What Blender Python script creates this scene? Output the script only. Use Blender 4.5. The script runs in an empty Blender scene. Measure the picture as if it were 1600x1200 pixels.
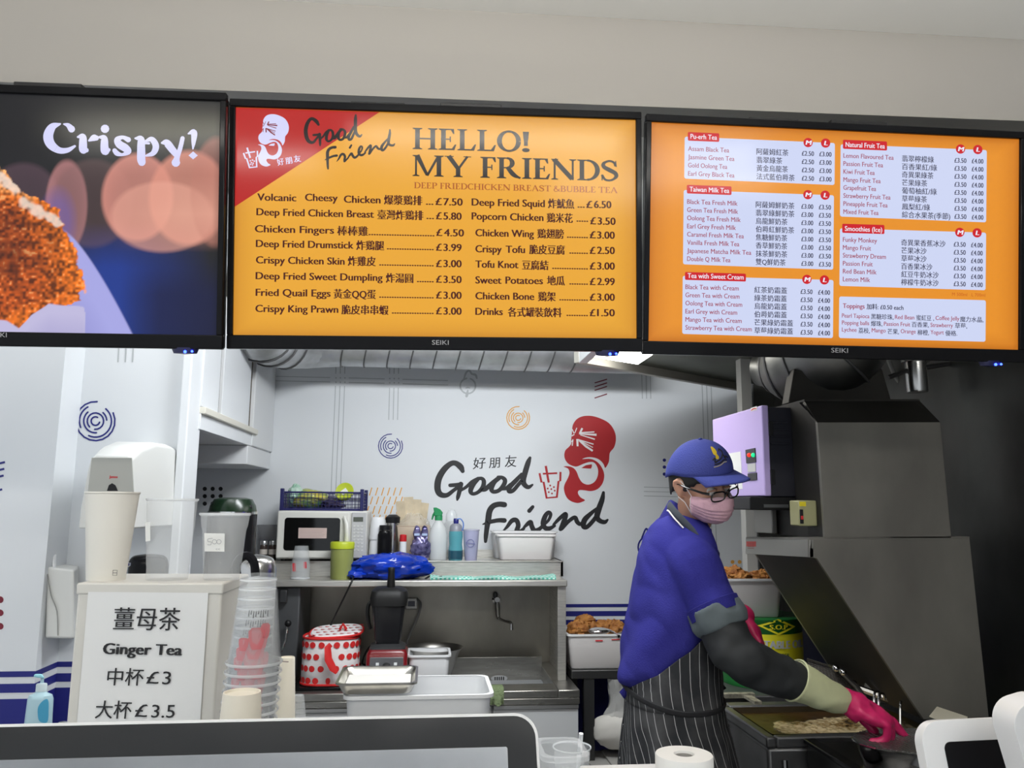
import bpy, bmesh, math, random
import numpy as np
from mathutils import Vector, Matrix, Euler, geometry, noise

random.seed(7)
S = bpy.context.scene
COL = S.collection
PI = math.pi

# ---------------------------------------------------------------- camera
CAM_H = 1.6
F_PX = 1250.0
PITCH, YAW, ROLL = math.radians(8.55), math.radians(6.0), math.radians(0.5)
FW = Vector((math.sin(YAW) * math.cos(PITCH), math.cos(YAW) * math.cos(PITCH), math.sin(PITCH)))
_r0 = Vector((math.cos(YAW), -math.sin(YAW), 0))
_u0 = _r0.cross(FW)
RT = _r0 * math.cos(ROLL) + _u0 * math.sin(ROLL)
UP = _u0 * math.cos(ROLL) - _r0 * math.sin(ROLL)
CPOS = Vector((0, 0, CAM_H))
cd = bpy.data.cameras.new('camera')
cam = bpy.data.objects.new('camera', cd)
COL.objects.link(cam)
cd.sensor_width = 36.0
cd.lens = F_PX / 1600 * 36.0
cd.clip_start = 0.05
cam.matrix_world = Matrix(((RT.x, UP.x, -FW.x, 0), (RT.y, UP.y, -FW.y, 0), (RT.z, UP.z, -FW.z, CAM_H), (0, 0, 0, 1)))
S.camera = cam

# ---------------------------------------------------------------- world, lights, exposure
w = bpy.data.worlds.new('world'); S.world = w; w.use_nodes = True
w.node_tree.nodes['Background'].inputs[0].default_value = (0.85, 0.92, 1.0, 1)
w.node_tree.nodes['Background'].inputs[1].default_value = 0.95
S.view_settings.view_transform = 'Standard'
S.view_settings.look = 'None'
S.view_settings.exposure = 0.0
S.view_settings.gamma = 1.0
S.view_settings.use_curve_mapping = False
S.cycles.max_bounces = 8
S.cycles.diffuse_bounces = 4
S.cycles.transparent_max_bounces = 12
S.cycles.caustics_reflective = False
S.cycles.caustics_refractive = False
S.cycles.sample_clamp_indirect = 4.0
S.cycles.use_denoising = True


def area(name, loc, size, energy, rot=(0, 0, 0), color=(1, 1, 1)):
    l = bpy.data.lights.new(name, 'AREA')
    l.shape = 'RECTANGLE'; l.size = size[0]; l.size_y = size[1]
    l.energy = energy; l.color = color
    o = bpy.data.objects.new(name, l); COL.objects.link(o)
    o.location = loc; o.rotation_euler = rot
    return o


COOL = (0.93, 0.97, 1.0)
# fluorescent panels: one in the kitchen ceiling, two over the customers
area('kitchen_ceiling_light', (0.30, 2.25, 2.56), (0.9, 0.2), 30, (math.radians(28), 0, 0), COOL)
area('prep_ceiling_light', (-0.9, 2.05, 2.66), (1.2, 0.2), 13, (0, 0, 0), COOL)
area('shop_ceiling_light', (0.1, -0.6, 2.95), (3.0, 0.5), 110, (math.radians(35), 0, 0), (1, 0.97, 0.92))
area('shop_ceiling_light', (-1.0, 0.5, 2.93), (1.4, 0.4), 24, (math.radians(10), 0, 0), (1, 0.97, 0.92))

area('unseen_ceiling_fill', (0.3, 1.05, 2.50), (3.4, 0.12), 19, (math.radians(180), 0, 0), (1, 0.97, 0.92))  # unseen fill, added to brighten the front ceiling from below


# ---------------------------------------------------------------- pixel helpers (a pixel becomes a point at a real distance)
def ray(px, py):
    return FW + RT * ((px - 800) / F_PX) - UP * ((py - 600) / F_PX)


def at(px, py, y):
    d = ray(px, py); return CPOS + d * (y / d.y)


def atx(px, py, x):
    d = ray(px, py); return CPOS + d * (x / d.x)


def atz(px, py, z):
    d = ray(px, py); return CPOS + d * ((z - CAM_H) / d.z)


def hit(px, py, p0, n):
    d = ray(px, py); return CPOS + d * ((p0 - CPOS).dot(n) / d.dot(n))


# ---------------------------------------------------------------- materials
MATS = {}


def sock(b, name, v):
    if name in b.inputs: b.inputs[name].default_value = v


def mat(name, col, rough=0.5, metal=0.0, spec=0.5, emit=None, estr=1.0, trans=0.0, alpha=1.0, ior=1.45,
        nscale=0, namt=0.0, nstretch=(1, 1, 1), bump=0.0, bscale=60, col2=None, coat=0.0, sheen=0.0, rvar=0.0, sss=0.0):
    if name in MATS: return MATS[name]
    m = bpy.data.materials.new(name); m.use_nodes = True
    nt = m.node_tree; b = nt.nodes['Principled BSDF']
    c = tuple(col) + (1,)
    b.inputs['Base Color'].default_value = c
    b.inputs['Roughness'].default_value = rough
    b.inputs['Metallic'].default_value = metal
    sock(b, 'Specular IOR Level', spec); sock(b, 'IOR', ior)
    sock(b, 'Transmission Weight', trans); sock(b, 'Alpha', alpha)
    sock(b, 'Coat Weight', coat); sock(b, 'Sheen Weight', sheen)
    if sss: sock(b, 'Subsurface Weight', sss); sock(b, 'Subsurface Radius', (0.02, 0.01, 0.006)); sock(b, 'Subsurface Scale', 0.5)
    if emit is not None:
        sock(b, 'Emission Color', tuple(emit) + (1,)); sock(b, 'Emission Strength', estr)
    if nscale:
        tc = nt.nodes.new('ShaderNodeTexCoord'); mp = nt.nodes.new('ShaderNodeMapping')
        mp.inputs['Scale'].default_value = nstretch
        nz = nt.nodes.new('ShaderNodeTexNoise'); nz.inputs['Scale'].default_value = nscale
        nz.inputs['Detail'].default_value = 6
        nt.links.new(tc.outputs['Object'], mp.inputs[0]); nt.links.new(mp.outputs[0], nz.inputs['Vector'])
        if namt or col2:
            mx = nt.nodes.new('ShaderNodeMix'); mx.data_type = 'RGBA'
            rp = nt.nodes.new('ShaderNodeMapRange')
            rp.inputs['From Min'].default_value = 0.35; rp.inputs['From Max'].default_value = 0.65
            nt.links.new(nz.outputs['Fac'], rp.inputs['Value'])
            nt.links.new(rp.outputs[0], mx.inputs['Factor'])
            mx.inputs['A'].default_value = c
            mx.inputs['B'].default_value = (tuple(col2) + (1,)) if col2 else tuple(x * (1 - namt) for x in col) + (1,)
            nt.links.new(mx.outputs['Result'], b.inputs['Base Color'])
        if rvar:
            rr = nt.nodes.new('ShaderNodeMapRange')
            rr.inputs['To Min'].default_value = max(0.02, rough - rvar); rr.inputs['To Max'].default_value = rough + rvar
            nt.links.new(nz.outputs['Fac'], rr.inputs['Value']); nt.links.new(rr.outputs[0], b.inputs['Roughness'])
    if bump:
        tc = nt.nodes.new('ShaderNodeTexCoord'); mp = nt.nodes.new('ShaderNodeMapping')
        mp.inputs['Scale'].default_value = nstretch
        nz = nt.nodes.new('ShaderNodeTexNoise'); nz.inputs['Scale'].default_value = bscale; nz.inputs['Detail'].default_value = 4
        bp = nt.nodes.new('ShaderNodeBump'); bp.inputs['Strength'].default_value = bump; bp.inputs['Distance'].default_value = 0.01
        nt.links.new(tc.outputs['Object'], mp.inputs[0]); nt.links.new(mp.outputs[0], nz.inputs['Vector'])
        nt.links.new(nz.outputs['Fac'], bp.inputs['Height']); nt.links.new(bp.outputs[0], b.inputs['Normal'])
    MATS[name] = m
    return m


def emat(name, col, k=1.0, gloss=True):
    """a lit display colour: emission with the glossy panel in front of it"""
    if name in MATS: return MATS[name]
    m = mat(name, (0.01, 0.01, 0.01), rough=0.12 if gloss else 0.6, spec=0.16, emit=col, estr=k)
    return m


def srgb(r, g, b):
    f = lambda c: (c / 255 / 12.92) if c / 255 <= 0.04045 else ((c / 255 + 0.055) / 1.055) ** 2.4
    return (f(r), f(g), f(b))


WHITE = mat('white_paint', (0.80, 0.81, 0.82), rough=0.45)
STEEL = mat('brushed_steel', (0.70, 0.68, 0.63), rough=0.36, metal=0.75, nscale=14, namt=0.2, nstretch=(1, 1, 12), rvar=0.12)
STEELD = mat('greasy_steel', (0.20, 0.195, 0.175), rough=0.42, metal=0.85, nscale=5, namt=0.5, rvar=0.1)
SINKST = mat('sink_steel', (0.40, 0.39, 0.36), rough=0.3, metal=0.9, nscale=9, namt=0.25, nstretch=(1, 1, 6), rvar=0.1)
BLACKP = mat('black_plastic', (0.012, 0.012, 0.013), rough=0.35, spec=.3)
CHROME = mat('chrome', (0.7, 0.7, 0.7), rough=0.12, metal=1.0)


# ---------------------------------------------------------------- mesh builder
INV = {}


class MB:
    def __init__(s):
        s.v = []; s.f = []; s.m = []

    def add(s, vs, fs, mi=0):
        o = len(s.v)
        s.v += [Vector(p) for p in vs]
        s.f += [tuple(i + o for i in f) for f in fs]
        s.m += [mi] * len(fs)
        return s

    def hexa(s, p, mi=0):  # 8 points: bottom 0-3 ccw, top 4-7
        return s.add(p, [(3, 2, 1, 0), (4, 5, 6, 7), (0, 1, 5, 4), (1, 2, 6, 5), (2, 3, 7, 6), (3, 0, 4, 7)], mi)

    def box(s, x0, x1, y0, y1, z0, z1, M=None, mi=0):
        p = [Vector(q) for q in ((x0, y0, z0), (x1, y0, z0), (x1, y1, z0), (x0, y1, z0), (x0, y0, z1), (x1, y0, z1), (x1, y1, z1), (x0, y1, z1))]
        if M is not None: p = [M @ q for q in p]
        return s.hexa(p, mi)

    def lathe(s, prof, c=(0, 0, 0), n=24, M=None, mi=0, sx=1, sy=1, capb=True, capt=True):
        c = Vector(c); vs = []
        for r, z in prof:
            for k in range(n):
                a = 2 * PI * k / n
                p = Vector((r * sx * math.cos(a), r * sy * math.sin(a), z))
                if M is not None: p = M @ p
                vs.append(p + c)
        fs = []
        for i in range(len(prof) - 1):
            for k in range(n):
                k2 = (k + 1) % n
                fs.append((i * n + k, i * n + k2, (i + 1) * n + k2, (i + 1) * n + k))
        if capb: fs.append(tuple(range(n - 1, -1, -1)))
        if capt: fs.append(tuple((len(prof) - 1) * n + k for k in range(n)))
        return s.add(vs, fs, mi)

    def rings(s, rings, mi=0, capb=True, capt=True, closed=False):
        n = len(rings[0]); vs = [p for r in rings for p in r]; fs = []
        R = len(rings)
        for i in range(R if closed else R - 1):
            j = (i + 1) % R
            for k in range(n):
                k2 = (k + 1) % n
                fs.append((i * n + k, i * n + k2, j * n + k2, j * n + k))
        if not closed:
            if capb: fs.append(tuple(range(n - 1, -1, -1)))
            if capt: fs.append(tuple((R - 1) * n + k for k in range(n)))
        return s.add(vs, fs, mi)

    def tube(s, pts, r, n=8, closed=False, mi=0, flat=1.0):
        pts = [Vector(p) for p in pts]
        rs = r if isinstance(r, (list, tuple)) else [r] * len(pts)
        N = len(pts); rings = []; ref = None
        for i, p in enumerate(pts):
            a = pts[(i - 1) % N] if (closed or i > 0) else p
            b = pts[(i + 1) % N] if (closed or i < N - 1) else p
            t = (b - a)
            if t.length < 1e-9: t = Vector((0, 0, 1))
            t.normalize()
            if ref is None:
                ref = Vector((0, 0, 1)) if abs(t.z) < 0.9 else Vector((1, 0, 0))
            u = ref - t * ref.dot(t)
            if u.length < 1e-6: u = t.orthogonal()
            u.normalize(); v = t.cross(u); ref = u
            rings.append([p + (u * math.cos(2 * PI * k / n) + v * flat * math.sin(2 * PI * k / n)) * rs[i] for k in range(n)])
        return s.rings(rings, mi, closed=closed)

    def sphere(s, c, r, n=16, m=10, M=None, mi=0):
        c = Vector(c); rr = r if isinstance(r, (list, tuple)) else (r, r, r)
        prof = []
        vs = []; fs = []
        for i in range(1, m):
            a = PI * i / m
            for k in range(n):
                b = 2 * PI * k / n
                p = Vector((rr[0] * math.sin(a) * math.cos(b), rr[1] * math.sin(a) * math.sin(b), -rr[2] * math.cos(a)))
                vs.append(p)
        vs.append(Vector((0, 0, -rr[2]))); vs.append(Vector((0, 0, rr[2])))
        for i in range(m - 2):
            for k in range(n):
                k2 = (k + 1) % n
                fs.append((i * n + k, i * n + k2, (i + 1) * n + k2, (i + 1) * n + k))
        B = (m - 1) * n
        for k in range(n):
            k2 = (k + 1) % n
            fs.append((B, k2, k)); fs.append((B + 1, (m - 2) * n + k, (m - 2) * n + k2))
        if M is not None: vs = [M @ p for p in vs]
        return s.add([p + c for p in vs], fs, mi)

    def poly(s, pts, mi=0):  # flat concave polygon, tessellated
        pts = [Vector(p) for p in pts]
        tris = geometry.tessellate_polygon([pts])
        return s.add(pts, [tuple(t) for t in tris], mi)

    def slab(s, pts, d, mi=0):  # polygon extruded by vector d
        pts = [Vector(p) for p in pts]; d = Vector(d); n = len(pts)
        tris = geometry.tessellate_polygon([pts])
        fs = [tuple(t) for t in tris] + [tuple(i + n for i in reversed(t)) for t in tris]
        fs += [(i, i + n, (i + 1) % n + n, (i + 1) % n) for i in range(n)]
        return s.add(pts + [p + d for p in pts], fs, mi)

    def build(s, name, m, parent=None, world=False, smooth=True, bevel=0, seg=2, solid=0, sub=0, ang=35, fixn=True, offset=-1):
        me = bpy.data.meshes.new(name)
        vs = s.v
        if world and parent is not None:
            iv = INV[parent.name]; vs = [iv @ p for p in vs]
        me.from_pydata([tuple(p) for p in vs], [], s.f)
        if isinstance(m, (list, tuple)):
            for x in m: me.materials.append(x)
            me.polygons.foreach_set('material_index', s.m)
        else:
            me.materials.append(m)
        if fixn:
            bm = bmesh.new(); bm.from_mesh(me)
            bmesh.ops.recalc_face_normals(bm, faces=bm.faces[:])
            bm.to_mesh(me); bm.free()
        if smooth:
            me.polygons.foreach_set('use_smooth', [True] * len(me.polygons))
            me.set_sharp_from_angle(angle=math.radians(ang))
        me.update()
        o = bpy.data.objects.new(name, me); COL.objects.link(o)
        if parent is not None:
            o.parent = parent
            INV[o.name] = INV[parent.name]
        else:
            INV[o.name] = Matrix.Identity(4)
        if solid:
            md = o.modifiers.new('solid', 'SOLIDIFY'); md.thickness = solid; md.offset = offset
        if bevel:
            md = o.modifiers.new('bevel', 'BEVEL'); md.width = bevel; md.segments = seg; md.limit_method = 'ANGLE'; md.angle_limit = math.radians(40)
            md.harden_normals = False
        if sub:
            md = o.modifiers.new('sub', 'SUBSURF'); md.levels = sub; md.render_levels = sub
        return o


def tag(o, label=None, cat=None, group=None, kind=None):
    if label: o['label'] = label
    if cat: o['category'] = cat
    if group: o['group'] = group
    if kind: o['kind'] = kind
    return o


def thing(name, label, cat, loc=(0, 0, 0), rz=0.0, group=None, rot=None):
    o = bpy.data.objects.new(name, None); COL.objects.link(o)
    o.empty_display_size = 0.05
    o.location = loc
    e = rot if rot is not None else Euler((0, 0, rz))
    o.rotation_euler = e
    INV[o.name] = (Matrix.Translation(Vector(loc)) @ e.to_matrix().to_4x4()).inverted()
    return tag(o, label, cat, group)


def struct(name, mb, m, **k):
    o = mb.build(name, m, **k)
    o['kind'] = 'structure'
    return o


def dup(root, loc, rz=None, label=None, group=None):
    r = root.copy(); COL.objects.link(r); r.location = loc
    if rz is not None: r.rotation_euler = (0, 0, rz)
    if label: r['label'] = label
    if group: r['group'] = group
    for ch in list(root.children):
        c = ch.copy(); COL.objects.link(c); c.parent = r
        for g in list(ch.children):
            d = g.copy(); COL.objects.link(d); d.parent = c
    return r


def smoothpts(pts, n=6, closed=False):
    """Catmull-Rom through tuples of any dimension"""
    P = [np.array(p, float) for p in pts]; N = len(P)
    if N < 3 and not closed:
        return [tuple(p) for p in P]
    out = []
    rng = range(N) if closed else range(N - 1)
    for i in rng:
        p1 = P[i]; p2 = P[(i + 1) % N]
        p0 = P[(i - 1) % N] if (closed or i > 0) else 2 * p1 - p2
        p3 = P[(i + 2) % N] if (closed or i < N - 2) else 2 * p2 - p1
        for k in range(n):
            t = k / n
            out.append(tuple(0.5 * ((2 * p1) + (-p0 + p2) * t + (2 * p0 - 5 * p1 + 4 * p2 - p3) * t * t + (-p0 + 3 * p1 - 3 * p2 + p3) * t ** 3)))
    if not closed: out.append(tuple(P[-1]))
    return out


def ribbon(pts, n=6, smooth=True, cap=True):
    """2D stroke with a width at each point -> list of 2D polygons"""
    P = smoothpts(pts, n) if smooth else [tuple(map(float, p)) for p in pts]
    P = [np.array(p) for p in P]
    polys = []; L = []; R = []
    for i, p in enumerate(P):
        a = P[max(0, i - 1)][:2]; b = P[min(len(P) - 1, i + 1)][:2]
        t = b - a; t = t / (np.hypot(*t) + 1e-9); nn = np.array((-t[1], t[0])); wd = max(p[2], 0.1) / 2
        L.append(p[:2] + nn * wd); R.append(p[:2] - nn * wd)
    for i in range(len(P) - 1):
        polys.append([L[i], L[i + 1], R[i + 1], R[i]])
    if cap:
        for p in (P[0], P[-1]):
            polys.append([p[:2] + np.array((math.cos(k * PI / 5), math.sin(k * PI / 5))) * p[2] / 2 for k in range(10)])
    return polys


def disc(x, y, r, n=16):
    return [(x + r * math.cos(2 * PI * k / n), y + r * math.sin(2 * PI * k / n)) for k in range(n)]


def arcpts(cx, cy, r, a0, a1, w_, n=16, sy=1):
    return [(cx + r * math.cos(math.radians(a0 + (a1 - a0) * k / n)), cy - sy * r * math.sin(math.radians(a0 + (a1 - a0) * k / n)), w_) for k in range(n + 1)]


class Print:
    """flat print on a real plane: shapes given in the photograph's pixels are laid on the plane"""
    def __init__(s, p0, n, lift=0.0008):
        s.p0 = Vector(p0); s.n = Vector(n).normalized()
        if s.n.dot(CPOS - s.p0) < 0: s.n = -s.n
        s.mb = MB(); s.k = 0; s.lift = lift
        s.fr = (0, 0, 1, 1)
        z = Vector((0, 0, 1)); s.u = z.cross(s.n).normalized(); s.vv = s.n.cross(s.u).normalized()

    def frame(s, ox=0, oy=0, sc=1):
        s.fr = (ox, oy, sc, sc); return s

    def pt(s, x, y):
        ox, oy, sx, sy = s.fr
        return hit(ox + x / sx, oy + y / sy, s.p0, s.n)

    def poly(s, pts):
        s.k += 1
        off = s.n * (s.lift + (s.k % 23) * 0.00001)
        q = [s.pt(*p[:2]) + off for p in pts]
        if len(q) <= 4: s.mb.add(q, [tuple(range(len(q)))])
        else: s.mb.poly(q)
        return s

    wk = 1.0

    def stroke(s, pts, smooth=True, cap=True, n=6):
        pts = [(p[0], p[1], p[2] * s.wk) for p in pts]
        for pl in ribbon(pts, n, smooth, cap): s.poly(pl)
        return s

    def text(s, t, x0, yb, x1, h, bold=0.0, slope=None, sh=0.0):
        """text with its left edge at x0, right edge at x1, baseline through (x0, yb), cap height h"""
        vs, fs, w0, w1 = text_mesh(t)
        A = s.pt(x0, yb)
        if slope is None:
            Bp = s.pt(x1, yb); wid = (Bp - A).dot(s.u)
            du = s.u
        else:
            Bp = s.pt(x1, yb + slope * (x1 - x0)); wid = (Bp - A).length; du = (Bp - A).normalized()
        dv = s.n.cross(du).normalized()
        Hh = (s.pt(x0, yb - h) - A).dot(s.vv)
        ks = wid / max(w1 - w0, 1e-6); kv = Hh / CAPH
        shifts = (0,) if not bold else (-bold, 0, bold)
        for j, sft in enumerate(shifts):
            off = s.n * (s.lift + j * 0.00003)
            s.mb.add([A + du * ((v[0] - w0) * ks + v[1] * sh * kv + sft * Hh) + dv * (v[1] * kv) + off for v in vs], fs)
        return s

    def build(s, name, m, parent, world=True, label=None):
        o = s.mb.build(name, m, parent, world=world, smooth=False, fixn=False)
        if label: o['label'] = label
        return o


_TC = {}
CAPH = 0.7


def text_mesh(t):
    if t in _TC: return _TC[t]
    c = bpy.data.curves.new('tmp', 'FONT'); c.body = t; c.size = 1; c.resolution_u = 3
    o = bpy.data.objects.new('tmp', c); COL.objects.link(o)
    dg = bpy.context.evaluated_depsgraph_get()
    me = bpy.data.meshes.new_from_object(o.evaluated_get(dg))
    vs = [tuple(v.co) for v in me.vertices]; fs = [tuple(p.vertices) for p in me.polygons]
    bpy.data.objects.remove(o); bpy.data.curves.remove(c); bpy.data.meshes.remove(me)
    xs = [v[0] for v in vs] or [0, 1]
    _TC[t] = (vs, fs, min(xs), max(xs))
    return _TC[t]


_h = text_mesh('H'); CAPH = max(v[1] for v in _h[0])

# serif capitals as strokes in a box of height 1: (x, y, width)
def _stem(x, y0=0, y1=1, w_=0.19, sb=True, st=True):
    q = [[(x - w_ / 2, y0), (x + w_ / 2, y0), (x + w_ / 2, y1), (x - w_ / 2, y1)]]
    for yy, f, sg in ((y0, sb, 1), (y1, st, -1)):
        if f: q.append([(x - w_ / 2 - .1, yy), (x + w_ / 2 + .1, yy), (x + w_ / 2 + .1, yy + sg * .035), (x + w_ / 2, yy + sg * .08), (x - w_ / 2, yy + sg * .08), (x - w_ / 2 - .1, yy + sg * .035)])
    return q


def _rb(pts, **k): return ribbon([(a, b, c) for a, b, c in pts], n=8, cap=False, **k)


def _ell(cx, cy, rx, ry, a0=0, a1=360, wt=0.07, wh=0.2):
    return _rb([(cx + rx * math.cos(math.radians(a)), cy + ry * math.sin(math.radians(a)), wt + (wh - wt) * abs(math.cos(math.radians(a))) ** 1.3) for a in np.linspace(a0, a1, 17)])


def _arms(y0=True, ym=True, w_=0.62):
    q = [[(.1, .94), (w_, .94), (w_ + .02, .74), (w_ - .02, .74), (w_ - .1, .9), (.1, .9 - .0)]]
    q[0] = [(.1, 1), (w_, 1), (w_ + .02, .76), (w_ - .03, .76), (w_ - .12, .94), (.1, .94)]
    if ym: q += [[(.1, .54), (w_ - .15, .54), (w_ - .15, .48), (.1, .48)], [(w_ - .17, .64), (w_ - .12, .64), (w_ - .12, .38), (w_ - .17, .38)]]
    if y0: q += [[(.1, 0), (w_ + .02, 0), (w_ + .1, .27), (w_ + .04, .27), (w_ - .08, .07), (.1, .07)]]
    return q


GL = {
    'H': _stem(.2) + _stem(.82) + [[(.2, .54), (.82, .54), (.82, .47), (.2, .47)]],
    'E': _stem(.2) + _arms(), 'F': _stem(.2) + _arms(y0=False),
    'L': _stem(.2) + [[(.1, 0), (.68, 0), (.76, .3), (.7, .3), (.56, .07), (.1, .07)]],
    'O': _ell(.5, .5, .38, .46), 'I': _stem(.2),
    '!': _rb([(.2, .97, .16), (.2, .6, .12), (.2, .3, .05)]) + [disc(.2, .1, .1)],
    'M': _stem(.16, w_=.08) + _stem(1.1) + _rb([(.2, 1, .2), (.62, .05, .12)], smooth=False) + _rb([(.62, .03, .07), (1.06, .95, .07)], smooth=False),
    'Y': _stem(.55, 0, .45, st=False) + _rb([(.15, 1, .2), (.55, .4, .18)], smooth=False) + _rb([(.95, 1, .08), (.58, .42, .09)], smooth=False) + [[(-.02, 1), (.36, 1), (.36, .96), (-.02, .96)], [(.78, 1), (1.1, 1), (1.1, .96), (.78, .96)]],
    'R': _stem(.2) + _ell(.42, .74, .22, .23, -90, 90) + [[(.2, 1), (.45, 1), (.45, .94), (.2, .94)], [(.2, .54), (.45, .54), (.45, .48), (.2, .48)]] + _rb([(.45, .52, .17), (.7, .18, .2), (.98, .02, .06)]),
    'N': _stem(.17, w_=.08) + _stem(.9, w_=.08, sb=False) + _rb([(.14, .98, .2), (.88, .04, .2)], smooth=False),
    'D': _stem(.2) + _ell(.42, .5, .42, .465, -90, 90) + [[(.2, 1), (.45, 1), (.45, .94), (.2, .94)], [(.2, .06), (.45, .06), (.45, 0), (.2, 0)]],
    'S': _rb([(.62, .72, .05), (.55, .9, .07), (.36, .965, .08), (.16, .85, .13), (.17, .68, .17), (.38, .53, .2), (.6, .38, .18), (.63, .2, .14), (.45, .04, .08), (.22, .06, .07), (.09, .28, .05)]) + [[(.6, .98), (.64, .98), (.66, .68), (.61, .7)], [(.07, .3), (.11, .32), (.12, .02), (.07, .02)]],
    'P': _stem(.2) + _ell(.42, .73, .24, .24, -90, 90) + [[(.2, 1), (.45, 1), (.45, .94), (.2, .94)], [(.2, .52), (.45, .52), (.45, .46), (.2, .46)]],
    'C': _ell(.5, .5, .38, .46, 45, 315), 'T': _stem(.45, st=False) + [[(.02, 1), (.88, 1), (.9, .76), (.85, .76), (.78, .94), (.12, .94), (.05, .76), (0, .76)]],
    'K': _stem(.2) + _rb([(.85, .98, .07), (.3, .48, .08)], smooth=False) + _rb([(.42, .55, .16), (.9, .02, .2)], smooth=False),
    'B': _stem(.2) + _ell(.42, .75, .2, .22, -90, 90) + _ell(.42, .27, .27, .25, -90, 90) + [[(.2, 1), (.45, 1), (.45, .94), (.2, .94)], [(.2, .54), (.45, .54), (.45, .48), (.2, .48)], [(.2, .06), (.45, .06), (.45, 0), (.2, 0)]],
    'A': _rb([(.1, .02, .07), (.46, .98, .08)], smooth=False) + _rb([(.44, .98, .18), (.86, .02, .2)], smooth=False) + [[(.25, .4), (.66, .4), (.66, .34), (.25, .34)], [(-.02, 0), (.24, 0), (.24, .04), (-.02, .04)], [(.7, 0), (1.0, 0), (1.0, .04), (.7, .04)]],
    'U': _rb([(.2, 1, .19), (.2, .35, .18), (.3, .1, .12), (.5, .03, .08), (.7, .1, .07), (.8, .35, .07), (.8, 1, .07)]) + [[(0, 1), (.4, 1), (.4, .96), (0, .96)], [(.66, 1), (.94, 1), (.94, .96), (.66, .96)]],
    '&': _rb([(.85, .05, .12), (.3, .7, .12), (.35, .93, .07), (.5, .8, .08), (.2, .35, .14), (.3, .04, .09), (.6, .1, .07), (.85, .5, .06)]),
}


def serif(pr, t, x0, yb, x1, h, xs=None, thin=1.0):
    """serif capitals laid on a print: widths from xs [(x0,x1),...] or packed between x0 and x1"""
    adv = []
    for ch in t:
        if ch == ' ': adv.append(.35); continue
        adv.append(max(p[0] for q in GL[ch] for p in q) + .06)
    tot = sum(adv); k = (x1 - x0) / tot; x = x0
    A = pr.pt(x0, yb)
    for i, ch in enumerate(t):
        if ch != ' ':
            mn = min(p[0] for q in GL[ch] for p in q); mx = max(p[0] for q in GL[ch] for p in q)
            if xs: a, b = xs[i]
            else: a, b = x, x + adv[i] * k - .04 * k
            Aw = (pr.pt(a, yb) - A).dot(pr.u); Bw = (pr.pt(b, yb) - A).dot(pr.u)
            Hh = (pr.pt(x0, yb - h) - A).dot(pr.vv)
            for q in GL[ch]:
                pr.k += 1
                off = pr.n * (pr.lift + (pr.k % 23) * .00001)
                pts = [A + pr.u * (Aw + (p[0] - mn) / (mx - mn) * (Bw - Aw)) + pr.vv * (p[1] * Hh) + off for p in q]
                if len(pts) <= 4: pr.mb.add(pts, [tuple(range(len(pts)))])
                else: pr.mb.poly(pts)
        x += adv[i] * k


# the shop's emblem, traced in three frames of the photograph
def brush_good(P):
    for st in ([(470, 410, 50), (440, 350, 75), (370, 300, 65), (300, 310, 65), (210, 390, 75), (140, 510, 80), (120, 630, 80), (140, 710, 75), (190, 745, 65), (260, 740, 55), (340, 680, 45), (430, 615, 45)],
               [(295, 607, 45), (380, 602, 48), (455, 590, 45)], [(445, 590, 60), (425, 690, 55), (405, 770, 48), (395, 810, 25)],
               [(440, 680, 35), (520, 630, 40), (600, 560, 45), (680, 512, 38)],
               [(690, 520, 40), (620, 590, 60), (580, 680, 60), (610, 725, 45), (680, 705, 45), (745, 640, 55), (765, 560, 55), (740, 515, 45), (680, 512, 40)],
               [(720, 670, 45), (790, 665, 45), (850, 610, 35)], [(790, 640, 35), (880, 570, 45), (970, 495, 38)],
               [(985, 505, 45), (910, 560, 60), (870, 650, 60), (895, 695, 50), (970, 680, 50), (1035, 610, 55), (1058, 540, 55), (1020, 500, 45), (960, 492, 35)],
               [(1010, 655, 45), (1085, 650, 45)], [(1080, 640, 40), (1140, 590, 40)],
               [(1290, 455, 45), (1210, 540, 55), (1125, 630, 60), (1112, 690, 50), (1170, 680, 50), (1250, 590, 48), (1320, 510, 48)],
               [(1405, 225, 35), (1380, 290, 62), (1340, 420, 68), (1310, 540, 70), (1335, 605, 60), (1385, 632, 50), (1440, 600, 25)]):
        P.stroke(st)


def brush_friend(P):
    for st in ([(350, 208, 55), (290, 202, 52), (225, 222, 55), (182, 280, 60), (165, 380, 60), (150, 480, 50), (140, 560, 45), (135, 625, 32)],
               [(105, 430, 12), (180, 405, 38), (280, 385, 42), (350, 387, 48)],
               [(328, 512, 10), (380, 460, 32), (435, 390, 45), (485, 385, 48), (507, 440, 48), (490, 500, 48), (480, 540, 40)],
               [(490, 540, 32), (570, 478, 30)], [(570, 468, 26), (620, 420, 42), (650, 405, 42), (660, 450, 48), (690, 500, 48), (740, 488, 40), (790, 445, 34)],
               [(632, 278, 42), (672, 232, 34)],
               [(790, 440, 32), (850, 385, 30), (875, 320, 36), (850, 295, 38), (812, 340, 48), (790, 420, 52), (812, 470, 48), (860, 478, 44), (922, 448, 26)],
               [(908, 435, 26), (970, 370, 38), (1035, 315, 40), (1048, 330, 45), (1025, 400, 50), (988, 485, 42)],
               [(1000, 480, 40), (1080, 395, 38), (1150, 352, 40), (1175, 400, 45), (1210, 430, 36), (1245, 400, 30)],
               [(1400, 250, 28), (1330, 310, 42), (1262, 380, 55), (1248, 450, 52), (1285, 462, 44), (1350, 400, 42), (1412, 315, 40)],
               [(1475, 70, 30), (1460, 150, 50), (1422, 260, 58), (1402, 350, 56), (1440, 393, 46), (1490, 405, 42), (1522, 380, 22)]):
        P.stroke(st)


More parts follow.
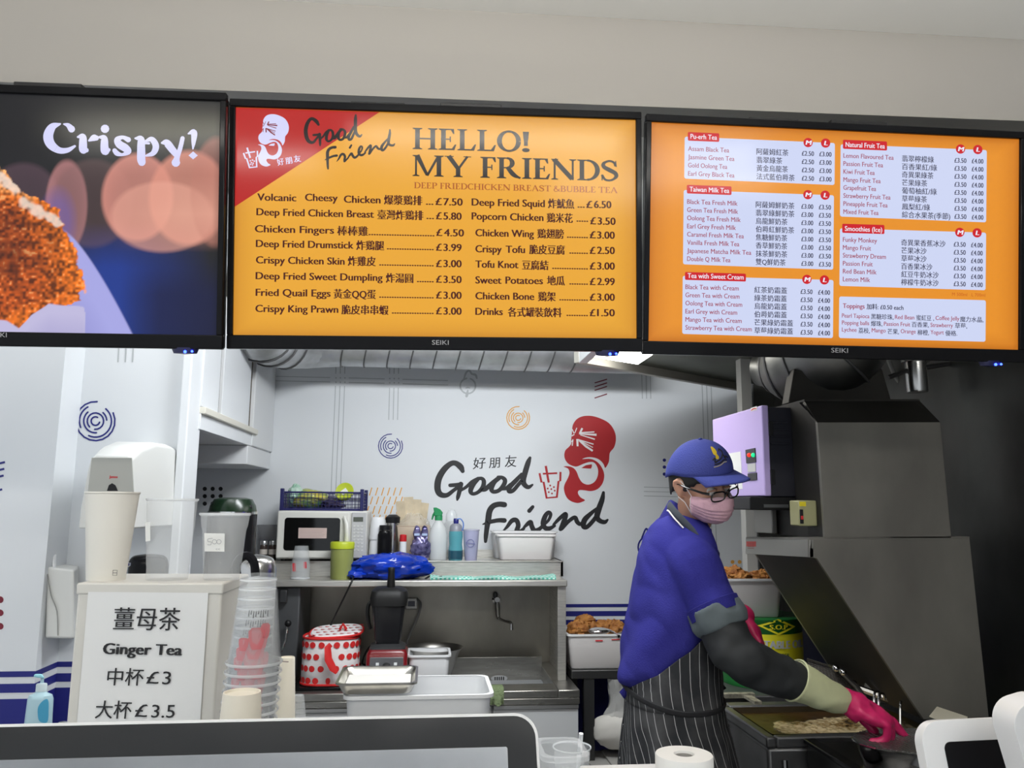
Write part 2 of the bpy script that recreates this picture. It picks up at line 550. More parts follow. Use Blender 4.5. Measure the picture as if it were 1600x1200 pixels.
HEADPOLY = [(597, 580), (640, 562), (700, 557), (770, 572), (820, 605), (850, 645), (866, 684), (895, 645), (912, 600), (917, 525), (930, 492), (972, 440), (992, 360), (985, 280), (950, 205), (900, 150), (830, 112), (740, 80), (660, 72), (590, 82), (530, 115), (492, 170), (480, 220), (475, 290), (468, 350), (468, 400), (440, 438), (402, 475), (387, 530), (400, 590), (440, 638), (500, 664), (545, 664), (620, 632), (700, 612), (750, 632), (782, 700), (778, 780), (740, 848), (670, 880), (602, 858), (560, 800), (535, 735), (500, 688), (440, 664), (378, 668), (430, 690), (448, 740), (430, 800), (390, 880), (384, 940), (410, 1020), (460, 1070), (540, 1095), (600, 1080), (630, 1060), (580, 1030), (548, 982), (560, 946), (620, 945), (700, 955), (780, 930), (838, 860), (856, 770), (834, 692), (790, 628), (730, 588), (670, 576)]


def emblem(P, Pw, cup=True):
    P.poly(smoothpts(HEADPOLY, 3, closed=True))
    P.poly([(585, 685), (640, 652), (710, 640), (712, 665), (700, 692)])
    if cup:
        for st in ([(97, 745, 24), (120, 850, 24), (145, 850, 24), (180, 1035, 26), (300, 1025, 26), (320, 840, 24), (340, 835, 24), (343, 730, 24)], [(170, 660, 27), (205, 855, 25)], [(135, 752, 20), (305, 745, 20)]):
            P.stroke(st, smooth=False, cap=False)
        for q in ((222, 890), (265, 908), (193, 925), (235, 932), (275, 950), (205, 967), (243, 983)): P.poly(disc(q[0], q[1], 11, 8))
    for st in ([(598, 218, 22), (568, 280, 22)], [(580, 272, 16), (740, 262, 14)], [(560, 284, 10), (765, 296, 26)], [(575, 296, 10), (745, 348, 16)], [(540, 345, 26), (543, 430, 22)], [(550, 352, 14), (730, 406, 14)], [(570, 364, 12), (722, 444, 10)], [(560, 362, 16), (640, 430, 26), (720, 484, 22)],
               [(478, 228, 10), (502, 280, 12)], [(534, 214, 10), (510, 275, 10)], [(474, 310, 12), (506, 290, 12)], [(490, 350, 10), (480, 424, 12)], [(472, 380, 10), (490, 348, 10)]):
        Pw.stroke(st, smooth=False, cap=False)


def swirl(P, cx, cy, r, wd):
    """broken concentric rings"""
    for rr, a0, a1 in ((1.0, 85, 385), (.82, 118, 203), (.82, 245, 410), (.6, 130, 275), (.58, 5, 48), (.42, -95, 225), (.22, 60, 345)):
        P.stroke(arcpts(cx, cy, r * rr, a0, a1, wd), smooth=False)
# ================================================================ THE ROOM
YB = 3.9           # kitchen back wall
YR = 2.585         # recess wall at the left
YP = 2.45          # panel wall at the far left
XW = 1.75          # steel clad wall on the right
navy = mat('navy_paint', srgb(34, 38, 120), rough=0.45)
wallm = mat('wall_white', (0.74, 0.76, 0.78), rough=0.5, nscale=1.3, namt=0.04, bump=0.02, bscale=30)
greyl = mat('grey_print', srgb(178, 182, 184), rough=0.5)
orangem = mat('orange_print', srgb(226, 165, 75), rough=0.5)
redm = mat('red_print', srgb(172, 28, 34), rough=0.45)
dredm = mat('dark_red_print', srgb(120, 30, 48), rough=0.45)
blackm = mat('black_print', srgb(32, 32, 34), rough=0.45)
whitem = mat('white_print', srgb(232, 228, 228), rough=0.45)
ceilm = mat('ceiling_paint', (0.70, 0.69, 0.66), rough=0.6)

mb = MB().box(-3.2, XW + .1, -2.2, YB + .1, -0.05, 0)
struct('floor', mb, mat('floor_tile', (0.5, 0.49, 0.46), rough=0.35, nscale=3, namt=0.3))
mb = MB().box(-3.2, XW + .1, 2.02, YB + .1, 2.72, 2.78)
struct('ceiling', mb, ceilm)

XCUP = at(425, 640, YB).x
wb = struct('wall_back', MB().box(-1.5, XW + .1, YB, YB + .08, 0, 2.75), wallm)
struct('wall_left', MB().box(-1.5, -1.42, YR + .1, YB, 0, 2.75), wallm)
struct('wall_right', MB().box(XW, XW + .08, -2.2, YB, 0, 2.75), mat('dark_steel_cladding', (0.15, 0.15, 0.14), rough=0.38, metal=0.9, nscale=1.6, namt=0.6, nstretch=(1, 1, .6), rvar=0.1))
xr0 = at(110, 700, YR).x; xr1 = at(280, 700, YR).x
xpe = at(88, 700, YP).x
struct('wall_recess', MB().box(xr0 - .2, xr1, YR, YR + .08, 0, 2.75), wallm)
struct('wall_panel', MB().box(-3.2, xpe, YP, YR + .1, 0, 2.75), wallm)
xt1 = at(291, 700, YR).x
struct('trim_1', MB().box(xr1 - .002, xt1 + .005, YR - .02, YR + .12, 0, 2.75), mat('white_gloss', (0.82, 0.84, 0.86), rough=0.3), bevel=0.004)
struct('trim_2', MB().box(xr0 - .012, xr0 + .008, YR - .012, YR + .01, 0, 2.75), mat('white_gloss', (0.8, 0.82, 0.84), rough=0.3), bevel=0.003)
# steel cladding on the back wall at the far right
xs = at(1178, 640, YB - .02).x
wcl = struct('wall_cladding', MB().box(xs, XW, YB - .02, YB - .001, 0, 2.7), mat('dark_steel_cladding', (.1, .1, .1)))

# bulkhead that carries the screens, and the shop ceiling in front of it
zb0 = at(0, 128, 1.86).z; zb1 = at(1600, 189, 1.86).z
zt0 = at(0, -22, 1.86).z; zt1 = at(1600, 62, 1.86).z
def lin(z0, z1, x, xa, xb): return z0 + (z1 - z0) * (x - xa) / (xb - xa)
xa, xb = at(0, 128, 1.86).x, at(1600, 189, 1.86).x
X0, X1 = -3.2, XW + .1
bl, br = lin(zb0, zb1, X0, xa, xb), lin(zb0, zb1, X1, xa, xb)
tl, tr = lin(zt0, zt1, X0, xa, xb), lin(zt0, zt1, X1, xa, xb)
bulk = MB().hexa([(X0, 1.86, bl), (X1, 1.86, br), (X1, 2.03, br), (X0, 2.03, bl), (X0, 1.86, tl + .3), (X1, 1.86, tr + .3), (X1, 2.03, tr + .3), (X0, 2.03, tl + .3)])
bulko = struct('wall_bulkhead', bulk, mat('bulkhead_paint', (0.37, 0.35, 0.32), rough=0.6, nscale=0.8, namt=0.05))
struct('ceiling_front', MB().hexa([(X0, -2.2, tl), (X1, -2.2, tr), (X1, 1.86, tr), (X0, 1.86, tl), (X0, -2.2, tl + .05), (X1, -2.2, tr + .05), (X1, 1.86, tr + .05), (X0, 1.86, tl + .05)]), mat('ceiling_front_paint', (0.88, 0.87, 0.83), rough=0.5))
struct('trim_3', MB().hexa([(0.3, 1.70, lin(tl, tr, .3, X0, X1) - .006), (X1, 1.62, tr - .006), (X1, 1.64, tr - .006), (0.3, 1.72, lin(tl, tr, .3, X0, X1) - .006), (0.3, 1.70, lin(tl, tr, .3, X0, X1)), (X1, 1.62, tr), (X1, 1.64, tr), (0.3, 1.72, lin(tl, tr, .3, X0, X1))]), ceilm)
# ceiling light tubes of the shop (they show as streaks on the glossy screens)
tubem = mat('tube_light', (0.9, 0.9, 0.9), emit=(1, .97, .9), estr=45)
for i, (x, y, l) in enumerate(((0.15, 0.35, 1.1), (-1.15, -.25, 1.2), (1.1, -0.7, 1.2))):
    t = thing('ceiling_light', ['white tube light on the shop ceiling above the till', 'white tube light on the shop ceiling towards the left wall', 'white tube light on the shop ceiling towards the steel wall'][i], 'ceiling light', (x, y, 2.72), rz=.06)
    MB().box(-l / 2, l / 2, -.05, .05, 0.0, .05).build('housing', WHITE, t, bevel=.004)
    MB().tube([(-l / 2 + .03, 0, -.02), (l / 2 - .03, 0, -.02)], .018, 12).build('light_tube', tubem, t)

# ---------------------------------------------------------------- print on the kitchen back wall
def wprint(): return Print((0, YB, 1), (0, -1, 0))
P = wprint()
for xa_, xb_ in ((524.2, 516.0), (531.3, 523.4), (538.4, 530.6)): P.stroke([(xa_, 603, 1.3), (xb_, 800, 1.3)], smooth=False, cap=False)
for xa_, xb_ in ((608.7, 607.3), (615.5, 614.3), (622.3, 621.2)): P.stroke([(xa_, 606, 1.3), (xb_, 656, 1.3)], smooth=False, cap=False)
for x in (525, 532, 539, 609, 616, 623):
    P.stroke([(x, 560, 1.5), (x - .3, 584, 1.5)], smooth=False, cap=False)
    for y in (590.5, 597.3): P.poly(disc(x, y + (x > 600), 1.2, 8))
for dy in (0, 6.9):
    for q in ((429.4, 588, 516, 590), (545, 590.6, 601, 592), (629, 592.8, 700, 594.6)): P.stroke([(q[0], q[1] + dy, 1.2), (q[2], q[3] + dy, 1.2)], smooth=False, cap=False)
for x in (1003, 1009.6, 1016.2): P.stroke([(x - .7, 570, 1.4), (x + .6, 623, 1.4)], smooth=False, cap=False)
for x in (1096.5, 1103.5, 1110.5): P.stroke([(x, 590, 1.5), (x + 10, 885, 1.5)], smooth=False, cap=False)
for y in (761, 767.8, 774.8): P.stroke([(1006, y, 1.2), (1060, y + 1.4, 1.2)], smooth=False, cap=False)
P.build('painted_grid_lines', greyl, wb)
P = wprint()
P.stroke(arcpts(731, 603, 12, 100, 430, 2.6), smooth=False); P.stroke([(725, 592, 2.4), (728, 583, 3), (733, 579, 3), (737, 584, 3), (743, 586, 3.5), (745, 591, 2.5)])
P.stroke([(728, 606.5, 1.5), (731, 605.6, 2.2), (734, 606.5, 1.5)]); P.stroke([(731, 610, 2), (730, 615, 4.5), (729, 619, 4)])
P.build('painted_chick_outline', greyl, wb, label='pale grey outlined chick')
P = wprint(); swirl(P, 809.6, 653, 17.8, 1.6); P.build('painted_swirl', orangem, wb, label='orange swirl of broken rings')
P = wprint(); swirl(P, 610.2, 697, 18.8, 1.5); P.build('painted_swirl', mat('blue_print', srgb(52, 54, 130), rough=.5), wb, label='small blue swirl of broken rings')
P = wprint()
for ya, yb_ in ((598.4, 592.6), (604.5, 598.2), (610, 603.8), (622, 615.6)): P.stroke([(929, ya, 1.7), (948.5, yb_, 1.7)], smooth=False, cap=False)
P.build('painted_dashes', dredm, wb)
P = wprint().frame(400, 540, 3.75)
for y0, y1, x0, n in ((878, 832, 665, 6), (930, 885, 670, 6), (985, 940, 648, 6), (1028, 992, 645, 5), (1080, 1040, 655, 5)):
    for i in range(n): P.stroke([(x0 + i * 35, y0, 6), (x0 + i * 35 + 14, y1, 6)], smooth=False, cap=False)
P.build('painted_ticks', orangem, wb)
P = wprint()
for x in (320, 332.4, 344.8):
    for y in (763.8, 775.3, 787): P.poly(disc(x, y, 3.3, 14))
P.build('painted_dots', blackm, wb)
P = wprint()
for x in (1144.5, 1155.5, 1166.7):
    for y in (878, 889, 900): P.poly(disc(x, y, 3, 12))
P.build('painted_dots', orangem, wb)
P = wprint()
for x in (1038, 1048.6):
    for y in (719, 729.8, 740.8): P.poly(disc(x, y, 2.7, 12))
P.stroke(arcpts(1015, 855, 18, 60, 300, 2.6), smooth=False); P.stroke([(1003, 840, 2.6), (1008, 828, 2.6), (1011, 827, 2.6), (1015, 838, 2.6)])
P.build('painted_chick_outline', navy, wb, label='navy outlined chick and dots')
# stripes
zs = [at(250, y, YR).z for y in (1032, 1040.3, 1050, 1063, 1072)]
def stripes(name, parent, pts):
    for za, zb_ in ((zs[1], zs[0]), (zs[3], zs[2]), (0.0, zs[4])):
        m_ = MB()
        for (xa_, ya_), (xb__, yb__) in zip(pts[:-1], pts[1:]):
            m_.add([(xa_, ya_, za), (xb__, yb__, za), (xb__, yb__, zb_), (xa_, ya_, zb_)], [(0, 1, 2, 3)])
        m_.build('painted_stripe', navy, parent, smooth=False, fixn=False)
stripes('s', wb, [(-1.4, YB - .001), (xs - .001, YB - .001)])
stripes('s', bpy.data.objects['wall_recess'], [(xr0 - .1, YR - .001), (xr1 - .003, YR - .001)])
stripes('s', bpy.data.objects['wall_panel'], [(-3.1, YP - .001), (xpe + .001, YP - .001), (xpe + .001, YR - .002)])
# swirl, lines and dots of the two left walls
wr = bpy.data.objects['wall_recess']; wp = bpy.data.objects['wall_panel']
P = Print((0, YR, 1), (0, -1, 0)); swirl(P, 149.3, 658, 30.5, 2.5); P.build('painted_swirl', navy, wr)
P = Print((0, YR, 1), (0, -1, 0))
for x in (187, 198.3, 209.5): P.stroke([(x, 520, 2.2), (x - 2.6, 566, 2.2)], smooth=False, cap=False)
P.build('painted_lines', greyl, wr)
P = Print((0, YP, 1), (0, -1, 0))
for y in (722, 732.5, 743, 764.5): P.stroke([(-30, y + 9, 3.2), (8 - (y - 722) * .1, y, 3.2)], smooth=False, cap=False)
P.build('painted_dashes', navy, wp)
P = Print((0, YP, 1), (0, -1, 0))
for y in (937, 957.5, 978.5):
    for x in (-18, 0.5): P.poly(disc(x, y, 5.3, 16))
P.build('painted_dots', dredm, wp)
# the wall logo
P = wprint().frame(670, 690, 8.889); P.wk = 1.14; brush_good(P); P.frame(740, 760, 7.2727); brush_friend(P)
P.build('painted_lettering', blackm, wb, label='black brush lettering reading Good Friend')
P = wprint().frame(670, 690, 8.889)
P.text('好', 612, 372, 785, 118, bold=.012, slope=-.08, sh=.15); P.text('朋', 835, 358, 985, 112, bold=.012, slope=-.06, sh=.1); P.text('友', 1055, 345, 1215, 122, bold=.012, slope=-.06, sh=.12)
P.build('painted_characters', blackm, wb)
P = wprint().frame(830, 640, 7.5); Pw = Print((0, YB, 1), (0, -1, 0), lift=.0013).frame(830, 640, 7.5)
emblem(P, Pw)
P.build('painted_emblem', redm, wb, label='red emblem of a bearded head and a cup'); Pw.build('painted_flag_lines', whitem, wb)

# ================================================================ SCREENS
TW = 0.885; TH = TW * 9 / 16
def tvmat(c, rx, rz, ry):
    return Matrix.Translation(Vector(c)) @ Matrix.Rotation(math.radians(rz), 4, 'Z') @ Matrix.Rotation(math.radians(rx), 4, 'X') @ Matrix.Rotation(math.radians(ry), 4, 'Y')


def vgrid(nx, ny, fn, M, name, parent, k=1.0):
    """display panel: a grid whose vertices carry the picture's colours"""
    u = np.linspace(0, 1, nx); v = np.linspace(0, 1, ny)
    U, V_ = np.meshgrid(u, v)
    C = fn(U, V_)  # (ny,nx,3) linear
    me = bpy.data.meshes.new(name)
    X = (U - .5) * TW; Z = (V_ - .5) * TH
    co = np.stack([X, np.zeros_like(X), Z], -1).reshape(-1, 3)
    idx = np.arange(nx * ny).reshape(ny, nx)
    f = np.stack([idx[:-1, :-1], idx[:-1, 1:], idx[1:, 1:], idx[1:, :-1]], -1).reshape(-1, 4)
    me.from_pydata(co.tolist(), [], f.tolist())
    ca = me.color_attributes.new('picture', 'FLOAT_COLOR', 'POINT')
    ca.data.foreach_set('color', np.concatenate([C.reshape(-1, 3), np.ones((nx * ny, 1))], 1).astype(np.float32).ravel())
    m = bpy.data.materials.new(name + '_panel'); m.use_nodes = True; nt = m.node_tree; b = nt.nodes['Principled BSDF']
    at_ = nt.nodes.new('ShaderNodeAttribute'); at_.attribute_name = 'picture'
    nt.links.new(at_.outputs['Color'], b.inputs['Emission Color']); b.inputs['Emission Strength'].default_value = k
    b.inputs['Base Color'].default_value = (.01, .01, .01, 1); b.inputs['Roughness'].default_value = .16; sock(b, 'Specular IOR Level', .16)
    me.materials.append(m); me.update()
    o = bpy.data.objects.new(name, me); COL.objects.link(o); o.parent = parent
    INV[o.name] = INV[parent.name]
    return o


def television(pose, label, fn, nx=64, ny=36, led=None):
    M = tvmat(*pose)
    t = thing('television', label, 'television', pose[0], rot=(M.to_3x3()).to_euler())
    bz = 0.0125; bt = 0.017; bb = 0.030
    x0, x1, z0, z1 = -TW / 2 - bz, TW / 2 + bz, -TH / 2 - bb, TH / 2 + bt
    b = MB()
    # frame as four bars standing 6 mm proud of the panel, and a deep back shell
    b.box(x0, x1, -.008, .01, TH / 2, z1); b.box(x0, x1, -.008, .01, z0, -TH / 2)
    b.box(x0, -TW / 2, -.008, .01, -TH / 2, TH / 2); b.box(TW / 2, x1, -.008, .01, -TH / 2, TH / 2)
    b.build('bezel', mat('gloss_black', (0.008, 0.008, 0.009), rough=0.12, spec=.1), t, bevel=.002)
    s_ = MB().box(x0 + .004, x1 - .004, .01, .035, z0 + .004, z1 - .004)
    s_.hexa([(x0 + .12, .07, z0 + .06), (x1 - .12, .07, z0 + .06), (x1 - .12, .07, z1 - .08), (x0 + .12, .07, z1 - .08), (x0 + .05, .035, z0 + .03), (x1 - .05, .035, z0 + .03), (x1 - .05, .035, z1 - .03), (x0 + .05, .035, z1 - .03)])
    s_.build('back_shell', BLACKP, t, bevel=.003)
    sc = vgrid(nx, ny, fn, M, 'screen', t)
    lx = TW / 2 - .066
    MB().lathe([(.001, -.014), (.020, -.012), (.023, -.004), (.023, .0)], (lx, .004, z0 + .003), 16, sx=1.2, sy=.6).build('sensor_pod', mat('dark_blue_plastic', (.01, .01, .05), rough=.3), t)
    MB().sphere((lx + .004, -.010, z0 - .006), .0032, 10, 6).sphere((lx + .018, -.009, z0 - .005), .0025, 8, 5).build('standby_light', mat('blue_led', (0, 0, .2), emit=(.02, .05, 1), estr=14), t)
    # ceiling bracket behind the set
    MB().box(-.20, -.08, .035, .145, TH / 2 + .012, TH / 2 + .036).box(.0, .14, .035, .145, TH / 2 + .012, TH / 2 + .040).box(-.2, .2, .05, .075, TH / 2 - .12, TH / 2 + .02).build('mount_bracket', BLACKP, t, bevel=.002)
    return t, sc, M


def scr_print(M, lift=.0006):
    n = M.to_3x3() @ Vector((0, -1, 0))
    p = Print(M.translation, n, lift)
    p.u = (M.to_3x3() @ Vector((1, 0, 0))).normalized(); p.vv = (M.to_3x3() @ Vector((0, 0, 1))).normalized()
    return p


def L3(r, g, b): return np.array(srgb(r, g, b))


def vnoise(U, V_, sc, seed):
    """smooth value noise"""
    rs = np.random.RandomState(seed); g = rs.rand(260, 260)
    x = U * sc * 16 / 9; y = V_ * sc
    xi = np.floor(x).astype(int); yi = np.floor(y).astype(int); fx = x - xi; fy = y - yi
    fx = fx * fx * (3 - 2 * fx); fy = fy * fy * (3 - 2 * fy)
    G = lambda a, b: g[b % 260, a % 260]
    return (G(xi, yi) * (1 - fx) + G(xi + 1, yi) * fx) * (1 - fy) + (G(xi, yi + 1) * (1 - fx) + G(xi + 1, yi + 1) * fx) * fy


def pic_crispy(U, V_):
    # picture coordinates in pixels of the photograph's crop: u from px at left
    X = 345 - (1 - U) * 632; Y = 518 - V_ * 366 + (X - 0) * 0.018   # approx photo px
    C = np.zeros(U.shape + (3,)) + L3(26, 26, 30)
    def mix(mask, col):
        nonlocal C
        mask = np.clip(mask, 0, 1)[..., None]; C = C * (1 - mask) + np.array(col) * mask
    # top band dark olive
    mix(np.exp(-((Y - 200) / 28) ** 2) * .55 * np.clip((X - 60) / 200, 0, 1), L3(98, 96, 78))
    # blue region low
    mix(np.clip((Y - 350) / 70, 0, 1) * np.clip(1.1 - np.abs(X - 190) / 130, 0, 1) * .9, L3(24, 58, 150))
    mix(np.clip((Y - 400) / 60, 0, 1) * np.clip((X - 200) / 60, 0, 1) * .8, L3(12, 20, 66))
    # bokeh ellipses
    def ell(cx, cy, rx, ry, col, a, soft=.12):
        d = np.sqrt(((X - cx) / rx) ** 2 + ((Y - cy) / ry) ** 2)
        mix(np.clip((1 - d) / soft, 0, 1) * a * (.75 + .35 * np.clip(d, 0, 1) ** 3), col)
    ell(60, 330, 60, 75, L3(120, 90, 105), .35)
    ell(122, 325, 32, 75, L3(205, 140, 140), .6); ell(160, 320, 62, 72, L3(120, 90, 90), .35)
    ell(110, 350, 30, 60, L3(90, 90, 190), .5, .5)
    ell(225, 310, 55, 72, L3(228, 150, 135), .75); ell(300, 310, 62, 78, L3(226, 148, 128), .8)
    ell(262, 340, 80, 58, L3(238, 170, 150), .5); ell(340, 300, 40, 90, L3(190, 120, 105), .5)
    mix(np.clip(1 - np.abs(Y - 335) / 60, 0, 1) * np.clip((X - 190) / 100, 0, 1) * .35, L3(255, 190, 165))
    # paper wrapper: bright curve from (130,365) to (222,525)
    xr = 118 + np.clip((Y - 360) / 165, 0, 1) ** .75 * 106
    mix(np.clip((xr - X) / 3, 0, 1) * np.clip((Y - 356) / 20, 0, 1), L3(170, 170, 232))
    mix(np.clip((xr - X - 30) / 60, 0, 1) * np.clip((Y - 430) / 60, 0, 1) * .5, L3(120, 120, 190))
    # crumbed chicken: right edge as a function of height
    ys = np.array([240, 262, 282, 305, 330, 350, 368, 400, 450, 470, 490, 515, 540])
    xe = np.array([-30, 20, 45, 62, 112, 118, 128, 142, 150, 148, 90, 58, -60])
    n1 = vnoise(U, V_, 46, 3); n2 = vnoise(U, V_, 20, 5); n3 = vnoise(U, V_, 90, 9)
    edge = np.interp(Y, ys, xe) + (n1 - .5) * 14 + (n3 - .5) * 6
    inside = np.clip((edge - X) / 2.5, 0, 1)
    t = np.clip((edge - X) / 70, 0, 1)
    base = L3(236, 120, 24) * (1 - t)[..., None] + L3(188, 82, 20) * t[..., None]
    hl = np.clip((300 - Y + n2 * 40) / 40, 0, 1)[..., None]
    base = base * (1 - hl * .6) + L3(250, 200, 130) * hl * .6
    crumb = np.clip((n1 * .35 + n3 * .65 - .5) * 1.9 + .5, 0, 1)
    base = base * (0.22 + 1.35 * crumb[..., None]); sp_ = (np.clip((n3 - .78) * 8, 0, 1) * (n1 > .4))[..., None]; base = base * (1 - sp_ * .6) + L3(250, 190, 120) * sp_ * .6
    dark = np.clip((np.exp(-(((X - 40) / 60) ** 2 + ((Y - 390) / 50) ** 2)) + (n2 - .5)) * 1.2 - .25, 0, 1)[..., None]
    base = base * (1 - dark * .65) + L3(90, 34, 16) * dark * .35
    m = inside[..., None]; C = C * (1 - m) + base * m
    # white cheese streak on top
    for (xa_, ya_, xb_, yb_, wd) in ((5, 268, 52, 300, 9), (60, 318, 112, 350, 9)):
        tt = np.clip(((X - xa_) * (xb_ - xa_) + (Y - ya_) * (yb_ - ya_)) / ((xb_ - xa_) ** 2 + (yb_ - ya_) ** 2), 0, 1)
        d = np.hypot(X - xa_ - tt * (xb_ - xa_), Y - ya_ - tt * (yb_ - ya_))
        mix(np.clip((wd - d + (n1 - .5) * 8) / 4, 0, 1) * inside * .8, L3(244, 222, 205))
    # paper in front at the bottom left
    yp = np.interp(X, [-300, 0, 20, 40, 58, 75, 100, 150, 170], [470, 482, 500, 502, 512, 492, 474, 480, 560]) + (n2 - .5) * 5
    mix(np.clip((Y - yp) / 2, 0, 1) * (X < 152), L3(196, 190, 226))
    mix(np.clip((Y - yp - 14) / 30, 0, 1) * (X < 152) * .35, L3(150, 145, 200))
    # right edge falls off
    mix(np.clip((X - 335) / 10, 0, 1) * .4, (0, 0, 0))
    return C * .95


def pic_menu(c1, c2):
    def f(U, V_):
        e = np.minimum(np.minimum(U, 1 - U) * 16, np.minimum(V_, 1 - V_) * 12)
        k = np.clip(e, 0, 1)[..., None] ** .5
        return np.array(c2) * (1 - k) + np.array(c1) * k + 0 * U[..., None]
    return f


tv1, sc1, M1 = television(((-0.893, 1.696, 2.191), 7.49, -1.75, -0.46), 'leftmost television, showing crispy fried chicken against soft round lights', pic_crispy, 420, 240)
tv2, sc2, M2 = television(((0.015, 1.709, 2.211), 6.59, -1.13, -1.01), 'middle television with yellow fried chicken menu and a red corner', pic_menu(L3(233, 166, 48), L3(205, 138, 36)))
tv3, sc3, M3 = television(((0.931, 1.689, 2.215), 7.44, -1.27, -0.10), 'rightmost television with orange tea menu and white price panels', pic_menu(L3(232, 146, 42), L3(196, 112, 24)))

for t, sc, x0, y0 in ((tv2, M2, 675, 539), (tv3, M3, 1296, 551), (tv1, M1, -12, 527)):
    P = scr_print(sc, lift=.0086); P.text('SEIKI', x0, y0, x0 + 26, 7)
    P.build('maker_lettering', mat('silver_print', (.35, .35, .36), rough=.4), t)

# --- television 1 lettering
P = scr_print(M1).frame(50, 180, 5.926)
for st in ([(262, 82, 18), (190, 110, 70), (152, 190, 92), (175, 270, 85), (250, 325, 60), (330, 325, 46), (398, 288, 22)],
           [(296, 83, 14), (335, 95, 42), (368, 130, 64)], [(425, 203, 18), (470, 200, 60), (474, 260, 74), (476, 320, 74), (505, 325, 44)],
           [(530, 236, 20), (572, 212, 60), (596, 212, 50)], [(676, 127, 78), (678, 127, 78)], [(622, 203, 18), (668, 215, 60), (672, 290, 74), (680, 335, 74), (712, 322, 34)],
           [(893, 228, 50), (840, 206, 34), (792, 228, 56), (810, 270, 70), (865, 305, 72), (893, 338, 56), (840, 366, 28), (790, 355, 46), (766, 328, 42)],
           [(958, 215, 18), (1008, 222, 62), (1012, 300, 74), (1012, 400, 78), (1018, 436, 72)], [(1056, 240, 22), (1110, 225, 50), (1148, 285, 60), (1125, 350, 50), (1060, 376, 20)], [(1040, 260, 18), (1085, 262, 20)],
           [(1205, 257, 22), (1248, 258, 66), (1300, 320, 66), (1345, 375, 54)], [(1395, 215, 40), (1375, 300, 42), (1345, 390, 50), (1333, 440, 80)],
           [(1448, 172, 14), (1500, 160, 58), (1497, 250, 40), (1491, 312, 14)]):
    P.stroke(st)
P.poly([(1450, 374), (1493, 336), (1536, 374), (1493, 410)])
P.build('screen_lettering', emat('text_lilac', L3(214, 214, 250)), sc1)

# --- television 2 content
P = scr_print(M2, .0003); P.poly([(368.6, 168), (593, 175.3), (367, 323)]); P.build('red_corner', emat('screen_red', L3(184, 34, 32)), sc2)
P = scr_print(M2); Pw = scr_print(M2, .001)
# emblem frame: the wall emblem scaled to the screen (zoom frame 5.926 at 360,165)
k = 5.926 * (1010 / 420.) / 1.0
P.fr = (360 + 265 / 5.926 - 387 / (7.5 * 1.62), 165 + 78 / 5.926 - 72 / (7.5 * 1.62 * 1.03), 7.5 * 1.62 * 1.16, 7.5 * 1.62 * 1.03)
P.fr = (403.5 - 384 / 12.7, 178.5 - 72 / 12.5, 12.7, 12.5); Pw.fr = P.fr
emblem(P, Pw, cup=False)
P.frame(360, 165, 5.926)
for st in ([(122, 440, 14), (140, 490, 14), (152, 492, 14), (178, 575, 16), (245, 568, 16), (240, 480, 14), (252, 470, 14), (250, 420, 14)], [(155, 390, 16), (185, 485, 15)], [(140, 440, 12), (230, 428, 12)]): P.stroke(st, smooth=False, cap=False)
for q in ((185, 512), (205, 505), (222, 515), (195, 530), (212, 535), (188, 545), (206, 550)): P.poly(disc(q[0], q[1], 7, 8))
P.text('好', 440, 553, 500, 48, bold=.03, slope=-.2); P.text('朋', 515, 540, 575, 48, bold=.03, slope=-.15); P.text('友', 592, 522, 655, 48, bold=.03, slope=-.12)
P.build('screen_emblem', emat('text_lilac', (1, 1, 1)), sc2, label='pale emblem of a bearded head and a cup')
Pw.build('screen_flag_lines', emat('screen_dark_red', L3(130, 28, 40)), sc2)
P = scr_print(M2)
class _T:  # maps the wall frames onto the screen
    pass
def remap(P, src, dst):
    """affine from three source points to three destination pixels"""
    A = np.array([[s[0], s[1], 1] for s in src]); B = np.array(dst); Xm = np.linalg.solve(A, B)
    class R:
        def stroke(s2, pts, smooth=True, cap=True, n=6):
            sc_ = math.sqrt(abs(Xm[0, 0] * Xm[1, 1] - Xm[0, 1] * Xm[1, 0]))
            q = []
            for x, y, w_ in pts:
                d = np.array([x, y, 1]) @ Xm; q.append((d[0], d[1], w_ * sc_ * 1.05))
            P.stroke(q, smooth, cap, n)
    return R()
P.frame(360, 165, 5.926)
brush_good(remap(P, [(82, 640), (395, 825), (1420, 205)], [(690, 290), (833, 380), (1165, 78)]))
brush_friend(remap(P, [(340, 180), (135, 635), (1480, 55)], [(965, 375), (905, 590), (1478, 218)]))
P.build('screen_brush_lettering', emat('screen_black', L3(30, 24, 24)), sc2)
P = scr_print(M2).frame(630, 190, 4.444)
serif(P, 'HELLO!', 65, 191, 885, 148)
serif(P, 'MY FRIENDS', 65, 378, 1500, 146)
P.build('screen_title', emat('screen_black', L3(30, 24, 24)), sc2, label='black serif title lettering')
P = scr_print(M2).frame(630, 190, 4.444)
serif(P, 'DEEP FRIEDCHICKEN BREAST &BUBBLE TEA', 75, 463, 1490, 42)
P.build('screen_subtitle', emat('screen_brown', L3(176, 92, 40)), sc2)
P = scr_print(M2).frame(350, 150, 2.424)
def row(segs, h=27):
    for t, x0, y, x1 in segs: P.text(t, x0, y, x1, h, bold=.05)
row([('Volcanic', 127, 396, 273), ('Cheesy', 308, 397, 430), ('Chicken', 455, 404, 592), ('爆漿鷄排', 607, 408, 750), ('...', 766, 412, 792), ('£', 802, 413, 824), ('7.50', 832, 414, 903)])
row([('Deep Fried Chicken Breast', 124, 452, 567), ('臺灣炸鷄排', 582, 464, 754), ('...', 768, 466, 794), ('£', 804, 467, 824), ('5.80', 832, 468, 899)])
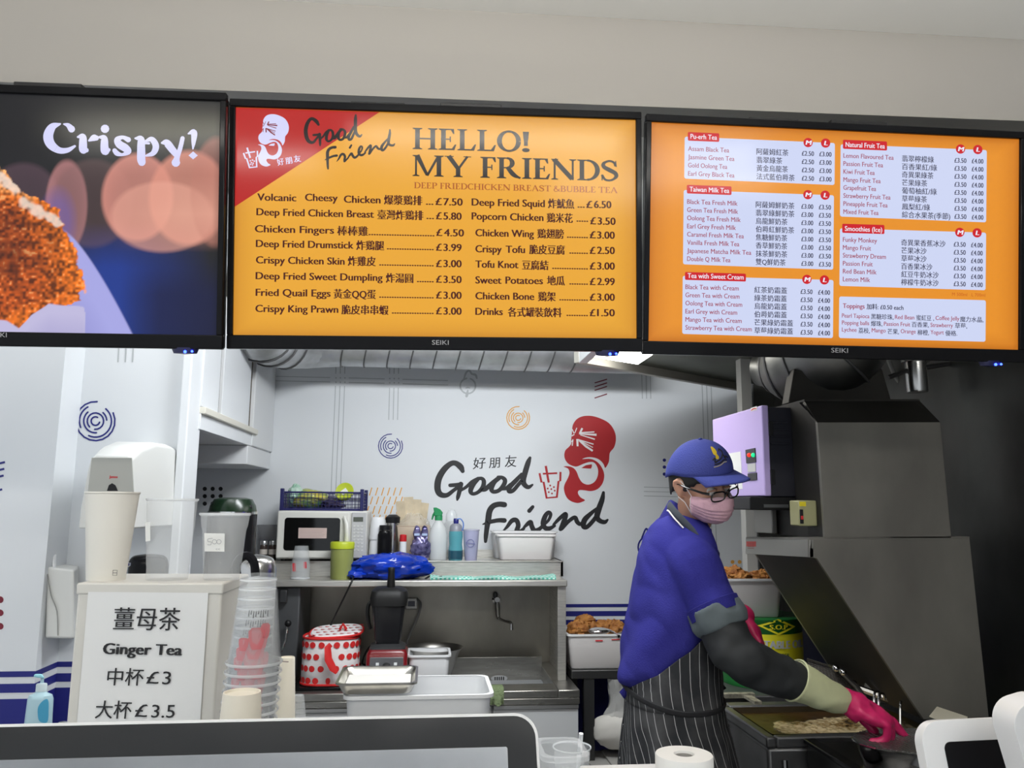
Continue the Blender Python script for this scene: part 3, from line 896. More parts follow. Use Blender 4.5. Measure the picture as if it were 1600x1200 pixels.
row([('Chicken Fingers', 118, 516, 416), ('棒棒雞', 430, 525, 545), ('.' * 26, 549, 527, 796), ('£', 805, 530, 826), ('4.50', 834, 531, 908)])
row([('Deep Fried Drumstick', 122, 572, 490), ('炸鷄腿', 502, 580, 606), ('.' * 19, 618, 581, 793), ('£', 804, 586, 824), ('3.99', 832, 587, 899)])
row([('Crispy Chicken Skin', 122, 634, 456), ('炸雞皮', 470, 640, 574), ('.' * 22, 589, 642, 793), ('£', 804, 648, 824), ('3.00', 832, 648, 899)])
row([('Deep Fried Sweet Dumpling', 121, 694, 600), ('炸湯圓', 614, 704, 716), ('.......', 732, 705, 793), ('£', 804, 707, 824), ('3.50', 832, 708, 899)])
row([('Fried Quail Eggs', 121, 757, 403), ('黃金QQ蛋', 416, 764, 574), ('.' * 22, 589, 764, 793), ('£', 804, 767, 824), ('3.00', 832, 768, 899)])
row([('Crispy King Prawn', 120, 818, 432), ('脆皮串串蝦', 446, 824, 622), ('.' * 17, 637, 824, 793), ('£', 804, 827, 824), ('3.00', 832, 828, 899)])
row([('Deep Fried Squid', 939, 415, 1214), ('炸魷魚', 1228, 422, 1326), ('...', 1340, 423, 1365), ('£', 1373, 424, 1394), ('6.50', 1402, 424, 1466)])
row([('Popcorn Chicken', 939, 468, 1209), ('鷄米花', 1223, 476, 1320), ('.....', 1336, 476, 1378), ('£', 1388, 486, 1408), ('3.50', 1416, 487, 1482)])
row([('Chicken Wing', 953, 531, 1173), ('鷄翅膀', 1187, 536, 1286), ('.........', 1300, 537, 1377), ('£', 1386, 539, 1407), ('3.00', 1414, 540, 1479)])
row([('Crispy', 953, 592, 1051), ('Tofu', 1068, 594, 1139), ('脆皮豆腐', 1157, 596, 1290), ('........', 1309, 597, 1377), ('£', 1386, 598, 1406), ('2.50', 1414, 598, 1479)])
row([('Tofu Knot', 953, 650, 1114), ('豆腐結', 1130, 655, 1228), ('.' * 15, 1244, 655, 1377), ('£', 1386, 657, 1406), ('3.00', 1414, 657, 1479)])
row([('Sweet', 953, 710, 1050), ('Potatoes', 1067, 711, 1207), ('地瓜', 1224, 714, 1290), ('........', 1309, 714, 1377), ('£', 1386, 716, 1406), ('2.99', 1414, 716, 1479)])
row([('Chicken Bone', 953, 770, 1174), ('鷄架', 1190, 774, 1255), ('............', 1271, 774, 1377), ('£', 1386, 775, 1406), ('3.00', 1414, 775, 1479)])
row([('Drinks', 953, 829, 1055), ('各式罐裝飲料', 1076, 833, 1278), ('.........', 1298, 833, 1377), ('£', 1386, 834, 1406), ('1.50', 1414, 834, 1479)])
P.build('screen_menu_text', emat('screen_maroon', L3(74, 20, 12)), sc2)

# --- television 3 content
def rrect(P, x0, y0, x1, y1, sl, r=8, st=0.0):
    q = []
    for cx, cy, a0 in ((x1 - r, y0 + r, 0), (x0 + r, y0 + r, 90), (x0 + r, y1 - r, 180), (x1 - r, y1 - r, 270)):
        for k in range(4):
            a = math.radians(a0 - 0 + k * 30)
            x = cx + r * math.cos(a); y = cy - r * math.sin(a)
            q.append((x + (y - y0) * st, y + (x - x0) * sl))
    P.poly(q)
Pe = scr_print(M3, .0006).frame(1000, 170, 2.667)
Pc = scr_print(M3, .0006).frame(1000, 170, 2.667)
panels = [
    ((186, 116, 812, 291, .043), (199, 97, 330, 133), 'Pu-erh Tea', 700, 773, 141, [('Assam Black Tea', '阿薩姆紅茶', 371, 618), ('Jasmine Green Tea', '翡翠綠茶', 393, 592), ('Gold Oolong Tea', '黃金烏龍茶', 363, 616), ('Earl Grey Black Tea', '法式藍伯爵茶', 393, 644)], 175, 34.6, '£2.50', '£3.00', 200, 485, 674, 724, 747, 797),
    ((182, 338, 808, 648, .036), (195, 317, 381, 353), 'Taiwan Milk Tea', 699, 771, 358, [('Black Tea Fresh Milk', '阿薩姆鮮奶茶', 406, 643), ('Green Tea Fresh Milk', '翡翠綠鮮奶茶', 408, 643), ('Oolong Tea Fresh Milk', '烏龍鮮奶茶', 419, 614), ('Earl Grey Fresh Milk', '伯爵紅鮮奶茶', 399, 642), ('Caramel Fresh Milk Tea', '焦糖鮮奶茶', 432, 613), ('Vanilla Fresh Milk Tea', '香草鮮奶茶', 413, 613), ('Japanese Matcha Milk Tea', '抹茶鮮奶茶', 463, 613), ('Double Q Milk Tea', '雙Q鮮奶茶', 376, 606)], 396, 34.0, '£3.00', '£3.50', 196, 482, 672, 721, 745, 795),
    ((178, 696, 806, 938, .028), (187, 680, 441, 713), 'Tea with Sweet Cream', 695, 768, 711, [('Black Tea with Cream', '紅茶奶霜蓋', 411, 612), ('Green Tea with Cream', '綠茶奶霜蓋', 414, 611), ('Oolong Tea with Cream', '烏龍奶霜蓋', 425, 611), ('Earl Grey with Cream', '伯爵奶霜蓋', 404, 611), ('Mango Tea with Cream', '芒果綠奶霜蓋', 423, 637), ('Strawberry Tea with Cream', '草莓綠奶霜蓋', 465, 637)], 751, 33.9, '£3.50', '£4.00', 189, 476, 669, 718, 742, 791),
    ((836, 148, 1445, 449, .040), (845, 129, 1029, 167), 'Natural Fruit Tea', 1335, 1407, 168, [('Lemon Flavoured Tea', '翡翠檸檬綠', 1056, 1224), ('Passion Fruit Tea', '百香果紅/綠', 1012, 1237), ('Kiwi Fruit Tea', '奇異果綠茶', 977, 1222), ('Mango Fruit Tea', '芒果綠茶', 1002, 1196), ('Grapefruit Tea', '葡萄柚紅/綠', 983, 1236), ('Strawberry Fruit Tea', '草莓綠茶', 1043, 1195), ('Pineapple Fruit Tea', '鳳梨紅/綠', 1031, 1208), ('Mixed Fruit Tea', '綜合水果茶(季節)', 993, 1292)], 204, 33.4, '£3.50', '£4.00', 847, 1091, 1310, 1359, 1382, 1430),
    ((833, 498, 1442, 738, .030), (842, 479, 1018, 517), 'Smoothies (Ice)', 1332, 1404, 515, [('Funky Monkey', '奇異果香蕉冰沙', 987, 1272), ('Mango Fruit', '芒果冰沙', 962, 1193), ('Strawberry Dream', '草莓冰沙', 1024, 1193), ('Passion Fruit', '百香果冰沙', 969, 1217), ('Red Bean Milk', '紅豆牛奶冰沙', 985, 1243), ('Lemon Milk', '檸檬牛奶冰沙', 958, 1243)], 554, 33.0, '£3.50', '£4.00', 845, 1088, 1307, 1356, 1379, 1427),
]
for pn, hd, title, mx, lx, my, rows_, y0, dy, pm, pl, xe, xc, pm0, pm1, pl0, pl1 in panels:
    Pp = scr_print(M3, .0003).frame(1000, 170, 2.667); Pr = scr_print(M3, .0006).frame(1000, 170, 2.667); Pk = scr_print(M3, .001).frame(1000, 170, 2.667)
    rrect(Pp, pn[0], pn[1], pn[2], pn[3], pn[4], st=-.01)
    rrect(Pr, hd[0], hd[1], hd[2], hd[3], pn[4], r=5)
    Pr.build('red_header', emat('screen_badge_red', L3(206, 30, 42)), sc3)
    Pp.build('price_panel', emat('screen_pale_blue', L3(206, 214, 244)), sc3)
    Pk.text(title, hd[0] + 11, hd[3] - 8, hd[2] - 10, 20, bold=.02)
    for x, ch in ((mx, 'M'), (lx, 'L')):
        yy = my + (x - mx) * .03
        Pr = scr_print(M3, .0006).frame(1000, 170, 2.667); Pr.poly(disc(x, yy, 19.5, 18)); Pr.build('size_badge', emat('screen_badge_red', L3(206, 30, 42)), sc3); Pk.text(ch, x - (10 if ch == 'M' else 6), yy + 9, x + (11 if ch == 'M' else 7), 18, bold=.08, sh=.2)
    Pk.build('badge_lettering', emat('screen_white', L3(238, 238, 250)), sc3)
    for i, (en, zh, xe1, xz1) in enumerate(rows_):
        y = y0 + i * dy
        Pe.text(en, xe, y, xe1, 19, bold=.015)
        Pc.text(zh, xc, y + 16 - 2, xz1, 20, bold=.02)
        Pc.text(pm, pm0, y + 20, pm1, 19, bold=.03); Pc.text(pl, pl0, y + 23, pl1, 19, bold=.03)
Pp = scr_print(M3, .0003).frame(1000, 170, 2.667); rrect(Pp, 830, 782, 1441, 955, .026, st=-.01)
Pe.text('Toppings', 845, 830, 935, 19, bold=.03); Pc.text('加料: £0.50 each', 944, 834, 1097, 18, bold=.03)
for en, x0, y, x1 in (('Pearl Tapioca', 841, 870, 955), ('Red Bean', 1062, 876, 1142), ('Coffee Jelly', 1231, 880, 1330), ('Popping balls', 841, 899, 954), ('Passion Fruit', 1016, 904, 1125), ('Strawberry', 1210, 909, 1303), ('Lychee', 841, 928, 902), ('Mango', 965, 931, 1023), ('Orange', 1086, 935, 1148), ('Yogurt', 1210, 939, 1265)):
    Pe.text(en, x0, y, x1, 17, bold=.015)
for zh, x0, y, x1 in (('黑糖珍珠,', 962, 875, 1056), ('蜜紅豆 ,', 1151, 880, 1224), ('魔力水晶,', 1333, 886, 1430), ('爆珠,', 962, 904, 1009), ('百香果,', 1132, 908, 1203), ('草莓,', 1312, 913, 1362), ('荔枝,', 910, 933, 957), ('芒果,', 1031, 937, 1078), ('柳橙,', 1156, 941, 1203), ('優格.', 1272, 944, 1321)):
    Pc.text(zh, x0, y, x1, 17, bold=.02)
Pp.build('price_panel', emat('screen_pale_blue', L3(206, 214, 244)), sc3)
Pe.build('screen_drink_names', emat('screen_text_red', L3(160, 62, 84)), sc3)
Pc.build('screen_characters_and_prices', emat('screen_text_navy', L3(52, 52, 78)), sc3)
P = scr_print(M3).frame(1000, 170, 2.667); P.text('M 500ml   L 700ml', 1300, 779, 1438, 13); P.build('screen_size_note', emat('screen_orange_dark', L3(196, 92, 30)), sc3)
# ================================================================ BACK OF THE KITCHEN
def sc_at(cx, py, Y): return (at(cx, py, Y) - CPOS).dot(FW) / F_PX


def turned(name, label, cat, cx, Y, zb, parts, group=None, n=28, sx=1, sy=1):
    """a turned thing: parts = [(name, material, [(radius px, y px), ...], opts)]"""
    py0 = parts[0][2][0][1]
    b = at(cx, py0, Y); s = sc_at(cx, py0, Y)
    root = thing(name, label, cat, (b.x, Y, zb), group=group)
    for i, p in enumerate(parts):
        pn, m, prof = p[:3]; kw = p[3] if len(p) > 3 else {}
        pr = []
        for j, (r, py) in enumerate(prof):
            z = at(cx, py, Y).z - zb
            if i == 0 and j == 0 and 'free' not in kw: z = 0.0
            pr.append((r * s, max(z, 0.0)))
        if kw.get('smooth'): pr = [(max(a, .0005), b_) for a, b_ in smoothpts(pr, 4)]
        m_ = MB().lathe(pr, n=n, sx=sx, sy=sy, capb=kw.get('capb', True), capt=kw.get('capt', True))
        m_.build(pn, m, root, ang=kw.get('ang', 40))
    return root, s


def blob(c, r, amp, sc, seed, n=28, m=18, fold=0.0):
    """crumpled lump"""
    mb = MB().sphere((0, 0, 0), 1.0, n, m)
    out = []
    for v in mb.v:
        d = noise.noise(v * sc + Vector((seed, seed * .7, 3))) * amp
        if fold: d += abs(noise.noise(v * sc * 3.1 + Vector((seed, 1, 2)))) * fold
        q = v * (1 + d)
        out.append(Vector((q.x * r[0] + c[0], q.y * r[1] + c[1], q.z * r[2] + c[2])))
    mb.v = out
    return mb


def plastic(name, col, a, rough=.2):
    """thin clear plastic wall"""
    if name in MATS: return MATS[name]
    m = mat(name, col, rough=rough, alpha=a, spec=.6); return m


CLEAR = plastic('clear_plastic', (.80, .83, .85), .27)
CLEARR = plastic('clear_plastic_rim', (.85, .88, .9), .55)
MILKY = plastic('milky_plastic', (.88, .88, .88), .85, .35)
WGLOSS = mat('white_gloss', (.8, .8, .8))
APPL = mat('appliance_white', (0.72, 0.71, 0.66), rough=.35)
DARKG = mat('dark_grey_plastic', (.035, .036, .038), rough=.35)
GREYM = mat('grey_metal', (.12, .125, .13), rough=.4, metal=.6)
REDP = mat('red_plastic', (.55, .02, .025), rough=.3)
LIME = mat('lime_plastic', (.50, .58, .03), rough=.35)
BLACKR = mat('black_rubber', (.006, .006, .006), rough=.55)

# ---- extraction pipe
zc = at(700, 573, 3.62).z + .115
X2 = at(905, 560, 3.7).x
xq = at(520, 560, 3.64).x
duct_m = mat('galvanised_duct', (.62, .63, .64), rough=.4, metal=.7, nscale=7, namt=.35, rvar=.1)
t = thing('ventilation_duct', 'long ribbed silver ventilation duct under the ceiling along the back wall', 'duct', (0, 3.68, zc))
MB().tube([(xq, 3.68, zc), (at(1010, 560, 3.68).x, 3.68, zc)], .115, 28).build('straight_pipe', duct_m, t, world=True)
k = 0
px = 541
while px < 915:
    x = at(px, 560, 3.6).x
    q = [(x + .03 * math.cos(a) * 1.0, 3.68 + .117 * math.sin(a), zc + .117 * math.cos(a)) for a in [2 * PI * i / 28 for i in range(28)]]
    MB().tube(q, .0035, 6, closed=True).build('seam', mat('dark_seam', (.16, .16, .16), rough=.5, metal=.7), t, world=True)
    px += 36.5
el = [(xq + .02, 3.68, zc), (xq - .06, 3.67, zc - .005), (xq - .12, 3.64, zc - .012), (xq - .19, 3.56, zc - .026), (xq - .235, 3.45, zc - .036), (xq - .25, 3.32, zc - .040), (xq - .25, 3.16, zc - .030)]
MB().tube(el[:3], [.118, .12, .124], 28).build('elbow', duct_m, t, world=True)
MB().tube(smoothpts(el[2:6], 5), .125, 28).build('elbow', duct_m, t, world=True)
MB().tube([(xq - .25, 3.32, zc - .040), (xq - .25, 3.16, zc - .01), (xq - .25, 3.03, zc + .08), (xq - .25, 2.97, zc + .24)], .128, 28).build('elbow', duct_m, t, world=True)
for p_, d_ in ((el[3], Vector((-.7, -1, 0))), (el[4], Vector((-.3, -1, 0))), ((xq - .25, 3.32, zc - .040), Vector((0, -1, 0)))):
    d_ = d_.normalized(); u = d_.cross(Vector((0, 0, 1))).normalized(); v = Vector((0, 0, 1))
    MB().tube([Vector(p_) + (u * math.cos(a) + v * math.sin(a)) * .128 for a in [2 * PI * i / 28 for i in range(28)]], .005, 6, closed=True).build('clamp_ring', mat('dark_seam', (.16, .16, .16)), t, world=True)

# ---- wall cupboards
xc = at(423, 707, 3.89).x
zcu = at(423, 707, 3.89).z
zl1 = atx(303, 633, xc).z; zl2 = zcu
t = thing('wall_cupboard', 'white wall cupboard with dark gaps between its doors, beside the silver duct', 'cupboard', (xc - .3, 3.3, zcu))
yA = YR + .10
MB().box(-1.40, xc - .02, yA, YB - .002, zcu, 2.7).build('carcass', WHITE, t, world=True, bevel=.002)
zled = atx(398, 676, xc).z
MB().box(xc - .02, xc, yA, YB - .03, zcu, zled - .01).build('fascia_board', WGLOSS, t, world=True, bevel=.002)
MB().box(xc - .02, xc + .014, yA, atx(398, 676, xc).y, zled - .01, zled + .012).build('ledge', mat('cream_laminate', (.74, .71, .62), rough=.4), t, world=True, bevel=.002)
yd = [atx(305, 600, xc).y, atx(343.5, 600, xc).y, atx(349, 600, xc).y, atx(392, 600, xc).y, atx(398, 600, xc).y]
MB().box(xc - .02, xc, yA, yd[1], zled + .014, 2.7).build('door', WGLOSS, t, world=True, bevel=.002)
MB().box(xc - .02, xc, yd[2], yd[3], zled + .014, 2.7).build('door', WGLOSS, t, world=True, bevel=.002)
MB().box(xc - .02, xc + .004, yd[4], YB - .003, zcu + .002, 2.7).build('end_panel', WHITE, t, world=True, bevel=.002)
MB().box(xc - .019, xc - .012, yA, yd[4], zled + .012, 2.7).build('gap_strip', mat('brown_edge', (.08, .055, .03), rough=.7), t, world=True)
xb1 = at(421, 720, 3.88).x; ybx = atx(386, 722, xb1).y
t = thing('boxed_pipe', 'white boxed in pipe below the wall cupboard', 'boxing', (xb1 - .2, 3.7, zcu - .12))
MB().box(-1.40, xb1, ybx, YB - .003, at(420, 733, 3.88).z, zcu - .001).build('box', WHITE, t, world=True, bevel=.003)

# ---- steel shelves
zU = at(700, 876.5, 3.62).z; zL = at(700, 907, 3.44).z
xL = at(405, 905, 3.45).x; xR = at(886, 905, 3.45).x
xLu = at(380, 875, 3.62).x; xRu = at(880, 880, 3.62).x
t = thing('steel_shelf', 'long two-step stainless steel shelf carrying the microwave and bottles', 'shelf', ((xL + xR) / 2, 3.7, zL))
MB().box(xL, xR, 3.44, YB - .002, zL - .026, zL).build('lower_shelf', STEEL, t, world=True, bevel=.004)
MB().box(xLu, xRu, 3.62, 3.635, zL, zU - .004).build('riser', STEEL, t, world=True, bevel=.001)
MB().box(xLu, xRu, 3.615, YB - .01, zU - .004, zU).build('upper_shelf', STEEL, t, world=True, bevel=.001)
MB().box(xLu, xRu, YB - .012, YB - .002, zU, zU + .035).build('back_lip', STEEL, t, world=True, bevel=.001)
MB().box(xRu - .012, xRu, 3.62, YB - .002, zL, zU).build('end_plate', STEEL, t, world=True, bevel=.001)

# ---- sink unit
zW = 0.83
zW = at(700, 1081, 3.28).z
xSR = at(906, 1078, 3.28).x; xSL = at(425, 1085, 3.28).x
YF = 3.28
bx0, bx1 = at(701, 1048, 3.75).x, at(846, 1048, 3.75).x
by0, by1 = 3.40, 3.74
t = thing('sink_unit', 'stainless steel sink unit with splashback below the two-step shelf', 'sink', ((xSL + xSR) / 2, 3.6, 0))
b = MB()
b.box(xSL, bx0, YF, YB - .05, zW - .03, zW).box(bx1, xSR, YF, YB - .05, zW - .03, zW).box(bx0, bx1, YF, by0, zW - .03, zW).box(bx0, bx1, by1, YB - .05, zW - .03, zW)
b.box(xSL, xSR, YF, YF + .015, zW - .055, zW - .03)
b.build('worktop', SINKST, t, world=True, bevel=.004)
b = MB(); d = .16
b.add([(bx0, by0, zW), (bx1, by0, zW), (bx1, by1, zW), (bx0, by1, zW), (bx0 + .01, by0 + .01, zW - d), (bx1 - .01, by0 + .01, zW - d), (bx1 - .01, by1 - .01, zW - d), (bx0 + .01, by1 - .01, zW - d)],
      [(0, 1, 5, 4), (1, 2, 6, 5), (2, 3, 7, 6), (3, 0, 4, 7), (4, 5, 6, 7)])
b.build('basin', SINKST, t, world=True, fixn=False)
MB().box(bx0, bx1, by1 - .003, by1, zW - .12, zW + .045).build('basin_upstand', SINKST, t, world=True, bevel=.001)
ov = at(780, 1060, by1 - .006)
b = MB().slab([(ov.x + .038 * math.cos(a) * (1 + .0), by1 - .006, ov.z + .013 * math.sin(a)) for a in [2 * PI * i / 20 for i in range(20)]], (0, .004, 0))
b.build('overflow_plate', CHROME, t, world=True)
b = MB()
for i in range(5): b.box(ov.x - .021 + i * .0095, ov.x - .016 + i * .0095, by1 - .0075, by1 - .005, ov.z - .007, ov.z + .007)
b.build('overflow_slots', BLACKR, t, world=True)
xsp = at(478, 960, YB - .04).x
MB().box(xsp, xSR - .02, YB - .05, YB - .03, zW - .03, zL - .026).build('splashback', mat('splash_steel', (.42, .395, .34), rough=.36, metal=.85, nscale=3, namt=.45, nstretch=(1, 1, .5), rvar=.12), t, world=True)
xpn = at(884, 960, 3.46).x
MB().box(xpn - .035, xpn, 3.455, 3.475, zW, zL - .026).box(xpn - .008, xpn, 3.47, YB - .03, zW, zL - .026).build('side_panel', STEEL, t, world=True, bevel=.001)
MB().box(xsp - .012, xsp + .02, 3.5, 3.53, zW, zL - .026).build('shelf_post', mat('dark_steel', (.08, .08, .08), rough=.4, metal=.8), t, world=True)
# cabinet front below
xd0 = at(771, 1110, YF + .02).x; xd1 = at(903, 1110, YF + .02).x
zt_ = at(850, 1102, YF + .02).z
MB().box(xSL, xSR - .01, YF + .03, YF + .5, .05, zW - .055).build('carcass', mat('grey_panel', (.3, .31, .32), rough=.5), t, world=True)
for a_, b__ in ((xSL + .01, xd0 - .5), (xd0 - .49, xd0 - .01), (xd0, xd1)):
    f = MB().box(a_, b__, YF + .012, YF + .03, .12, zt_ - .012).build('door', mat('pale_door', (.52, .53, .54), rough=.4), t, world=True, bevel=.002)
    MB().box(a_, b__, YF + .004, YF + .03, zt_ - .010, zt_ + .004).build('grip_rail', mat('aluminium', (.5, .5, .5), rough=.35, metal=.9), t, world=True, bevel=.001)
MB().box(xSR - .022, xSR - .008, YF + .02, YF + .05, 0, zW - .055).box(xSR - .022, xSR - .008, YB - .12, YB - .09, 0, zW - .055).build('corner_post', mat('dark_steel', (.08, .08, .08)), t, world=True)
# tap on the splashback
a = at(776, 936, YB - .06)
t = thing('wall_tap', 'chrome swan neck wall tap above the sink basin', 'tap', (a.x, a.y, a.z))
ys = YB - .055
MB().lathe([(.022, 0), (.022, .008), (.014, .012), (.012, .03)], (0, 0, 0), 16, M=Matrix.Rotation(PI / 2, 4, 'X')).build('flange', CHROME, t)
p = [at(776, 936, ys), at(777, 950, ys - .04), at(778, 962, ys - .05), at(779, 966, ys - .06)]
MB().tube(p, [.011, .013, .010, .008], 12).build('valve_body', CHROME, t, world=True)
q = [at(779, 965, ys - .06), at(783, 968, ys - .09), at(790, 971, ys - .13), at(797, 972, ys - .16), at(799.5, 975, ys - .17), at(799.5, 984, ys - .17)]
MB().tube(q, [.006, .006, .006, .007, .008, .008], 10).build('spout', CHROME, t, world=True)
h = at(774, 930, ys - .02)
MB().sphere(h, (.012, .012, .016), 12, 8).build('handle', mat('dark_steel', (.08, .08, .08)), t, world=True)

# ---- microwave with the crate on top
Ym = 3.60
mw = thing('microwave', 'cream microwave oven with a pink note on its black window', 'microwave', (at(502, 873, Ym).x, Ym + .13, zU))
mx0, mx1 = at(432, 840, Ym).x, at(573, 840, Ym).x
mz0, mz1 = zU + .008, at(500, 798, Ym).z
MB().box(mx0, mx1, Ym, Ym + .27, mz0, mz1).build('body', APPL, mw, world=True, bevel=.008, seg=3)
MB().box(mx0 + .002, at(546, 840, Ym).x, Ym - .012, Ym, mz0 + .004, mz1 - .003).build('door', APPL, mw, world=True, bevel=.006, seg=3)
def rr(x0, x1, z0, z1, y, r, bulge=0):
    pts = []
    for cx, cz, a0 in ((x1 - r, z1 - r, 0), (x0 + r, z1 - r, 90), (x0 + r, z0 + r, 180), (x1 - r, z0 + r, 270)):
        for k in range(6):
            a = math.radians(a0 + k * 18); pts.append((cx + r * math.cos(a), y, cz + r * math.sin(a)))
    return pts
g = lambda px_, py_: at(px_, py_, Ym - .012)
MB().slab(rr(g(445, 835).x - .003, g(531, 835).x, g(490, 860).z, g(480, 809).z, Ym - .0135, .012), (0, .003, 0)).build('window', mat('oven_glass', (.006, .006, .006), rough=.08), mw, world=True)
a_ = g(466, 841); c_ = g(511, 825)
n_ = MB().box(a_.x, c_.x, Ym - .0150, Ym - .0140, a_.z, c_.z).build('note', mat('pink_paper', (.62, .48, .44), rough=.8), mw, world=True)
b = MB()
for i in range(6): b.box(a_.x + .006, c_.x - .008 - (i % 3) * .006, Ym - .0154, Ym - .0150, c_.z - .008 - i * .0065, c_.z - .0072 - i * .0065)
b.build('note_lines', mat('grey_ink', (.25, .2, .2), rough=.8), n_)
bpy.data.objects['note_lines'].parent = n_; iv = INV[mw.name]
for v in bpy.data.objects['note_lines'].data.vertices: v.co = iv @ v.co
MB().tube([at(538, 807, Ym - .02), at(541.5, 820, Ym - .035), at(542, 836, Ym - .04), at(541, 852, Ym - .035), at(537, 866, Ym - .02)], [.008, .012, .013, .012, .008], 12, flat=.8).build('handle', APPL, mw, world=True)
cp = MB().box(at(549, 835, Ym).x, at(571.5, 835, Ym).x, Ym - .010, Ym, mz0 + .006, mz1 - .006).build('control_panel', mat('panel_grey', (.5, .5, .5), rough=.45), mw, world=True, bevel=.002)
a_ = at(552, 815, Ym - .011); c_ = at(567.5, 808, Ym - .011)
MB().box(a_.x, c_.x, Ym - .0115, Ym - .010, a_.z, c_.z).build('display', mat('lcd', (.10, .11, .09), rough=.2), mw, world=True, bevel=0)
b = MB()
for r_ in range(8):
    for c2 in range(3):
        q = at(553.5 + c2 * 6, 822 + r_ * 5.4, Ym - .011)
        b.lathe([(.0045, -.0015), (.0045, .001)], q, 8, M=Matrix.Rotation(PI / 2, 4, 'X'), sy=.6)
o = b.build('buttons', mat('button_pale', (.66, .66, .64), rough=.5), mw, world=True); o['kind'] = 'stuff'
for sx_ in (mx0 + .03, mx1 - .03): MB().lathe([(.012, 0), (.012, .009)], (sx_, Ym + .03, zU), 12).build('foot', BLACKP, mw, world=True)

cr = thing('plastic_crate', 'navy lattice plastic crate on top of the microwave', 'crate', (at(502, 797, Ym).x, Ym + .13, mz1))
cx0, cx1 = at(440, 795, Ym + .01).x, at(565, 795, Ym + .01).x
cy0, cy1 = Ym + .01, Ym + .25
cz1 = at(500, 768, Ym).z
navp = mat('navy_plastic', (.018, .018, .10), rough=.4)
b = MB()
b.box(cx0 - .003, cx1 + .003, cy0 - .003, cy0 + .006, cz1 - .008, cz1).box(cx0 - .003, cx1 + .003, cy0 - .003, cy0 + .006, mz1, mz1 + .010)
b.box(cx0 - .003, cx1 + .003, cy1 - .006, cy1 + .003, cz1 - .008, cz1).box(cx0, cx1, cy0, cy1, mz1, mz1 + .004)
b.box(cx0 - .003, cx0 + .006, cy0, cy1, cz1 - .008, cz1).box(cx1 - .006, cx1 + .003, cy0, cy1, cz1 - .008, cz1)
b.build('frame', navp, cr, world=True, bevel=.001)
for x in (cx0, cx1):
    for y in (cy0, cy1):
        MB().box(x - .008, x + .008, y - .008, y + .008, mz1, cz1 + .012).build('corner_post', navp, cr, world=True, bevel=.002)
b = MB(); nb = 22
for i in range(1, nb):
    x = cx0 + (cx1 - cx0) * i / nb; b.box(x - .0011, x + .0011, cy0 - .001, cy0 + .002, mz1, cz1).box(x - .0011, x + .0011, cy1 - .002, cy1 + .001, mz1, cz1)
for i in range(1, 6):
    z = mz1 + (cz1 - mz1) * i / 6; b.box(cx0, cx1, cy0 - .001, cy0 + .002, z - .0011, z + .0011); b.box(cx0 - .001, cx0 + .002, cy0, cy1, z - .001, z + .001).box(cx1 - .002, cx1 + .001, cy0, cy1, z - .001, z + .001)
for i in range(1, 12):
    y = cy0 + (cy1 - cy0) * i / 12
    for x in (cx0, cx1): b.box(x - .001, x + .001, y - .001, y + .001, mz1, cz1)
o = b.build('lattice', navp, cr, world=True, smooth=False); o['kind'] = 'stuff'
c0 = at(484, 780, Ym + .12)
tag(blob((c0.x, c0.y, c0.z - .004), (.085, .08, .052), .25, 1.7, 3, fold=.12).build('food_bag', mat('yellow_bag', (.62, .50, .06), rough=.3, nscale=22, col2=(.10, .30, .12)), None), 'yellow and green bag lying in the navy crate', 'bag')
c0 = at(462, 779, Ym + .10)
tag(blob((c0.x, c0.y, c0.z + .01), (.035, .05, .05), .3, 2.2, 8, fold=.2).build('food_bag', mat('green_bag', (.30, .52, .38), rough=.25, nscale=18, col2=(.62, .72, .66)), None), 'pale green crinkled bag at the left end of the navy crate', 'bag')
c0 = at(520, 787, Ym + .10)
tag(blob((c0.x, c0.y, c0.z), (.05, .07, .030), .3, 2.2, 12, fold=.2).build('food_bag', mat('purple_bag', (.06, .045, .09), rough=.3), None), 'dark purple bag low in the navy crate', 'bag')
c0 = at(538, 768, Ym + .07)
lid = thing('round_lid', 'lime green round lid with white sticker propped in the navy crate', 'lid', (c0.x, c0.y, c0.z), rot=Euler((math.radians(72), 0, math.radians(-12))))
s_ = sc_at(538, 768, Ym)
MB().lathe([(14.5 * s_, -.008), (15 * s_, 0), (14 * s_, .004), (12 * s_, .002), (.001, .002)], n=28).build('disc', LIME, lid)
MB().box(-.014, .014, -.012, .010, .0025, .0035, M=Matrix.Rotation(.7, 4, 'Z')).build('sticker', mat('paper_white', (.8, .8, .78), rough=.7), lid)

# ---- jars left of the microwave
for i, cx in enumerate((411, 425)):
    turned('spice_jar', ['small spice jar with silver lid, left one beside the microwave', 'small spice jar with silver lid, touching the microwave side'][i], 'jar', cx, 3.66, zU,
           [('jar_body', mat('jar_dark', (.05, .035, .03), rough=.2), [(5.5, 874), (6, 872), (6, 853), (5, 851)]), ('jar_lid', mat('silver_lid', (.6, .6, .6), rough=.3, metal=.9), [(5.6, 851), (5.6, 846), (5, 845)]), ('jar_label', mat('label_cream', (.55, .5, .45), rough=.6), [(6.1, 866), (6.1, 858)], {'capb': False, 'capt': False, 'free': 1})], n=16)
turned('storage_tub', 'dim translucent tub behind the spice jars', 'tub', 415, 3.80, zU, [('tub_wall', plastic('smoky_plastic', (.25, .25, .26), .6), [(13, 874), (16, 822), (16.5, 820)], {'capt': False})], n=24)

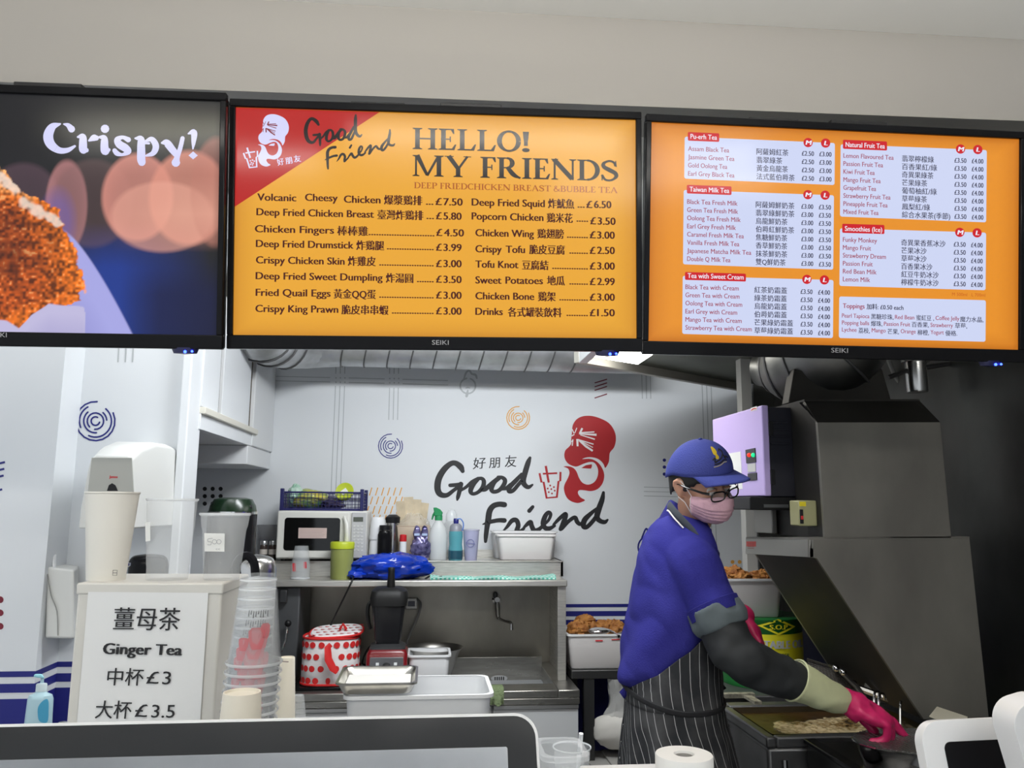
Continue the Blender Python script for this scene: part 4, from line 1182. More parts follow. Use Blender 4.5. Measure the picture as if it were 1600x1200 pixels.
# ---- things on the upper shelf, left to right
turned('cup_stack', 'stack of white foam cups between the microwave and the black jar', 'cups', 589, 3.70, zU,
       [('cup', WHITE, [(13, 875), (13.5, 873), (12, 844), (11.5, 842)]), ('cup', WHITE, [(13, 843), (13.5, 841), (11, 812), (10, 808)])], n=24)
turned('jar', 'glossy black jar with a screw top in front of the thermos', 'jar', 600, 3.65, zU, [('jar_body', mat('gloss_black', (.01, .01, .01)), [(10.5, 875), (11, 873), (11, 835), (8.5, 829)]), ('jar_lid', BLACKP, [(8.8, 828), (8.8, 821), (8, 820.5)])], n=24)
t, s = turned('thermos', 'silver thermos flask with a black lid', 'flask', 612, 3.73, zU, [('flask_body', mat('satin_steel', (.55, .54, .52), rough=.25, metal=1), [(10, 875), (10, 817)]), ('flask_lid', BLACKP, [(11, 817), (11.5, 808), (6, 804)])], n=24)
MB().tube([at(603, 811, 3.73), at(597, 814, 3.72), at(596, 826, 3.72)], .004, 8).build('pour_handle', BLACKP, t, world=True)
# bin of paper bags
Yb_ = 3.70
t = thing('plastic_bin', 'clear tan plastic bin holding wrapped paper bags', 'bin', (at(646, 875, Yb_).x, Yb_ + .06, zU))
g = lambda a_, b_, y: at(a_, b_, y)
zt_b = at(646, 822, Yb_).z
A = g(624, 874, Yb_); B = g(667, 874, Yb_); Cc = g(621, 822, Yb_); D = g(671, 822, Yb_)
bb = MB()
P8 = [(A.x, Yb_, zU), (B.x, Yb_, zU), (B.x, Yb_ + .14, zU), (A.x, Yb_ + .14, zU), (Cc.x, Yb_ - .006, zt_b), (D.x, Yb_ - .006, zt_b), (D.x, Yb_ + .15, zt_b), (Cc.x, Yb_ + .15, zt_b)]
bb.add(P8, [(3, 2, 1, 0), (0, 1, 5, 4), (1, 2, 6, 5), (2, 3, 7, 6), (3, 0, 4, 7)])
bb.build('bin_wall', plastic('tan_plastic', (.62, .50, .38), .55, .3), t, world=True, smooth=False)
MB().tube([P8[4], P8[5], P8[6], P8[7]], .0025, 6, closed=True).build('rim', plastic('tan_plastic', (.6, .5, .4), .5), t, world=True)
cc = g(646, 806, Yb_ + .06)
bg = thing('wrapped_bag_bundle', 'clear wrapped bundle of cream paper bags standing in the tan bin', 'bag bundle', (cc.x, Yb_ + .07, zU + .01))
crm = mat('cream_paper', (.72, .60, .42), rough=.6, nscale=14, namt=.25)
for i, (ox, tz, tilt) in enumerate(((-.030, 781, -.12), (-.012, 776, -.05), (.006, 780, .03), (.026, 784, .12))):
    zt = at(640, tz, Yb_).z - zU - .01
    M_ = Matrix.Rotation(tilt, 4, 'Y') @ Matrix.Rotation(.2 * (i - 1), 4, 'Z')
    MB().box(ox - .022, ox + .022, -.012 + i * .006, -.006 + i * .006, 0, zt, M=M_).build('paper_bag', crm, bg, bevel=.002)
blob((0, 0, .115), (.076, .045, .075), .2, 2.5, 5, fold=.25).build('wrapper', plastic('wrapper_film', (.85, .8, .7), .32, .12), bg)
turned('tube_container', 'slim white tube with red cap, right of the silver thermos', 'tube', 629, 3.66, zU, [('tube_body', WHITE, [(5.5, 875), (5.5, 846)]), ('tube_cap', REDP, [(5.6, 846), (5.4, 836), (4, 835)])], n=16)
c0 = at(657, 856, 3.655)
pk = thing('snack_packet', 'dark blue and purple foil packets in a fold below the paper bags', 'packet', (c0.x, 3.66, zU))
foil = mat('purple_foil', (.03, .025, .10), rough=.22, metal=.4, nscale=50, col2=(.22, .20, .38))
blob((0, 0, .052), (.040, .02, .055), .22, 2.6, 6, fold=.25).build('packet_body', foil, pk)
for dx in (-.017, .017): blob((dx, 0, .118), (.016, .012, .032), .2, 3, 4 + dx, fold=.2, n=16, m=10).build('packet_neck', foil, pk)
for dx in (-.017, .017): MB().box(dx - .012, dx + .012, -.0135, -.0125, .108, .118).build('neck_label', mat('pale_blue_print', (.45, .55, .75), rough=.5), pk)
# spray bottle
t, s = turned('spray_bottle', 'half full white spray bottle with a green trigger', 'spray bottle', 684, 3.68, zU,
              [('bottle', plastic('bottle_plastic', (.80, .82, .82), .55, .25), [(13, 875), (14, 872), (14, 836), (11, 824), (5, 813), (4.6, 811)], {'smooth': False}), ('liquid', plastic('cloudy_liquid', (.66, .68, .70), .9, .3), [(12.6, 874), (13, 871), (13, 847)], {'free': 1}),
               ('collar', mat('green_plastic', (.02, .26, .09), rough=.35), [(6, 813), (6, 806), (5, 804)], {'free': 1})], n=24, sy=.7)
gm = mat('green_plastic', (.02, .26, .09))
a0 = at(684, 800, 3.68)
MB().slab([at(*q, 3.69) for q in ((678, 806), (690, 806), (692, 801), (688, 796), (682, 793), (677, 793), (678, 799))], (0, -.022, 0)).build('spray_head', gm, t, world=True, bevel=.003)
MB().tube([at(680, 799, 3.68), at(677, 805, 3.68), at(675, 812, 3.68)], [.004, .005, .003], 8).build('trigger', gm, t, world=True)
turned('clear_jug', 'clear plastic jug with a knobbed lid behind the teal bottle', 'jug', 704, 3.80, zU, [('jug_wall', CLEAR, [(11, 874), (12, 830), (11, 818), (8, 813)], {'capt': False}), ('jug_lid', CLEARR, [(9, 814), (8.5, 803), (5, 797), (.5, 796)])], n=24)
t, s = turned('drinking_bottle', 'teal drinking bottle with a dark blue cap and loop', 'bottle', 711.5, 3.67, zU,
              [('bottle', mat('teal_plastic', (.10, .36, .42), rough=.2, alpha=.9), [(10, 875), (11, 873), (11, 857), (10, 850), (11, 838), (10.5, 830)]), ('liquid', mat('dark_teal', (.02, .08, .12), rough=.3), [(11.3, 873), (11.3, 860)], {'free': 1, 'capt': False, 'capb': False}), ('shoulder', mat('grey_plastic', (.25, .26, .30), rough=.35), [(10.5, 831), (9.5, 822), (6, 818)]), ('cap', mat('dark_blue_cap', (.01, .012, .16), rough=.3), [(4, 819), (4.2, 811), (3.5, 810)])], n=24)
MB().tube(smoothpts([at(714, 811, 3.66), at(720, 811, 3.66), at(724, 818, 3.66), at(723, 827, 3.66), at(719, 831, 3.66)], 4), .0028, 8).build('carry_loop', mat('blue_loop', (.10, .22, .6), rough=.4), t, world=True)
t, s = turned('printed_cup', 'pale lilac printed plastic cup right of the teal bottle', 'cup', 735.5, 3.67, zU, [('cup_wall', plastic('lilac_plastic', (.42, .42, .60), .8, .3), [(9.5, 875), (12.7, 830), (13, 828)], {'capt': False}), ('rim', plastic('lilac_rim', (.5, .5, .6), .8), [(13.3, 829), (13.5, 827.5), (13, 827)], {'free': 1, 'capt': False, 'capb': False})], n=24)
P = Print(at(735, 850, 3.67) + Vector((0, -.035, 0)), (0, -1, 0)); P.stroke(arcpts(735, 849, 6, 0, 360, .8), smooth=False); P.stroke([(728, 848, .8), (742, 850, .8)], smooth=False); P.build('cup_print', mat('indigo_print', (.10, .10, .28), rough=.5), t)

# rectangular containers
def tub(name, label, cat, cx0, cx1, Yf, dep, z0, z1, m, rim=.006, taper=.88, wall=.003, rimm=None, loc=None, rz=0, rad=.02, group=None, solid=True):
    """open rectangular tub with rounded corners, walls and a rim"""
    w_ = (cx1 - cx0); root = thing(name, label, cat, ((cx0 + cx1) / 2, Yf + dep / 2, z0), rz=rz, group=group)
    H_ = z1 - z0
    def ring(k, z, grow=0):
        pts = []; hw = w_ / 2 * k + grow; hd = dep / 2 * (1 - (1 - k) * w_ / dep * .9) + grow; r = rad * k
        for sx_, sy_, a0 in ((1, 1, 0), (-1, 1, 90), (-1, -1, 180), (1, -1, 270)):
            for q in range(5):
                a = math.radians(a0 + q * 22.5); pts.append(Vector((sx_ * (hw - r) + r * math.cos(a), sy_ * (hd - r) + r * math.sin(a), z)))
        return pts
    rs = [ring(taper * .97, 0), ring(taper, .004), ring(1, H_), ring(1, H_, -wall), ring(taper, .008, -wall), ring(taper * .9, .006, -wall)]
    MB().rings(rs).build('tub_wall', m, root, ang=50)
    rr_ = [ring(1, H_ - rim, .0005), ring(1, H_ - rim, rim), ring(1, H_ + .0015, rim), ring(1, H_ + .0015, -wall)]
    MB().rings(rr_, capb=False, capt=False).build('rim', rimm or m, root, ang=50)
    return root
whp = mat('white_plastic', (.86, .82, .80), rough=.4)
tub('food_container', 'white rectangular food container on the shelf below the wall lettering', 'container', at(778, 856, 3.66).x, at(868, 856, 3.66).x, 3.66, .17, zU, at(820, 836, 3.66).z, whp, taper=.9)
tub('food_container', 'translucent shallow container behind the white one on the shelf', 'container', at(772, 856, 3.72).x, at(872, 856, 3.72).x, 3.85 - .09, .12, zU, at(820, 831, 3.75).z, MILKY, taper=.95)

# ---- lower shelf
t, s = turned('clear_cup', 'upturned clear cup with red print on the lower steel shelf', 'cup', 469, 3.52, zL, [('cup_wall', CLEAR, [(15, 905), (14.2, 880), (12.5, 870), (10.5, 853)], {'ang': 60}), ('rim', CLEARR, [(15, 905.5), (15.6, 903), (15, 902)], {'free': 1, 'capb': False, 'capt': False})], n=24)
MB().add([at(457 + i * 1.6, 880, 3.49) for i in range(4)] + [at(457.5 + i * 1.6, 893, 3.49) for i in range(4)], [(0, 1, 5, 4), (1, 2, 6, 5), (2, 3, 7, 6)]).add([at(474 + i * 1.6, 878, 3.49) for i in range(4)] + [at(474.5 + i * 1.6, 888, 3.49) for i in range(4)], [(0, 1, 5, 4), (1, 2, 6, 5), (2, 3, 7, 6)]).build('red_print', mat('red_ink', (.6, .03, .04), rough=.5), t, world=True)
turned('canister', 'olive green canister with a lime screw lid on the lower steel shelf', 'canister', 533, 3.52, zL, [('canister_body', mat('olive_plastic', (.30, .33, .10), rough=.35), [(16.5, 906), (17, 903), (18, 856), (18, 854)]), ('lid', LIME, [(18.8, 857), (19, 848), (18, 846.5), (1, 846)])], n=28)
c0 = at(610, 886, 3.53)
bb = blob((0, 0, 0), (.163, .085, .057), .22, 1.9, 11, 44, 26, fold=.22)
for v in bb.v: v.z = max(v.z, -.046)
bb.v = [v + Vector((0, 0, .047)) for v in bb.v]
t = thing('carrier_bag', 'crumpled bright blue carrier bag lying on the lower steel shelf', 'bag', (c0.x, 3.53, zL))
bb.build('bag_body', mat('blue_film', (.006, .05, .55), rough=.18, nscale=9, namt=.5, alpha=.97), t)
blob((-.13, -.02, .022), (.05, .05, .02), .3, 3, 2, 20, 12, fold=.3).build('bag_corner', MATS['blue_film'], t)
cloth = thing('dish_cloth', 'folded mint green checked cloth at the right of the lower shelf', 'cloth', (at(770, 900, 3.50).x, 3.50, zL))
xa_, xb_ = at(672, 900, 3.5).x, at(867, 900, 3.5).x
bb = MB(); R = []
for i in range(40):
    u = i / 39; x = xa_ + (xb_ - xa_) * u; hgt = .007 + .006 * abs(math.sin(u * 9)) + (.014 * max(0, (u - .9) * 10)) + .010 * max(0, (.08 - u) * 12)
    R.append([Vector((x, 3.47, zL + .001)), Vector((x, 3.47 - .004 * math.sin(u * 17), zL + hgt * .7)), Vector((x, 3.5, zL + hgt + .004 * math.sin(u * 23 + 1))), Vector((x, 3.56, zL + hgt * .8)), Vector((x, 3.56, zL + .001))])
mc = mat('mint_check', (.12, .48, .38), rough=.9)
nt = mc.node_tree; ck = nt.nodes.new('ShaderNodeTexChecker'); ck.inputs['Scale'].default_value = 110
ck.inputs['Color1'].default_value = (.10, .46, .36, 1); ck.inputs['Color2'].default_value = (.55, .75, .68, 1)
tc = nt.nodes.new('ShaderNodeTexCoord'); nt.links.new(tc.outputs['Object'], ck.inputs['Vector']); nt.links.new(ck.outputs['Color'], nt.nodes['Principled BSDF'].inputs['Base Color'])
bb.rings(R).build('cloth_fold', mc, cloth, world=True, ang=60)
tag(MB().tube(smoothpts([at(664, 905, 3.5), at(674, 899, 3.5), at(680, 903, 3.48), at(690, 901, 3.5)], 4), .004, 6).build('rubber_band', BLACKR, None), 'twisted dark tie beside the blue bag on the shelf', 'tie')
tag(MB().tube(smoothpts([at(553, 900, 3.47), at(548, 912, 3.43), at(532, 945, 3.46), at(513, 985, 3.5)], 5), .0035, 6).build('power_cable', BLACKR, None), 'black cable hanging from the shelf to the spotted bag', 'cable')
tag(MB().tube(smoothpts([at(651, 935, 3.84), at(657, 945, 3.82), at(652, 965, 3.8), at(641, 990, 3.78), at(633, 1012, 3.76)], 5), .006, 8).build('drain_hose', mat('grey_hose', (.3, .3, .28), rough=.5), None), 'grey hose curving down the splashback beside the blender', 'hose')
t = thing('wall_socket', 'small steel wall socket on the splashback behind the blender', 'socket', (at(643, 943, YB - .06).x, YB - .055, at(643, 943, YB - .06).z))
MB().box(-.028, .028, -.012, 0, -.026, .026).build('plate', STEEL, t, bevel=.004)
MB().box(-.016, .016, -.014, -.012, -.012, .012).build('switch', mat('grey_plastic', (.25, .26, .30)), t, bevel=.002)

# ---- left below the shelf: hot drinks machine
cm = thing('hot_water_machine', 'dark grey hot drinks machine with a chrome lever under the shelf', 'machine', (at(452, 1040, 3.5).x, 3.6, zW))
a_, b_ = at(405, 980, 3.48).x, at(467, 980, 3.48).x
MB().box(a_, b_, 3.48, 3.8, zW, zL - .03).build('body', GREYM, cm, world=True, bevel=.006)
MB().box(at(437, 932, 3.45).x, at(448, 932, 3.45).x, 3.45, 3.48, at(442, 942, 3.45).z, at(442, 922, 3.45).z).build('control_block', DARKG, cm, world=True, bevel=.003)
MB().tube([at(449, 978, 3.44), at(446, 1000, 3.42), at(439, 1018, 3.42)], [.005, .004, .005], 8).build('lever', CHROME, cm, world=True)
MB().sphere(at(450, 974, 3.44), .014, 12, 8).build('lever_knob', BLACKP, cm, world=True)
MB().box(a_, b_, 3.40, 3.48, zW, zW + .03).build('drip_tray', DARKG, cm, world=True, bevel=.003)

# ---- spotted lunch bag
Yd = 3.43
cb = thing('cool_bag', 'white cool bag with red polka dots and red trim', 'bag', (at(516, 1068, Yd).x, Yd, zW + .012))
tag(MB().box(at(462, 1068, Yd).x, at(536, 1068, Yd).x, Yd - .1, Yd + .14, zW, zW + .012).build('hob_plate', mat('gloss_black', (.01, .01, .01)), None, bevel=.003), 'flat black hob plate under the spotted bag', 'hob')
s = sc_at(516, 1030, Yd)
prof = [(43, 1069), (45, 1064), (44, 1030), (43, 1000), (42.5, 994)]
zz = lambda py: at(516, py, Yd).z - (zW + .012)
def oval(r, z, n=40, p=.72):
    return [Vector((r * math.copysign(abs(math.cos(a)) ** p, math.cos(a)), .78 * r * math.copysign(abs(math.sin(a)) ** p, math.sin(a)), z)) for a in [2 * PI * i / n for i in range(n)]]
bagm = mat('white_fabric', (.82, .79, .79), rough=.7, bump=.3, bscale=30)
MB().rings([oval(r * s, max(0, zz(py))) for r, py in prof]).build('bag_body', bagm, cb, ang=60)
redf = mat('red_fabric', (.62, .02, .02), rough=.6)
dots = 0
bd = MB()
def surf(a, z):
    r = 44.6 * s; p = .72
    return Vector((r * math.copysign(abs(math.cos(a)) ** p, math.cos(a)), .78 * r * math.copysign(abs(math.sin(a)) ** p, math.sin(a)), z))
H_ = zz(996)
for r_ in range(4):
    for c2 in range(20):
        a0 = 2 * PI * (c2 + .5 * (r_ % 2)) / 20; z0 = .022 + (H_ - .038) * r_ / 3
        ctr = surf(a0, z0); tn = (surf(a0 + .02, z0) - surf(a0 - .02, z0)).normalized(); nn = tn.cross(Vector((0, 0, 1))).normalized()
        pts = []
        for i in range(12):
            w2 = 2 * PI * i / 12; rad_ = .0122
            # walk along the surface for the horizontal part
            da = rad_ * math.cos(w2) / max((surf(a0 + .01, z0) - surf(a0 - .01, z0)).length / .02, .02)
            q = surf(a0 + da, z0 + rad_ * math.sin(w2)); q.x *= 1.006; q.y *= 1.008; pts.append(q)
        c_ = ctr.copy(); c_.x *= 1.008; c_.y *= 1.01
        bd.add([c_] + pts, [(0, i + 1, (i + 1) % 12 + 1) for i in range(12)])
o = bd.build('polka_dots', redf, cb)
MB().tube(oval(44.5 * s, .006), .005, 6, closed=True).build('bottom_trim', redf, cb)
MB().tube(oval(43 * s, zz(993)), .005, 6, closed=True).build('top_trim', redf, cb)
Ml = Matrix.Translation((.018, 0, zz(989))) @ Matrix.Rotation(math.radians(-3), 4, 'Y') @ Matrix.Rotation(math.radians(8), 4, 'X')
MB().rings([[Ml @ v for v in oval(40 * s, 0)], [Ml @ v for v in oval(41 * s, .006)], [Ml @ v for v in oval(38 * s, .014)]]).build('lid', bagm, cb)
MB().tube([Ml @ v for v in oval(41 * s, .006)], .005, 6, closed=True).build('lid_trim', redf, cb)
bd = MB()
for i in range(7):
    for j in range(4):
        q = Ml @ Vector((-.085 + i * .028 + (j % 2) * .014, -.06 + j * .036, .0146)); bd.poly([q + Vector((.009 * math.cos(a), .009 * math.sin(a), 0)) for a in [2 * PI * k_ / 10 for k_ in range(10)]])
bd.build('lid_dots', redf, cb)
q = [at(517, 1007, Yd - .115), at(512, 1012, Yd - .12), at(513, 1030, Yd - .125), at(520, 1044, Yd - .122), at(526, 1052, Yd - .12)]
MB().tube(q, [.010, .014, .016, .015, .006], 8, flat=.25).build('strap', redf, cb, world=True)
MB().tube([at(531, 983, Yd - .02), at(536, 975, Yd - .03), at(541, 983, Yd - .02)], .006, 6).build('lid_loop', redf, cb, world=True)

# ---- blender
Yv = 3.37
bl_ = thing('blender', 'black jug blender with a red and silver base below the shelf', 'blender', (at(605, 1045, Yv).x, Yv, zW))
s = sc_at(605, 1000, Yv)
zf = lambda py: at(605, py, Yv).z - zW
def sqring(hw, hd, z, r=.01, dx=0):
    pts = []
    for sx_, sy_, a0 in ((1, 1, 0), (-1, 1, 90), (-1, -1, 180), (1, -1, 270)):
        for q in range(5):
            a = math.radians(a0 + q * 22.5); pts.append(Vector((dx + sx_ * (hw - r) + r * math.cos(a), sy_ * (hd - r) + r * math.sin(a), z)))
    return pts
MB().rings([sqring(32 * s, 32 * s, 0, .015), sqring(31 * s, 31 * s, zf(1018), .015), sqring(27 * s, 27 * s, zf(1010), .02), sqring(20 * s, 20 * s, zf(1006), .02)]).build('base', mat('dark_red_plastic', (.16, .006, .01), rough=.25), bl_, ang=45)
MB().rings([sqring(29 * s, 28 * s, zf(1019), .02), sqring(27 * s, 27 * s, zf(1008), .02), sqring(18 * s, 18 * s, zf(1003), .02)]).build('collar', DARKG, bl_, ang=45)
ym = -33 * s
MB().hexa([(-27 * s, ym, .002), (27 * s, ym, .002), (27 * s, ym + .006, .002), (-27 * s, ym + .006, .002), (-25 * s, ym, zf(1021)), (25 * s, ym, zf(1021)), (25 * s, ym + .006, zf(1021)), (-25 * s, ym + .006, zf(1021))]).build('control_panel', mat('panel_silver', (.16, .16, .17), rough=.4, metal=.4), bl_, bevel=.002)
MB().lathe([(.018, 0), (.017, .012), (.008, .016)], (0, ym, zf(1036)), 18, M=Matrix.Rotation(PI / 2, 4, 'X')).build('dial', BLACKP, bl_)
for dx in (-.035, .035): MB().box(dx - .006, dx + .006, ym - .004, ym, zf(1033), zf(1029)).build('switch', WHITE, bl_)
jarm = mat('smoked_jar', (.015, .015, .017), rough=.18, alpha=.9)
MB().rings([sqring(17 * s, 17 * s, zf(1008), .015), sqring(20 * s, 20 * s, zf(996), .015), sqring(25 * s, 25 * s, zf(950), .02), sqring(26 * s, 26 * s, zf(943), .02)]).build('jug', jarm, bl_, ang=50)
MB().rings([sqring(28 * s, 28 * s, zf(944), .03), sqring(29 * s, 29 * s, zf(932), .03), sqring(27 * s, 27 * s, zf(922), .03), sqring(20 * s, 20 * s, zf(917), .03)]).build('lid', BLACKR, bl_, ang=45)
MB().lathe([(6 * s, zf(918)), (6.5 * s, zf(916)), (5 * s, zf(893)), (5.6 * s, zf(889)), (4.5 * s, zf(886.5))], (2 * s, 0, 0), 14).build('lid_plug', BLACKR, bl_)
MB().tube(smoothpts([(-24 * s, 0, zf(941)), (-31 * s, -.005, zf(943)), (-33 * s, -.005, zf(955)), (-31 * s, -.005, zf(972)), (-28 * s, 0, zf(982))], 4), [.008] * 17, 8).build('handle', BLACKR, bl_)
tag(MB().tube(smoothpts([(at(571, 1040, 3.56)), at(566, 1035, 3.58), at(572, 1018, 3.6), at(580, 1008, 3.62)], 5), .004, 6).build('power_cable', BLACKR, None), 'short black cable at the left of the blender base', 'cable')

# white tub and steel bowl behind the tray
tub('food_container', 'square white tub beside the blender, in front of the steel bowl', 'container', at(638, 1042, 3.40).x, at(702, 1042, 3.40).x, 3.36, .17, zW, at(670, 1023, 3.38).z, WHITE, taper=.92)
turned('mixing_bowl', 'large stainless steel bowl with crumbs behind the white tub', 'bowl', 678, 3.58, zW, [('bowl', mat('bowl_steel', (.45, .43, .40), rough=.3, metal=1), [(24, 1052), (30, 1046), (40, 1016), (44, 1012), (45, 1011)], {'capt': False}), ('flour', mat('flour', (.6, .56, .5), rough=.9, nscale=30, namt=.5), [(36, 1024), (22, 1020), (1, 1019)], {'free': 1, 'capb': False})], n=32)
dc = MB(); R = []
for i in range(9):
    x = at(766, 1095, YF).x + i * .0065
    R.append([Vector((x, YF + .06, zW + .003)), Vector((x, YF + .06, zW + .012)), Vector((x, YF + .0, zW + .016 + .003 * (i % 2))), Vector((x, YF - .016, zW + .006)), Vector((x, YF - .014, zW - .05 + .006 * math.sin(i))), Vector((x, YF - .005, zW - .05)), Vector((x, YF - .003, zW + .002))])
o = dc.rings(R).build('scouring_cloth', mat('green_cloth', (.17, .22, .11), rough=.95, bump=.8, bscale=90), None, ang=60)
tag(o, 'green scouring cloth folded over the sink edge', 'cloth')

# ---- table at the right of the sink, with the fried chicken container
Yt = 3.44
zT = at(940, 1047, Yt).z
tb = thing('prep_table', 'narrow steel table right of the sink holding fried chicken', 'table', (at(960, 1047, Yt).x, 3.66, 0))
tx0, tx1 = at(893, 1047, Yt).x, at(1080, 1047, Yt).x
MB().box(tx0, tx1, Yt, YB - .01, zT - .035, zT).build('table_top', mat('dark_steel', (.08, .08, .08)), tb, world=True, bevel=.003)
for x in (at(921, 1080, Yt).x, tx1 - .05):
    for y in (Yt + .02, YB - .06): MB().box(x - .022, x + .022, y - .015, y + .015, 0, zT - .035).build('leg', mat('dark_steel', (.08, .08, .08)), tb, world=True)
fx0, fx1 = at(889, 1000, Yt).x, at(990, 1000, Yt).x
fz = at(940, 992, Yt).z
tub('food_container', 'milky container of fried chicken on the steel table right of the sink', 'container', fx0, fx1, Yt + .01, .26, zT, fz, plastic('foggy_plastic', (.86, .82, .80), .86, .4), taper=.9, rimm=MILKY)
fry = mat('fried_batter', (.22, .07, .015), rough=.6, nscale=34, col2=(.50, .22, .05), bump=.9, bscale=70)
for i, (px_, py_, yy, r) in enumerate(((905, 984, Yt + .10, .050), (925, 984, Yt + .18, .045), (947, 982, Yt + .19, .048), (962, 982, Yt + .17, .045), (915, 972, Yt + .2, .042))):
    c0 = at(px_, py_, yy)
    tag(blob(c0, (r, r * .9, r * .72), .35, 3.0, i * 2.3, 24, 16, fold=.3).build('fried_chicken', fry, None), ['fried chicken piece at the left end of the container by the sink', 'pale fried chicken piece second from the left by the sink', 'fried chicken piece in the middle of the container by the sink', 'fried chicken piece nearest the worker in the container by the sink', 'dark fried chicken piece topmost at the left by the stripes'][i], 'chicken', group='fried chicken in the container by the sink')
c0 = at(935, 992, Yt + .06)
t = thing('ladle', 'steel ladle with a shallow bowl across the chicken container', 'ladle', (c0.x, c0.y, fz + .002))
MB().sphere((0, 0, .006), (.052, .04, .014), 20, 10).build('ladle_bowl', CHROME, t)
MB().tube([(.045, 0, .010), (.06, -.03, .004), (.075, -.062, -.008)], [.004, .004, .007], 8).build('handle', CHROME, t)
tag(MB().tube([at(962, 992, Yt + .08), at(985, 984, Yt + .10), at(1000, 979, Yt + .12)], [.005, .006, .006], 8).build('serving_tongs', mat('satin_steel', (.5, .5, .5)), None), 'steel tongs lying over the right end of the chicken container', 'tongs')
P = Print(Vector((0, Yt + .0095, 1)), (0, -1, 0)); 
for q in ((931, 1001, 12, 1.5), ): P.stroke([(931, 1001, 2), (941, 1001, 2)], smooth=False)
P.stroke([(956, 999.5, 1.6), (968, 999, 1.6)], smooth=False)
P.text('araven', 931, 1002.2, 942, 2)
tcn = [o for o in COL.objects if o.name.startswith('food_container')][-1]
P.build('red_print', mat('red_ink', (.6, .03, .04)), tcn)
# bag of flour leaning below the table
c0 = at(965, 1120, Yt + .02)
t = thing('flour_bag', 'clear bag of white flour slumped under the steel table', 'bag', (c0.x, c0.y, .56))
b = MB(); R = []
zA, zB_ = at(960, 1062, Yt).z - .56, at(960, 1160, Yt).z - .56
film = plastic('bag_film', (.62, .62, .60), .5, .15)
for i in range(14):
    u = i / 13; z = zB_ + (zA - zB_) * u; hw = .085 - .035 * u + .012 * math.sin(u * 7)
    R.append([Vector((.015 + hw * math.cos(a) + .006 * noise.noise(Vector((a * 2, u * 6, 1))), .05 * math.sin(a) * (1 - .5 * u) + .02 * noise.noise(Vector((a * 3, u * 5, 4))), z)) for a in [2 * PI * k_ / 20 for k_ in range(20)]])
b.rings(R).build('bag_film', film, t)
blob((0.0, 0, zB_ + .045), (.105, .07, .075), .15, 1.6, 4, fold=.12).build('flour_fill', mat('flour_white', (.62, .60, .56), rough=.8), t)
t2 = thing('carton', 'flat folded carton on a low rack under the flour bag', 'carton', (c0.x, c0.y, .52))
MB().box(-.13, .11, -.1, .12, .0, .035).box(-.05, .13, -.12, .1, .036, .045).build('card_sheets', mat('grey_card', (.35, .34, .32), rough=.8), t2, bevel=.002)
rk = thing('low_rack', 'dark low rack standing under the steel table', 'rack', (c0.x, c0.y, 0))
MB().box(-.16, .16, -.14, .2, .49, .519).build('shelf', mat('dark_steel', (.08, .08, .08)), rk, bevel=.002)
for dx in (-.14, .14):
    for dy in (-.12, .17): MB().box(dx - .012, dx + .012, dy - .012, dy + .012, 0, .49).build('leg', mat('dark_steel', (.08, .08, .08)), rk)
# ================================================================ LEFT SIDE AND THE SERVICE COUNTER
CT = 1.0   # counter top
struct_top = mat('counter_laminate', (.55, .55, .54), rough=.35)
t = thing('service_counter', 'pale service counter running along the bottom of the picture', 'counter', (0, 1.2, 0))
MB().box(-1.8, XW - .02, .55, 1.72, CT - .04, CT).build('worktop', struct_top, t, world=True, bevel=.004)
MB().box(-1.75, XW - .05, .60, 1.66, 0, CT - .04).build('front_panel', WHITE, t, world=True)
t = thing('side_counter', 'narrow side counter below the left wall with drink urns', 'counter', (-.85, 2.3, 0))
MB().box(-.86, -.62, 2.12, 2.57, .90, .94).box(-.76, -.62, 2.56, 3.2, .90, .94).build('worktop', STEEL, t, world=True, bevel=.003)
MB().box(-.85, -.64, 2.15, 2.57, 0, .90).box(-.75, -.64, 2.56, 3.15, 0, .90).build('cabinet', WHITE, t, world=True)
t = thing('prep_bench', 'steel prep bench under the big clear tub', 'bench', (0, 2.4, 0))
MB().box(at(470, 1180, 2.3).x, at(770, 1180, 2.3).x, 2.15, 2.72, .845, .875).build('worktop', STEEL, t, world=True, bevel=.003)
MB().box(at(480, 1180, 2.3).x, at(760, 1180, 2.3).x, 2.2, 2.68, 0, .845).build('cabinet', mat('grey_panel', (.3, .3, .3)), t, world=True)

# ---- ginger tea box: measured front corners at one depth
A, B, D = at(121, 913, 1.36), at(348, 914.5, 1.36), at(100, 1127, 1.36)
rzb = -.02
bw = (B - A).length; zt = A.z
gb = thing('sign_box', 'white box with a Ginger Tea price sheet on its front', 'box', ((A.x + B.x) / 2, 1.36, CT), rz=rzb)
bxm = mat('white_box', (.60, .59, .55), rough=.4, nscale=6, namt=.05)
MB().box(-bw / 2, bw / 2, 0, .17, 0, zt - CT).build('body', bxm, gb, bevel=.004, seg=2)
MB().box(-bw / 2 - .002, bw / 2 + .002, -.002, .172, zt - CT - .016, zt - CT + .002).build('lid', bxm, gb, bevel=.003)
yo = 1.36 - .003
A2, B2, C2, D2 = at(137, 925, yo), at(326, 926, yo), at(310, 1180, yo), at(115, 1180, yo)
inv = INV[gb.name]
sh = MB().add([inv @ v for v in (D2, C2, B2, A2)], [(0, 1, 2, 3)])
for v in sh.v: v.y = -.003
MB_ = sh.build('paper_sheet', mat('paper_sheet', (.70, .71, .71), rough=.6), gb)
n_ = Vector((math.sin(rzb), -math.cos(rzb), 0))
P = Print(Vector((gb.location.x, 1.36, 1)) + n_ * .004, n_).frame(0, 880, 3.3333)
P.text('薑母茶', 590, 338, 935, 88, bold=.012, slope=.004)
P.text('Ginger Tea', 538, 472, 945, 56, bold=.07, slope=.018)
